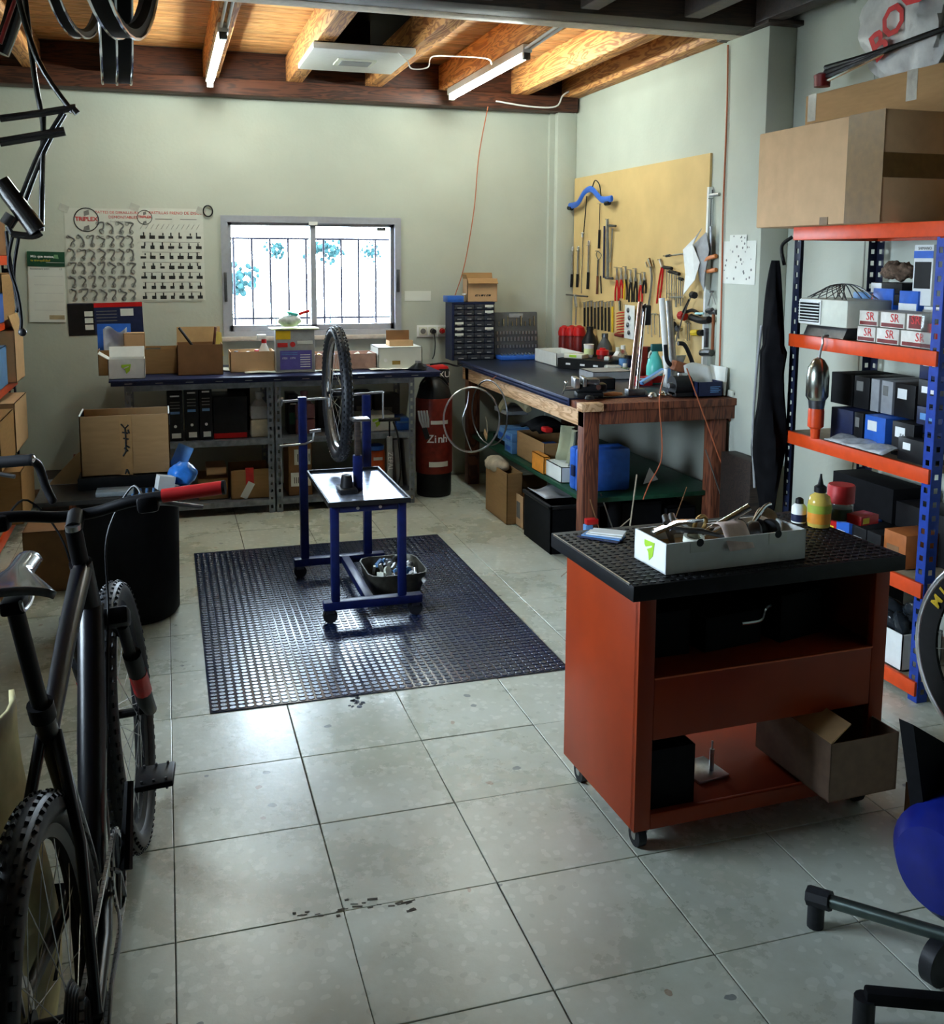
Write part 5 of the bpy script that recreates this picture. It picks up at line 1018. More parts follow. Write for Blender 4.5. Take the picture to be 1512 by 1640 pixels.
for k,(x,y0,y1) in enumerate(((1038,500,535),(1044,502,540),(1049,502,536),(1057,504,540))):
    t=hung('allen_key','%s hanging below the adjustable wrench'%('first silver allen key','second silver allen key','third silver allen key','fourth silver allen key')[k],'hex key',[('key',m_steel,((x+3,y0+2),(x,y0),(x-1,y0+4),(x,y1)),.003)],'allen keys under the wrench')
for k,(x,y) in enumerate(((1074,512),(1080,520),(1086,526),(1078,530))):
    p=bp(x,y,.03); t=T('freewheel_tool',('upper black freewheel puller on board','second black freewheel puller on board','right black freewheel puller on board','lowest black freewheel puller on board')[k],'tool',(p.x,p.y,p.z),group='freewheel pullers on the board'); MB().lathe([(.018,-.012),(.020,0),(.012,.01)],n=12,mx=Matrix.Rotation(PI/2,4,'Y')).obj('body',m_black,t); MB().cyl((0,0,0),(0,-.01,-.06),.005,n=8).obj('arm',m_gun,t); MB().cyl((PX_-p.x,0,0),(0,0,0),.002,n=5).obj('hook',m_gun,t)
hung('long_screwdriver','long thin pale rod tool slanting down from round black knob','tool',[('knob',m_black,((1108,472),(1113,473)),.020,.06),('shaft',m_steel,((1106,476),(1093,510),(1080,556)),.0045,.06),('sleeve',m_black,((1104,480),(1094,500)),.007,.06)])
hung('tape_measure','red round tape measure hung right of the freewheel pullers','tape measure',[('case',m_red,((1090,505),(1096,507)),.026,.03)])
hung('power_clamp','large black hand clamp with pale blue label on board','clamp',[('jaw',m_black,((1098,500),(1110,497),(1122,504)),.010,.04),('body',m_black,((1107,508),(1122,513),(1136,512)),.020,.05),('label',M('pale_cyan',(.45,.75,.80),.4),((1114,502),(1127,502)),.006,.06),('bar',m_gun,((1132,498),(1141,496)),.012,.04)])
hung('flat_box_tool','yellow labelled black tool below the hand clamp','tool',[('body',m_black,((1109,533),(1126,533)),.018,.02),('label',m_yellow,((1109,533),(1119,533)),.0185,.024)])
hung('pipe_hammer','dark iron hammer hanging at lower right of board','hammer',[('handle',m_gun,((1132,526),(1131,556)),.014,.03),('head',m_gun,((1124,565),(1140,565)),.020,.03)])
hung('wood_mallet','wooden handled mallet at the far right of board','mallet',[('handle',M('mallet_wood',(.30,.10,.04),.5),((1143,500),(1141,560)),.009,.03),('head',m_gun,((1137,500),(1148,500)),.014,.03)])
for k,(x,y0,y1) in enumerate(((1101,516,546),(1104,518,545),(1082,470,492),(1072,470,490))): hung('pin_punch','%s on the tool board'%('left thin steel punch under the clamp','right thin steel punch under the clamp','thin steel punch under the peg bar','short steel punch left of peg bar')[k],'punch',[('shaft',m_steel,((x,y0),(x,y1)),.0028)])
hung('divider','steel divider compass hanging right of the grey paper','tool',[('leg',m_steel,((1140,468),(1134,490)),.003),('leg',m_steel,((1140,468),(1146,488)),.003),('pivot',m_gun,((1138,467),(1142,467)),.006)])
# vertical light strip + pillar notes
o=thing(MB().bb(XR-.03,XR-.002,2.705,2.725,RBZ+.02,2.0),'white_batten','white batten at right edge of the tool board','batten',m_pvc)
def wall_note(name,label,x0,y0,x1,y1,off,dots):
    f=fx(x0,y0,x1,y1,XP); t=T(name,label,'paper',(XP-off,(f[0]+f[1])/2,f[2])); hy=abs(f[0]-f[1])/2; h=f[3]-f[2]
    MB().bb(-.0008,0,-hy,hy,0,h).obj('sheet',m_paper,t,None)
    b=MB()
    for k in range(dots): b.cyl((-.0016,R.uniform(-hy,hy)*.85,R.uniform(.1,.9)*h),(-.0007,0,0) if 0 else (-.0007,0,0),.001) if 0 else b.sph((-.001,R.uniform(-hy,hy)*.85,R.uniform(.08,.92)*h),R.uniform(.003,.008),(.08,1,1),n=6)
    o=b.obj('print_marks',m_gprint,t); o['kind']='stuff'
wall_note('dotted_sheet','white sheet with scattered dark dots taped on the pillar',1157,386,1211,455,.002,26)
wall_note('small_note','small white note above the dotted sheet on pillar',1170,376,1197,400,.004,8)
# ================================================================ RIGHT SHELF UNIT
SX0,SX1,SY0,SY1=2.60,3.02,.56,1.43
SL=(.075,.445,.865,1.285,1.735)
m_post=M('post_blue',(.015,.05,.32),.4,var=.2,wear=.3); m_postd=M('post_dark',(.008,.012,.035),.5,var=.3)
t=T('shelf_rack','blue post and orange beam storage rack along the right wall','shelf unit',(0,0,0))
for x,f in ((SX0,1),(SX1,-1)):
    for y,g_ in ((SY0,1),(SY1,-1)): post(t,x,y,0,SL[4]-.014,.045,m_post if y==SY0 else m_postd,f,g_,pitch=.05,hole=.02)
for z in SL:
    s=MB().bb(SX0+.004,SX1-.004,SY0+.004,SY1-.004,z-.014,z).obj('shelf_board',M('shelf_board',(.30,.24,.16),.7,var=.15),t,None)
    MB().bb(SX0-.012,SX0+.004,SY0+.002,SY1-.002,z-.05,z+.004,bev=.002).obj('front_beam',m_orange,s); MB().bb(SX1-.006,SX1,SY0+.002,SY1-.002,z-.05,z,bev=.002).obj('rear_beam',m_orange,s)
    MB().bb(SX0,SX1,SY1-.008,SY1-.002,z-.05,z,bev=.002).obj('end_beam',m_orange,s)
def sf(x0,y0,x1,y1,X,zb=None):
    f=fx(x0,y0,x1,y1,X); return min(f[:2]),max(f[:2]),(f[2] if zb is None else zb),f[3]
def sh(name,label,x0,y0,x1,y1,X,zb,d,mat,**k):
    a=sf(x0,y0,x1,y1,X,zb); return pack(name,label,'box',X,X+d,a[0],a[1],a[2],max(a[3],a[2]+.02),mat,face='l',**k)
# big cartons on top
a=fx(1213,240,1412,364,2.50); zt=SL[4]+.004
t=T('big_carton','large taped cardboard carton on the top shelf overhanging its end','box',(2.50,(a[0]+a[1])/2,zt)); hy=(a[0]-a[1])/2; h=.40
b=MB(); b.bb(0,.40,-hy,hy,0,h,bev=.006); b.obj('body',m_cardl,t)
MB().bb(-.0012,0,-hy-.0012,-hy+.20,.0,h).bb(0,.40,-hy-.0012,-hy,h*.4,h*.62).obj('tape',m_tape,t,None); MB().bb(-.002,0,-.10,-.05,-.0,.03).obj('tape_scrap',m_tape,t,None)
MB().bb(.0,.40,-.03,.03,h,h+.001).obj('top_tape',m_tape,t,None)
a=fx(1276,148,1500,110,2.915)
t=T('rear_carton','taller cardboard carton with silver tape behind the big carton','box',(2.915,.80,zt)); MB().bb(0,.13,-.75,1.05,0,.62,bev=.004).obj('body',m_card,t)
for y in (.35,1.0): MB().bb(-.0012,0,y-.03,y+.03,.50,.62).bb(0,.13,y-.03,y+.03,.62,.6212).obj('silver_tape',m_clear,t,None)
# plastic bag, cords on the cartons
b=MB(); rr=random.Random(3)
def bagf(u,v):
    a_=2*PI*u; z=.44*v; r=.20*(math.sin(PI*min(.95,.12+v*.8))**.6)*(1+.18*math.sin(5*a_+7*v)+.08*math.sin(11*a_-9*v)); return Vector((.38*r*math.cos(a_),1.45*r*math.sin(a_),z))
t=T('carrier_bag','white plastic carrier bag with red letters lying on the top carton','bag',(2.97,1.22,zt+.622)); MB().grid(bagf,36,14).obj('film',M('bag_film',(.72,.72,.70),.35,var=.12,scale=20,bump=.8),t)
for s_,yy,zz in (('B',.10,.12),('O',.02,.20),('Q',-.08,.30)): text(s_,.17,m_rprint,t,YZ(-.088,yy,zz)@Matrix.Rotation(.5,4,'Z'),bold=.004)
t=T('cable_bundle','dark cable bundle and silver bar lying on the rear carton','cables',(2.90,1.33,zt+.622))
for k in range(4): MB().tube(catm([(-.03,.32,.03+.02*k),(-.03,.1,.06+.01*k),(-.02,-.15,.10),(0,-.4,.12)]),.012 if k else .009,n=8).obj('cable',m_black if k else m_chrome,t)
MB().lathe([(.035,0),(.038,.05),(.02,.06)],n=14,mx=Matrix.Translation((-.03,.34,.01))).obj('fitting',m_redd,t)
# --- second level z=1.285
z2=SL[3]+.004
t=T('fan_heater','cream box heater with slatted front grille on shelf','heater',(2.63,1.225,z2))
MB().bb(-.03,.20,-.16,.15,.045,.155,bev=.006).obj('housing',m_cream,t); MB().prism([(-.02,0),(.18,0),(.16,.045),(.0,.045)],.26,Matrix(((1,0,0,0),(0,0,-1,.13),(0,1,0,0),(0,0,0,1)))).obj('foot',m_gun,t)
gf=MB().bb(-.036,-.03,.0,.145,.05,.15).obj('grille_frame',m_pvc,t,None)
MB().bb(-.038,-.0355,.008,.137,.058,.142).obj('grille_dark',m_blackm,gf,None)
for k in range(7): MB().bb(-.043,-.037,.006,.139,.063+.0125*k,.067+.0125*k).obj('grille_slat',m_pvc,gf,None)
t=T('wire_basket','dark wire mesh heap lying on the cream heater','wire mesh',(2.70,1.24,z2+.157))
for k in range(14):
    a_=k*.45; MB().tube(catm([(-.07,.13*math.sin(a_),.0),(-.02,.05*math.sin(a_+1),.05),(.03,-.05*math.cos(a_),.055),(.08,-.13*math.cos(a_),.0)]),.002,n=5).obj('wire',m_gun,t)
t=T('blue_helmet','dark blue helmet behind the cream heater on shelf','helmet',(2.925,1.30,z2)); MB().lathe([(.085,0),(.09,.06),(.08,.12),(.05,.155),(.02,.165)],n=24).obj('shell',m_navy,t); MB().lathe([(.0905,.04),(.0925,.055)],n=24,cap=False).obj('rim',m_blueb,t)
gsr='red and white SR boxes on the shelf'
m_sr=M('sr_card',(.66,.62,.55),.5)
k=0
for (row,zb,items) in ((0,z2,((1372,1402),(1403,1440),(1442,1496))),(1,z2+.062,((1374,1405),(1408,1448),(1450,1476)))):
    for (x0,x1) in items:
        a=sf(x0,520,x1,540,2.63); lab=('far SR box of the bottom row','middle SR box of the bottom row','near SR box of the bottom row','far SR box of the upper row','middle SR box of the upper row','near SR box with big red panel in upper row')[k]
        t=pack('sr_box','red and white '+lab,'box',2.63,2.80,a[0],a[1]-.004,zb,zb+.058,m_sr,face='l',lab=(.05,.95,.06,.30,m_redd) if k!=5 else (.15,.95,.1,.9,m_redd),txt=('SR',.6,.62),tm=m_rprint,ts=.045,group=gsr); k+=1
for kk,(x0,x1,y0,mm) in enumerate(((1366,1394,468,m_bluel),(1398,1430,462,m_blueb),(1440,1470,466,m_blueb))):
    sh('blue_white_box',('light blue box behind SR boxes at the far end','white and blue box behind the SR boxes','bright blue box behind the near SR boxes','white box with dark window behind SR boxes')[kk],x0,y0,x1,495,2.81,z2,.13,mm,stripe=(.0,.95,.55,.75,m_white) if kk<3 else (.2,1,.0,.7,m_black))
a=sf(1388,445,1452,468,2.82); zz=1.44
for kk in range(2): pack('black_flat_box',('lower flat black box with red end on shelf stack','upper flat black box with white end on shelf stack')[kk],'box',2.815,2.98,1.02,1.22-.02*kk,1.425+.045*kk,1.468+.045*kk,m_black,face='l',lab=(.0,.35,.05,.95,(M('salmon',(.65,.2,.17),.5),m_white)[kk]))
o=thing(MB().sph((0,0,.045),.045,(1.1,1.9,.9),n=32),'fur_brush','brown fluffy brush heap on the flat black boxes','brush',M('brown_fur',(.14,.09,.06),.95,var=.5,scale=60,bump=1)); o.location=(2.88,1.12,1.515); md=o.modifiers.new('d','DISPLACE'); tx=bpy.data.textures.new('fur','CLOUDS'); tx.noise_scale=.03; md.texture=tx; md.strength=.05; md.mid_level=.6
t=sh('boxed_component','tall white and blue product box with black window and hang tab',1463,392,1494,466,2.82,1.43,.12,m_white,lab=(.08,.92,.28,.72,m_black),stripe=(.0,1,.78,.9,m_blueb),txt=('SHIMANO',.55,.94),tm=m_gprint,ts=.016)
MB().bb(0.0,.004,-.03,.03,.185,.215).obj('hang_tab',m_navy,t,None)
pack('support_box','plain white box beneath the tall product box','box',2.82,2.96,.66,.90,z2,1.428,m_white,face='l',stripe=(.3,1,.3,.9,m_black)) 
t=pack('clear_case','clear plastic case with red insert at near end of shelf','case',2.62,2.72,.60,.68,z2,z2+.14,m_glass,face='l'); MB().bb(-.03,.04,-.03,.02,.01,.09).obj('insert',m_red,t,None)
# --- third level z=.865
z3=SL[2]+.004
# hanging steel lamp
p=at(1312,600,x=2.57); t=T('steel_lamp','steel domed inspection lamp with orange handle hung from the shelf beam','lamp',(2.565,p.y,0))
MB().lathe([(.035,1.035),(.045,1.05),(.045,1.13),(.040,1.17),(.022,1.20),(.005,1.21)],n=22).obj('shade',M('old_steel',(.40,.42,.36),.25,1),t); MB().lathe([(.03,1.0),(.035,1.035)],n=18).obj('collar',m_gun,t); MB().lathe([(.018,.875),(.02,.915),(.032,.925),(.032,.99),(.03,1.0)],n=18).obj('handle',m_orange,t)
MB().tube(catm([(0,0,1.20),(0,-.008,1.235),(.0,-.02,1.27),(0.005,-.012,1.297),(.035,-.005,1.297)]),.005).obj('hook',m_steel,t)
gb='dark part boxes on the third shelf'
L3=[(1330,1366,600,655,'far left dark box of the upper layer',m_blackm,None),(1367,1392,606,652,'black and grey box beside the far post',m_black,m_gprint),(1394,1408,606,650,'grey sided box in upper layer',m_wgrey,None),(1411,1430,600,650,'slim grey box in upper layer',m_wgrey,m_gprint),(1432,1466,612,655,'black box with white strip in upper layer',m_black,m_white),
(1330,1366,657,690,'far left navy box of the lower layer',m_navy,None),(1367,1382,656,698,'black box with grey tag in lower layer',m_black,m_gprint),(1384,1418,664,700,'bright blue box in lower layer',m_blueb,m_white),(1428,1464,664,712,'black box lettered FACE in lower layer',m_black,m_white)]
for k,(x0,x1,y0,y1,l,mm,lm) in enumerate(L3):
    low=y0>655; X=2.66 if low else 2.72
    a=sf(x0,y0,x1,y1,X,z3 if low else z3+.135); zt_=z3+.13 if low else z3+.135+.13
    t=pack('part_box',l+' on third shelf','box',X,X+.22,a[0],a[1]-.003,a[2],zt_,mm,face='l',lab=(.15,.6,.55,.85,lm) if lm else None,txt=('FACE',.6,.6) if 'FACE' in l else None,tm=m_print,ts=.022,group=gb)
for k in range(4):
    zb=z3+.10*k; pack('tall_stack_box','navy black box %s of the near end stack'%('at the bottom','second','third','on top')[k],'box',2.70,2.96,.585,.765,zb,zb+.097,m_navy if k%2 else m_black,face='l',lab=(.1,.5,.5,.75,m_wprint if k!=1 else m_bluel),stripe=(.55,.9,.2,.4,m_gprint),group='near end stack on third shelf')
pack('front_black_box','small black box in front of the near end stack','box',2.62,2.69,.63,.76,z3,z3+.085,m_black,face='l',lab=(.2,.5,.5,.8,m_white))
o=thing(MB().grid(lambda u,v:Vector((.16*(v-.5),.34*(u-.5),.018+.02*abs(math.sin(9*u+4*v))*math.sin(PI*v))),18,8),'plastic_sleeve','crumpled grey plastic sleeve lying at the third shelf edge','plastic',M('sleeve',(.45,.47,.48),.25,var=.3,bump=.6),thick=.003); o.location=(2.63,.93,z3)
# --- fourth level z=.445
z4=SL[1]+.004
L4=[(2.66,1.22,1.30,.13,m_redd,m_yellow,'red box with number 15 on fourth shelf'),(2.66,1.13,1.21,.09,m_red,m_yellow,'short red and yellow box on fourth shelf'),(2.80,.98,1.36,.24,m_blackm,None,'long black case at back of fourth shelf'),(2.80,.62,.96,.20,m_black,None,'second black case at back of fourth shelf'),(2.63,1.02,1.10,.105,m_blueb,m_white,'bright blue box on fourth shelf front'),(2.64,.93,1.015,.10,m_black,m_wgrey,'first black striped box on fourth shelf'),(2.64,.845,.925,.10,m_black,m_dgreen,'second black striped box on fourth shelf'),(2.65,.72,.84,.13,M('orange_print',(.40,.12,.03),.5),m_cardd,'orange brown printed box on fourth shelf')]
for k,(X,y0,y1,h,mm,lm,l) in enumerate(L4): pack('shelf_box',l,'box',X,X+.16,y0,y1,z4,z4+h,mm,face='l',lab=(.15,.7,.2,.6,lm) if lm else None,txt=('15',.5,.75) if '15' in l else None,tm=m_wprint,ts=.04)
# --- bottom level
z5=SL[0]+.004
t=T('logo_box','white carton with lime logo full of black plastic bags on bottom shelf','box',(2.70,.78,z5)); sx,sy,h=.18,.24,.14
b=MB(); b.bb(-sx/2,sx/2,-sy/2,sy/2,0,.004).bb(-sx/2,-sx/2+.004,-sy/2,sy/2,0,h).bb(sx/2-.004,sx/2,-sy/2,sy/2,0,h).bb(-sx/2,sx/2,-sy/2,-sy/2+.004,0,h).bb(-sx/2,sx/2,sy/2-.004,sy/2,0,h); b.obj('body',m_white,t,None); leaf(t,'l',.07,sx,sy,h,.06)
for k in range(9):
    o=MB().sph((R.uniform(-.05,.05),R.uniform(-.08,.08),.13+R.uniform(0,.09)),.05,(1,1.1,.6),n=12,rot=(R.random(),R.random(),R.random())).obj('black_bag',M('bag_black',(.02,.025,.03),.15,bump=1,scale=30),t); md=o.modifiers.new('d','DISPLACE'); tx=bpy.data.textures.new('bag','CLOUDS'); tx.noise_scale=.03; md.texture=tx; md.strength=.03
pack('low_dark_box','dark box at the far end of the bottom shelf','box',2.66,2.90,1.0,1.35,z5,z5+.22,m_blackm,face='l')
# hanging black jacket on the far post
def jk(u,v):
    a_=2*PI*u; z=1.60-1.22*v
    w_=.022+.040*math.sin(PI*min(1,v*1.1))**.7+.026*math.sin(PI*v*2.2)**2*(v>.3)+.022*v
    return Vector((2.545+.62*w_*math.cos(a_)*(1+.15*math.sin(3*a_+9*v)),1.485+.9*w_*math.sin(a_)*(1+.2*math.sin(4*a_-13*v))-.02*v,z))
t=T('black_jacket','black jacket hanging from the far post of the rack','jacket',(0,0,0)); MB().grid(jk,28,40).obj('fabric',m_cloth,t)
MB().tube(catm([(2.58,1.47,1.58),(2.57,1.48,1.66),(2.60,1.45,1.70)]),.008).obj('hanging_loop',m_black,t)
MB().tube(catm([(2.50,1.50,1.32),(2.49,1.51,1.1),(2.485,1.51,.85),(2.50,1.50,.6)]),.006).obj('sleeve_seam',m_wgrey,t)
o=thing(MB().bb(2.905,2.925,1.50,1.53,.5,1.70),'steel_pole','thin steel pole standing behind the black jacket','pole',m_steel) if 0 else None
# leaning wheel with yellow letters at right edge
t=T('bicycle_wheelset','silver edged bicycle wheel with yellow lettering leaning by the rack near post','wheel',(2.53,.16,0),rot=(0,.09,0))
wheel(t,'tyre',(0,0,.335),.335,.016,.06,mt=m_steel,mr=m_black,axis='x',yaw=.12,knob=False)
for k,chh in enumerate('MITAS'):
    a_=2.75-.16*k; text(chh,.05,m_yellow,t,Matrix.Rotation(.12,4,'Z')@Matrix.Translation((-.0145,0,.335))@YZ(0,0,0)@Matrix.Rotation(a_,4,'Z')@Matrix.Translation((.277,0,0))@Matrix.Rotation(-PI/2,4,'Z'),bold=.002)
# ================================================================ BLUE STOOL (near right)
t=T('blue_tank','dark blue rounded tank on tubular feet with rubber caps at lower right','tank',(1.645,-.66,0),.25)
m_tank=M('tank_blue',(.006,.013,.17),.35,var=.1)
MB().lathe([(.02,-.20),(.09,-.19),(.125,-.15),(.135,-.08),(.135,.08),(.125,.15),(.09,.19),(.02,.20)],n=36,mx=Matrix.Translation((.08,0,.325))@Matrix.Rotation(PI/2,4,'Y')).obj('tank',m_tank,t)
MB().bb(0.02,.26,-.09,.09,.46,.53,bev=.02).obj('motor_housing',m_blackm,t)
cw=[Matrix.Rotation(-.25,4,'Z')@(at(px,py,y=-.58)-Vector(t.location)) for px,py in ((1432,1147),(1530,1200),(1530,1330),(1465,1315))]
MB().prism([(q.x,q.z) for q in cw],.035,XZ(0,.10,0)).obj('cowl',m_blackm,t)
A,B_=at(1308,1437,z=.075),at(1520,1500,z=.12); iv=(Matrix.Translation(t.location)@Matrix.Rotation(.25,4,'Z')).inverted()
MB().cyl(iv@A,iv@B_,.016,n=16).obj('tube_leg',M('dull_steel',(.10,.13,.12),.3,.8),t); q=iv@A; d_=(iv@B_-q).normalized(); MB().cyl(q-d_*.02,q+d_*.035,.024,n=8).obj('rubber_cap',m_rubber,t)
MB().cyl((q.x,q.y,0),(q.x,q.y,.06),.020,n=12).obj('rubber_foot',m_rubber,t)
A,B_=at(1385,1600,z=.07),at(1540,1600,z=.09); MB().box(*( (iv@A+iv@B_)/2),(B_-A).length,.03,.03,rot=(0,0,math.atan2((iv@B_-iv@A).y,(iv@B_-iv@A).x)),bev=.006).obj('black_leg',m_blackm,t); q=iv@A; MB().cyl((q.x,q.y,0),(q.x,q.y,.075),.022,n=12).obj('black_foot',m_rubber,t)
q=iv@at(1505,1535,z=.06); MB().cyl((q.x,q.y-.015,.055),(q.x,q.y+.015,.055),.055,n=24).obj('wheel',m_rubber,t)
# small brown box behind it
carton('little_carton','small brown carton on floor behind the dark blue rounded tank','box',2.0,2.15,-.22,-.08,0,.13,m_cardd,open_=False)
# ================================================================ WALL POSTERS
def wp(x0,y0,x1,y1,name,label,cat,mat,th=.0012,off=.001,rot=0):
    a=fy(x0,y0,x1,y1,W); t=T(name,label,cat,((a[0]+a[1])/2,W-off,(a[2]+a[3])/2),rot=(0,rot,0)); hx,hz=(a[1]-a[0])/2,(a[3]-a[2])/2
    MB().bb(-hx,hx,-th,0,-hz,hz).obj('sheet',mat,t,None); return t,hx,hz
def on(t,th=.0014): return lambda x,z:XZ(x,-th,z)
m_post_=M('poster_paper',(.60,.62,.55),.6,var=.03)
def glyph(b,x,z,s,k,y=-.0016):
    rr=random.Random(k); 
    P=[(-.4,.5),(.0,.35),(.3,.1),(.1,-.2),(.0,-.5)] if k%3 else [(-.3,.45),(.35,.45),(.2,.0),(-.05,-.3),(.1,-.5)]
    pts=[(x+s*(px*.7+rr.uniform(-.1,.1)),y,z+s*(pz+rr.uniform(-.08,.08))) for px,pz in P]
    b.tube(catm(pts,3),s*.085,n=6)
    b.tube([(x+s*(.05+.2*math.cos(a_)),y,z+s*(-.38+.2*math.sin(a_))) for a_ in [2*PI*i/8 for i in range(8)]],s*.07,n=4,closed=True,flat=.2)
    b.tube([(x+s*(-.3+.15*math.cos(a_)),y,z+s*(.38+.15*math.sin(a_))) for a_ in [2*PI*i/8 for i in range(8)]],s*.07,n=4,closed=True,flat=.2)
def logo(t,x,z,r):
    b=MB(); b.tube([(x+r*math.cos(a_),-.0016,z+r*math.sin(a_)) for a_ in [2*PI*i/32 for i in range(32)]],r*.05,n=6,closed=True); b.obj('logo_ring',m_print,t)
    for q in (.55,-.75): MB().prism([(x-.25*r+q*.1*r,z+q*r-.25*r),(x+.25*r,z+q*r-.1*r),(x+.2*r,z+q*r+.3*r),(x-.2*r,z+q*r+.15*r)],.0005,XZ(0,-.0012,0)).obj('logo_mark',m_gprint,t,None)
    text('TRIPLEX',r*.50,m_rprint,t,XZ(x,-.0022,z+.05*r),bold=r*.012)
t,hx,hz=wp(106,334,221,485,'hanger_poster','pale poster of derailleur hangers with round TRIPLEX logo on wall','poster',m_post_)
logo(t,-hx*.40,hz*.76,.075)
text('PATTES DE DERAILLEURS',.024,m_rprint,t,XZ(hx*.46,-.0018,hz*.92)); text('DEMONTABLES',.026,m_rprint,t,XZ(hx*.62,-.0018,hz*.82)); text('Derailleur gear hangers',.014,m_gprint,t,XZ(hx*.55,-.0018,hz*.73))
b=MB()
for r_ in range(6):
    for c in range(7):
        if r_==0 and c<3: continue
        glyph(b,-hx*.82+hx*1.64*c/6,hz*(.60-.285*r_) ,.070,r_*7+c)
o=b.obj('hanger_drawings',m_gprint,t); o['kind']='stuff'
b=MB()
for r_ in range(6):
    for c in range(7):
        if r_==0 and c<3: continue
        b.box(-hx*.82+hx*1.64*c/6,-.0014,hz*(.56-.285*r_)-.045,.028,.0006,.003)
o=b.obj('caption_lines',m_gprint,t,None); o['kind']='stuff'
t,hx,hz=wp(221,334,327,481,'brake_pad_poster','pale poster of disc brake pads beside the hanger poster','poster',m_post_)
logo(t,-hx*.76,hz*.80,.046); text('PASTILLAS FRENO DE DISCO',.027,m_rprint,t,XZ(hx*.18,-.0018,hz*.90))
for k in range(2): MB().bb(-hx*.45+hx*.75*k,hx*.05+hx*.75*k,-.0016,-.0012,hz*.76,hz*.775).obj('print_line',m_gprint,t,None)
b=MB(); rr=random.Random(5)
for r_ in range(8):
    z=hz*(.62-.218*r_)
    for c in range(7 if r_ else 12):
        x=-hx*.84+hx*1.68*c/(6 if r_ else 11)
        if r_==0: b.tube([(x-.012,-.0016,z-.02),(x+.008,-.0016,z+.012)],.003,n=4,flat=.2)
        else:
            s=.024; b.box(x,-.0016,z-.008,s*rr.uniform(.9,1.7),.0006,s*rr.uniform(.6,1)); b.box(x+rr.uniform(-.012,.012),-.0016,z+.012,.008,.0006,s*rr.uniform(.6,1.1))
    if r_: b.box(0,-.0015,z-.040,hx*1.75,.0005,.002)
o=b.obj('pad_drawings',m_print,t,None); o['kind']='stuff'
t,hx,hz=wp(46,403,104,516,'wall_calendar','white tear-off calendar with dark green header on back wall','calendar',m_paper,th=.006,rot=.02)
MB().bb(-hx-.004,hx+.004,-.009,-.006,hz*.58,hz).obj('header',m_dgreen,t,None); text('Más que motos,',.022,m_wprint,t,XZ(-hx*.85,-.0095,hz*.86),align='LEFT',bold=.0005); text('tu tranquilidad',.020,m_yellow,t,XZ(-hx*.85,-.0095,hz*.75),align='LEFT'); MB().bb(0,hx,-.0096,-.009,hz*.69,hz*.70).obj('header_line',m_wprint,t,None)
MB().prism([(hx*.4,hz*.82),(hx*.7,hz*.80),(hx*.65,hz*.92),(hx*.45,hz*.92)],.0005,XZ(0,-.009,0)).obj('emblem',M('emblem_green',(.15,.3,.15),.5),t,None)
text('Noviembre 2021',.017,m_gprint,t,XZ(-hx*.9,-.0065,hz*.51),align='LEFT'); text('11',.02,m_gprint,t,XZ(hx*.8,-.0065,hz*.51))
for k in range(5): MB().bb(-hx*.7,hx*.9,-.0064,-.006,hz*(.3-.24*k),hz*(.305-.24*k)).obj('rule_line',m_wgrey,t,None)
MB().bb(hx*.1,hx*.95,-.0066,-.006,-hz*.92,-hz*.80).obj('stamp',M('stamp',(.42,.34,.2),.6),t,None); MB().bb(-hx-.006,hx*.3,-.003,0.002,-hz,-hz*.0+.1).obj('under_page',m_cream,t,None)
t,hx,hz=wp(109,485,229,536,'spec_sheet','dark folded leaflet with red band taped under the posters','leaflet',m_navy,rot=-.02)
MB().bb(-hx*.30,hx,-.002,-.0012,hz*.72,hz).obj('red_band',m_red,t,None); MB().bb(-hx,-hx*.30,-.0022,-.0012,-hz,hz*.95).obj('dark_page',m_black,t,None)
for k in range(3): MB().bb(-hx*.56,-hx*.34,-.003,-.0022,hz*(.18-.42*k),hz*(.50-.42*k)).obj('photo_print',m_paper,t,None)
MB().bb(hx*.40,hx*.75,-.002,-.0012,hz*.15,hz*.6).obj('photo_print',m_paper,t,None)
for k in range(4): MB().bb(-hx*.25,hx*.3,-.002,-.0012,hz*(.45-.2*k),hz*(.50-.2*k)).obj('print_line',m_gprint,t,None)
t,hx,hz=wp(648,466,690,482,'paper_strip','torn white paper strip stuck to wall right of the window','paper',m_paper)
p=at(333,338,y=W-.012); t=T('tape_roll','small dark ring hanging on wall beside the window corner','ring',(p.x,W-.012,p.z)); MB().tube([(.03*math.cos(a_),0,.036*math.sin(a_)) for a_ in [2*PI*i/24 for i in range(24)]],.005,n=6,closed=True).obj('ring',m_black,t); MB().cyl((0,.012,.036),(0,-.006,.036),.002,n=6).obj('nail',m_gun,t)
for k,(x,y) in enumerate(((102,333),(215,332),(322,338))):
    p=at(x,y,y=W); o=thing(MB().bb(-.03,.03,-.0028,-.0016,-.022,.022),'tape_piece','yellowed tape %s'%('at top left corner of the hanger poster','between the two posters','at top right corner of the brake pad poster')[k],'tape',m_clear,smooth=None); o.location=(p.x,W-.0005,p.z); o.rotation_euler=(0,.4,0)
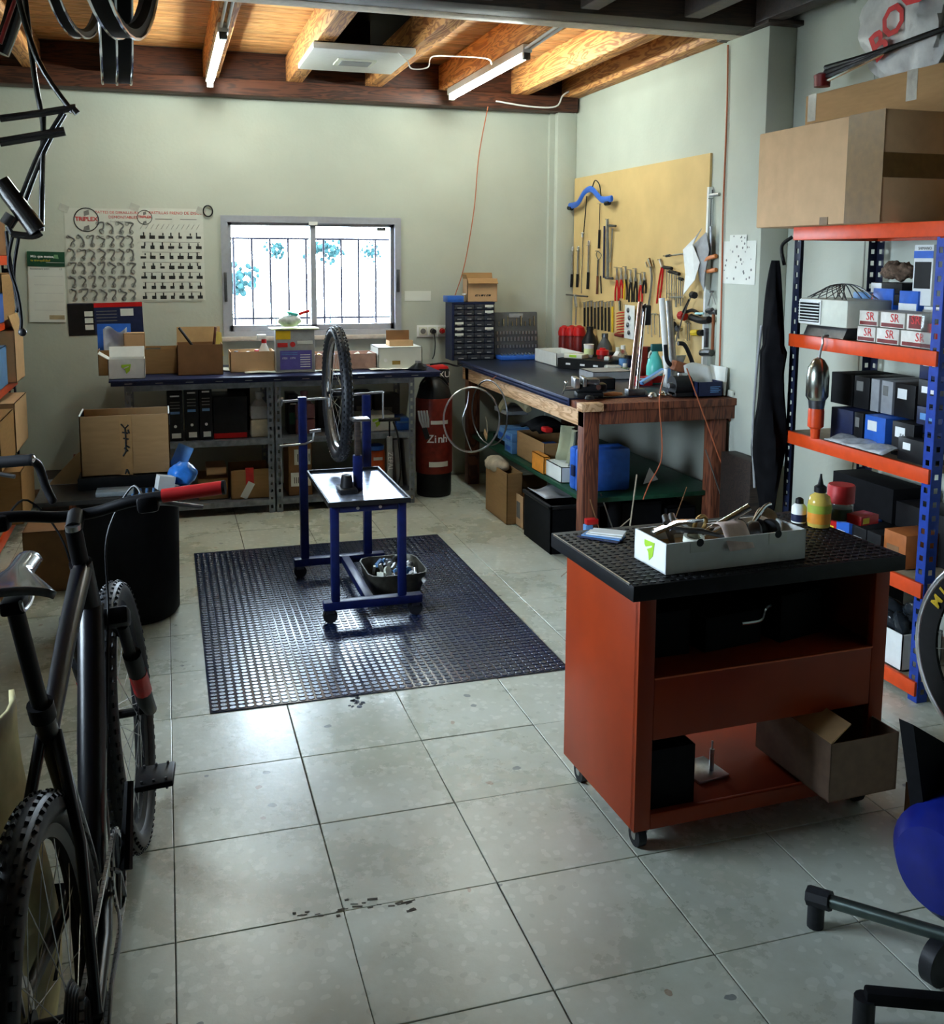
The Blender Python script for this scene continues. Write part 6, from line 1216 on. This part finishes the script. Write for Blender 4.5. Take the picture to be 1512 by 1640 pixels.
# ================================================================ LEFT SHELF
t=T('left_rack','black post storage rack with orange beams at left wall','shelf unit',(0,0,0))
LX0,LX1=-1.30,-.86
LZ=(.10,.50,.88,1.24,1.60)
for y,g_ in ((2.55,1),(4.30,-1)):
    for x,f in ((LX1,-1),(LX0,1)): post(t,x,y,0,1.66,.045,m_postd,f,g_)
for z in LZ:
    s=MB().bb(LX0,LX1-.004,2.56,4.29,z-.014,z).obj('shelf_board',MATS['shelf_board'],t,None); MB().bb(LX1-.004,LX1+.012,2.56,4.29,z-.05,z+.004,bev=.002).obj('front_beam',m_orange,s)
LB_=[(.884,3.9,4.25,.30,-.80,m_cardl,'tan carton bulging from the left rack middle shelf'),(.884,3.45,3.85,.22,-.84,m_bluel,'light blue box on left rack middle shelf'),(1.244,3.75,4.2,.26,-.83,m_card,'tall tan carton on left rack upper shelf'),(1.244,3.35,3.7,.16,-.82,m_blueb,'blue tub box on left rack upper shelf'),(.504,3.75,4.25,.28,-.80,m_cardl,'pale carton low on the left rack'),(.504,3.2,3.7,.26,-.80,m_card,'tan carton low on left rack nearer camera'),(.104,3.7,4.25,.30,-.78,m_card,'tan carton at the left rack bottom'),(1.604,3.6,4.2,.20,-.86,m_cardd,'dark brown carton on top of left rack')]
for z,y0,y1,h,x1,mm,l in LB_: carton('rack_carton',l,'box',x1-.36,x1,y0,y1,z,h,mm,open_=False,flaps=(('r',-.3,.25),) if 'bulging' in l else ())
carton('floor_carton','brown carton on the floor between bin and left rack','box',-.66,-.36,2.75,3.05,0,.30,m_cardd,open_=False)
carton('floor_carton','dark low crate on floor against back wall','box',-.75,-.38,4.3,4.62,0,.22,m_dark,open_=False)
o=thing(MB().box(0,0,.2,.12,.02,.42,rot=(0,.12,0)),'red_plank','short red brown plank standing by the cardboard box','plank',m_benchred); o.location=(-.50,4.1,0)
# ================================================================ BIN WITH BOXES
t=T('black_drum','big black plastic drum with boxes on its lid beside the bikes','drum',(-.16,2.35,0))
MB().lathe([(.19,0),(.205,.02),(.215,.50),(.22,.52),(.225,.55),(.215,.56)],n=40).obj('body',m_blackm,t); MB().lathe([(.228,.545),(.228,.575),(.22,.58)],n=40).obj('lid',m_black,t)
DZ=.581
bd=thing(MB().bb(-.52,.10,2.06,2.52,DZ,DZ+.018),'carrying_board','dark grey board lying across the black drum','board',M('dark_board',(.035,.033,.03),.6,var=.3)); BZ=DZ+.018
b=MB()
for i in range(9):
    for j in range(4): b.cyl((-.16+i*.028,2.08+j*.03,BZ),(-.16+i*.028,2.08+j*.03,BZ+.012),.006,n=6)
o=b.obj('bolt_rows',m_bluel,bd,None); o['kind']='stuff'
o=thing(MB().bb(-.28,-.13,2.10,2.20,BZ,BZ+.02,bev=.003),'clear_organiser','flat clear organiser lid lying on the dark board','organiser',M('pale_tray',(.35,.40,.42),.3)); 
o=thing(MB().bb(-.36,.03,2.24,2.50,BZ,BZ+.055,bev=.006),'black_tray','black flat tray under the open cardboard box','tray',m_black)
a=fy(128,664,272,738,2.28)
t=carton('open_carton','open brown cardboard box with black scribble standing on the drum','box',a[0],a[1],2.26,2.48,BZ+.056,a[3]-BZ-.056,m_card,mi=m_white,wall=.005,flaps=())
hx=(a[1]-a[0])/2; h=a[3]-BZ-.056
MB().bb(-.022,.028,-.1112,-.11,0,h).obj('tape',M('kraft_tape',(.36,.20,.075),.5),t,None)

for k,P in enumerate((((-.016,.86),(.0,.78),(.014,.84)),((.0,.80),(.002,.6),(.0,.40),(-.012,.32)),((-.012,.72),(.012,.70)),((.012,.76),(.016,.70)),((-.008,.62),(.014,.60)),((.0,.50),(.016,.46)),((-.006,.46),(.01,.40)),((.002,.10),(-.006,.02)),((.002,.10),(.010,.02)))): MB().tube([(x,-.1116,h*z) for x,z in P],.0035,n=5,flat=1).obj('scribble',m_print,t)
MB().bb(-hx+.005,hx-.005,.100,.104,.01,h+.001).obj('inner_liner',m_kraft,t,None)
for s in (-1,1): MB().bb(s*(hx-.002)-.003,s*(hx-.002)+.003,-.108,.108,h-.05,h+.004).obj('white_edge',m_white,t,None)
o=thing(MB().prism([(-.1,0),(.04,0),(.05,.15),(.02,.13)],.004,XZ(0,0,0)),'paper_bag','cream paper wrapper leaning left of the open cardboard box','paper',m_cardl); o.location=(a[0]-.05,2.40,BZ+.002)
p=at(285,765,z=BZ+.03)
o=thing(MB().sph((0,0,.055),.058,(1.1,.95,.95),n=28),'blue_bag','shiny blue plastic bag standing right of the open carton','bag',M('blue_film',(.04,.22,.72),.2,var=.2,bump=.8,scale=25)); o.location=(.075,2.22,BZ); md=o.modifiers.new('d','DISPLACE'); tx=bpy.data.textures.new('bluebag','CLOUDS'); tx.noise_scale=.035; md.texture=tx; md.strength=.03; md.mid_level=.55
o=thing(MB().box(0,0,.06,.07,.004,.12,rot=(-.2,.45,0)),'clear_sleeve','pale blue plastic sleeve sticking up behind the blue bag','sleeve',m_bluel,smooth=None); o.location=(.07,2.30,BZ+.05)
o=thing(MB().box(0,0,.0,.07,.05,.06,rot=(0,.2,.3)),'white_packet','crumpled white packet between carton and blue bag','packet',m_white); o.location=(-.0,2.16,BZ+.035)
# ================================================================ BICYCLES
m_bk=M('bike_black',(.004,.004,.005),.45,var=.2,spec=.15)
def bicycle(label,loc,heading,lean,mf,macc,grip,saddle_m,sad_z=.99,bar=.37,flat=True,drop=False,seed=0,wb=1.15,r=.36):
    B=T('bicycle',label,'bicycle',loc,rot=(-lean,0,heading))
    BBk=Vector((.44,0,.335)); HT=Vector((.80,0,.90)); HB=Vector((.845,0,.77)); ST=Vector((.235,0,.80)); SC_=Vector((.265,0,.74))
    wheel(B,'rear_tyre',(0,0,r),r,.029,.024,disc=.045); wheel(B,'front_tyre',(wb,0,r),r,.029,.024,disc=.045)
    MB().cyl(BBk,ST,.019,n=14).obj('seat_tube',mf,B); MB().tube([HB,(HB+BBk)/2+Vector((0,0,-.01)),BBk],[.030,.032,.027],n=14).obj('down_tube',mf,B); MB().tube([HT-Vector((0,0,.02)),(HT+SC_)/2,SC_],[.024,.021,.018],n=12).obj('top_tube',mf,B); MB().cyl(HB,HT,.026,n=16).obj('head_tube',mf,B)
    for s in (-1,1):
        MB().tube([BBk+Vector((-.03,s*.03,0)),(.22,s*.052,.34),(0,s*.068,r)],[.013,.013,.010],n=10).obj('chain_stay',mf,B); MB().tube([SC_+Vector((0,s*.012,0)),(.15,s*.05,.58),(0,s*.068,r)],[.011,.010,.009],n=10).obj('seat_stay',mf,B)
        MB().cyl((.895,s*.058,.70),(1.01,s*.058,.52),.015,n=12).obj('fork_stanchion',m_bk,B); lg=MB().tube([(.955,s*.062,.60),(1.07,s*.064,.42),(wb,s*.062,r)],[.023,.022,.018],n=12).obj('fork_leg',m_bk,B); MB().tube([(1.0,s*.0635,.53),(1.045,s*.0645,.46)],[.0236,.0232],n=12).obj('decal',macc,lg)
    MB().box(.885,0,.725,.06,.16,.045,rot=(0,.52,0),bev=.01).obj('fork_crown',m_bk,B); MB().tube(arc((.985,0,.60),.062,0,PI,8,'yz'),.011).obj('fork_arch',m_bk,B)
    hb=HT+Vector((-.025,0,.085)); MB().cyl(HT,hb,.019,n=14).obj('headset',m_bk,B); st_=hb+Vector((.06,0,.02)); MB().cyl(hb,st_,.020,n=12).obj('stem',m_bk,B); MB().cyl(hb,hb+Vector((-.002,0,.012)),.018,n=12).obj('top_cap',m_steel,B)
    H=MB().tube(catm([(st_.x-.05,-bar,st_.z+.03),(st_.x-.02,-.14,st_.z+.02),(st_.x,-.04,st_.z),(st_.x,.04,st_.z),(st_.x-.02,.14,st_.z+.02),(st_.x-.05,bar,st_.z+.03)],5),.0135,n=10).obj('handlebar',m_bk,B)
    for s in (-1,1):
        MB().cyl((st_.x-.034,s*(bar-.135),st_.z+.026),(st_.x-.051,s*(bar+.004),st_.z+.031),.0165,n=14).obj('grip',grip,H); MB().cyl((st_.x-.051,s*(bar+.003),st_.z+.031),(st_.x-.052,s*(bar+.010),st_.z+.031),.0175,n=14).obj('end_cap',m_bk,H)
        MB().box(st_.x-.02,s*(bar-.17),st_.z+.01,.05,.05,.04,bev=.01).obj('brake_clamp',m_bk,H); MB().tube(catm([(st_.x-.0,s*(bar-.17),st_.z+.0),(st_.x+.045,s*(bar-.14),st_.z-.01),(st_.x+.03,s*(bar-.05),st_.z-.03)]),.006).obj('brake_lever',m_gun,H)
        MB().tube(catm([(st_.x,s*(bar-.18),st_.z+.01),(st_.x+.09,s*.12,st_.z+.03),(st_.x+.07,s*.05,st_.z-.08),(HB.x+.02,s*.035,HB.z-.02),(.62,s*.03,.52)]),.0028,n=6).obj('brake_hose',m_bk,H)
    if drop: MB().tube(catm([(st_.x-.05,-bar,st_.z+.03),(st_.x-.03,-bar-.02,st_.z+.01),(st_.x-.03,-bar-.035,st_.z-.05),(st_.x-.04,-bar-.055,st_.z-.10)]),[.012]*18+[.007],n=10).obj('bar_end_lever',m_bk,H); MB().sph((st_.x-.05,-bar-.004,st_.z+.032),.014,n=10).obj('bar_end_cap',m_chrome,H)
    sp=Vector((.165,0,sad_z-.05)); MB().cyl(ST,sp,.0145,n=14).obj('seat_post',m_bk,B); MB().box(.165,0,sad_z-.040,.045,.040,.026,bev=.006).obj('seat_clamp_head',m_bk,B); MB().cyl(ST-Vector((-.008,0,.02)),ST+Vector((-.004,0,.012)),.023,n=14).obj('seat_clamp',m_bk,B)
    def sd(u,v):
        w_=.014+.058*max(0,(1-u*1.55))**.8+.010*(1-u); w_=w_ if u<.65 else .018+.0*u; a_=-1.25+2.5*v
        return Vector((.03+.275*u,w_*math.sin(a_)*1.2,sad_z+.012*math.sin(PI*u*1.1)*0-.018+.030*math.cos(a_)+.012*(1-u)**3-.004*u+.004*(abs(v-.5)*2)))
    S_=MB().grid(sd,18,12).obj('saddle',saddle_m,B,60,thick=.012)
    for s in (-1,1): MB().tube(catm([(.08,s*.03,sad_z-.01),(.13,s*.022,sad_z-.04),(.20,s*.022,sad_z-.04),(.28,s*.008,sad_z-.01)]),.0035,n=6).obj('rail',m_steel,S_)
    CR=MB().lathe([(.07,-.003),(.082,-.002),(.082,.002),(.07,.003)],n=36,cap=False,mx=Matrix.Translation((.44,-.052,.335))@Matrix.Rotation(PI/2,4,'X')).obj('chainring',m_gun,B)
    for k in range(5): a_=2*PI*k/5; MB().cyl((.44,-.052,.335),(.44+.075*math.cos(a_),-.052,.335+.075*math.sin(a_)),.006,n=6).obj('spider_arm',m_gun,CR)
    for k in range(30): a_=2*PI*k/30; MB().box(.44+.084*math.cos(a_),-.052,.335+.084*math.sin(a_),.006,.003,.006,rot=(0,-a_,0)).obj('tooth',m_steel,CR,None)
    ca=PI*.30
    for s in (-1,1):
        e=Vector((.44+s*-.17*math.cos(ca)*-1*1,s*.085,.335)) if 0 else Vector((.44-s*.172*math.cos(ca),s*.08,.335-s*.172*math.sin(ca)))
        c=MB().tube([(.44,s*.066,.335),e],[.014,.010],n=8).obj('crank_arm',m_bk,B); 
        pd=MB().bb(e.x-.045,e.x+.045,e.y+(.015 if s>0 else -.095),e.y+(.095 if s>0 else -.015),e.z-.007,e.z+.007,bev=.004).obj('pedal',m_bk,B)
        for q in (-.035,.035):
            for w_ in (.03,.055,.08): MB().cyl((e.x+q,e.y+s*w_,e.z-.013),(e.x+q,e.y+s*w_,e.z+.013),.003,n=5).obj('pin',m_gun,pd)
    b=MB()
    for k in range(9): b.cyl((0,-.028-.0038*k,r),(0,-.030-.0038*k,r),.060-.0052*k,n=24)
    b.obj('cassette',m_gun,B)
    up=[(.44+.08*math.cos(a_),-.05,.335+.08*math.sin(a_)) for a_ in [PI/2-PI*i/10 for i in range(11)]]
    lo=[(.05,-.05,.23),(.02,-.05,.20),(.0,-.05,.23),(.03,-.05,.29),(-.02,-.05,.33),(-.035,-.05,r+.01),(0,-.05,r+.04)]
    b=MB(); pts=[Vector(p) for p in [up[0]]+up[1:]+lo]; 
    P2=[]
    for i in range(len(pts)):
        A,Bq=pts[i],pts[(i+1)%len(pts)]; n=max(1,int((Bq-A).length/.0127))
        for k in range(n): P2.append((A+(Bq-A)*(k/n),(Bq-A)))
    for q,d in P2: b.box(q.x,q.y,q.z,.0115,.007,.008,rot=(0,-math.atan2(d.z,d.x),0))
    o=b.obj('chain',m_steel,B,None); o['kind']='stuff'
    MB().tube([(0,-.062,r-.01),(.01,-.065,.29),(.045,-.055,.22)],[.014,.012,.016],n=8).obj('rear_derailleur',m_bk,B)
    MB().tube(catm([(.62,-.02,.50),(.46,-.035,.31),(.25,-.075,.33),(.06,-.085,.36),(-.03,-.085,.33),(-.01,-.075,.28)]),.003,n=6).obj('gear_cable',m_wgrey,B)
    return B
m_frA=M('frame_black',(.004,.004,.007),.28,var=.2,spec=.35); m_frB=M('frame_blueblack',(.004,.005,.009),.28,spec=.35)
hd=math.atan2(1.15,.075)
bicycle('black mountain bike with red grips parked at left foreground',(-.155,-.66,.002),hd,math.radians(5.0),m_frA,m_red,M('red_grip',(.42,.01,.01),.5),M('shiny_saddle',(.10,.11,.13),.16,var=.3,coat=.6,spec=.6),sad_z=1.06,bar=.335)
bicycle('black bike mostly out of frame at left beyond the red gripped one',(-.63,-.10,.002),math.radians(90),math.radians(1.),m_frB,m_redd,m_black,m_blackm,sad_z=1.03,bar=.30,drop=True)
# pale sheet at left edge
o=thing(MB().grid(lambda u,v:Vector((.03*math.sin(5*v)+.02*math.sin(9*u),.5*(u-.5),.75*v)),10,12),'yellow_cover','pale yellow mottled plastic cover standing left of the bikes','cover',M('mottled_cover',(.50,.44,.22),.6,var=.45,scale=7),thick=.01); o.location=(at(-6,1150,y=-.5).x,-.45,0)
# ================================================================ HANGING FRAMES AND RIMS (upper left)
t=T('bicycle_frameset','black bare bicycle frame hanging from ceiling at upper left','bicycle frame',(0,0,0))
Yf=1.35
def hp(x,y,d=0): q=at(x,y,y=Yf+d); return q
m_fr=M('frame_gloss',(.010,.009,.008),.25,coat=.3,var=.2)
def ht(pts,r,nm,ds=None,mat=None):
    q=[hp(x,y,(ds[i] if ds else 0)) for i,(x,y) in enumerate(pts)]; MB().tube(q if len(q)<3 else catm(q,5),r,n=12).obj(nm,mat or m_fr,t)
ht(((22,-30),(60,95),(116,180)),.009,'chain_stay'); ht(((38,-20),(55,120),(66,180),(70,210)),.009,'chain_stay',[.06,.06,.06,.06])
ht(((0,190),(60,182),(122,172)),.012,'top_tube'); ht(((0,228),(60,218),(104,210)),.015,'seat_mast'); ht(((100,180),(62,245),(24,340)),.007,'seat_stay'); ht(((104,182),(70,245),(32,345)),.007,'seat_stay',[.05]*3); ht(((70,180),(68,260),(66,370)),.009,'fork_blade',[.05]*3)
ht(((0,290),(30,330),(60,370)),.030,'down_tube'); ht(((20,345),(10,360)),.024,'bottom_bracket'); ht(((115,172),(124,182)),.011,'dropout')
ht(((18,375),(52,378),(66,372)),.012,'crank')
ht(((0,85),(20,30),(30,-20)),.030,'second_frame_tube',[.2]*3); ht(((0,70),(10,40),(24,0)),.007,'red_stripe',[.15]*3,m_redd)
ht(((40,-60),(40,-30)),.004,'hanging_strap')
hk=T('frame_hook','steel hook with strap holding the hanging frame from joist','hook',(0,0,0)); q=hp(40,-60); MB().tube([q,Vector((q.x,q.y,2.80))],.004).obj('rod',m_gun,hk)
t=T('tangled_cables','black shifter cables dangling from the hanging frame','cables',(0,0,0))
for k,P in enumerate((((22,370),(14,420),(28,470),(34,510),(33,530)),((10,370),(18,430),(30,480),(26,500)),((30,380),(22,440),(30,500)))):
    MB().tube(catm([hp(x,y,.02*k) for x,y in P],6),.006,n=6).obj('cable',m_blackm,t)
q=hp(36,532); MB().sph(q,.014,n=10).obj('end_knob',m_black,t)
q=hp(20,375); MB().tube([q,hp(12,362)],.008).obj('clip',m_black,t)
# rims
def hrim(label,px,pyb,Y,Rr,yaw,w_=.024,mat=None,tyre=False):
    q=at(px,pyb,y=Y); t=T('rim_hoop',label,'rim',(q.x,Y,q.z+Rr),rot=(0,0,yaw),group='rims hanging at upper left')
    b=MB(); prof=[(Rr,-w_/2),(Rr,w_/2),(Rr-.012,w_/2*.8),(Rr-.018,0),(Rr-.012,-w_/2*.8)]; n=64; rg=[[b.b.verts.new((r_*math.cos(2*PI*k/n),y_,r_*math.sin(2*PI*k/n))) for r_,y_ in prof] for k in range(n)]
    for k in range(n):
        for j in range(5): b.b.faces.new((rg[k][j],rg[k][(j+1)%5],rg[(k+1)%n][(j+1)%5],rg[(k+1)%n][j]))
    b.obj('hoop',mat or M('rim_black',(.006,.006,.007),.45,var=.2,spec=.15),t)
    for s in (-1,1): MB().tube([((Rr+.001)*math.cos(2*PI*k/48),s*w_/2,(Rr+.001)*math.sin(2*PI*k/48)) for k in range(48)],.0025,n=5,closed=True).obj('brake_track',m_chrome,t)
    MB().tube([(0,0,Rr-.04),(0,0,2.80-q.z-Rr)],.004,n=6).obj('hook',m_gun,t) if 2.80-q.z-Rr>Rr-.04 else MB().tube([(0,0,Rr-.045),(0,0,Rr+.02)],.004).obj('hook',m_gun,t)
    return t
hrim('leftmost black rim hanging from the ceiling',120,55,.10,.31,1.40,.022)
hrim('edge on black rim hanging lowest of the rims',176,131,-.20,.31,1.615,.026)
hrim('second edge on rim beside the lowest hanging rim',199,131,-.20,.31,1.62,.026)
hrim('right curved black rim hanging nearest the tube lamp',190,53,-.85,.30,1.40,.024)
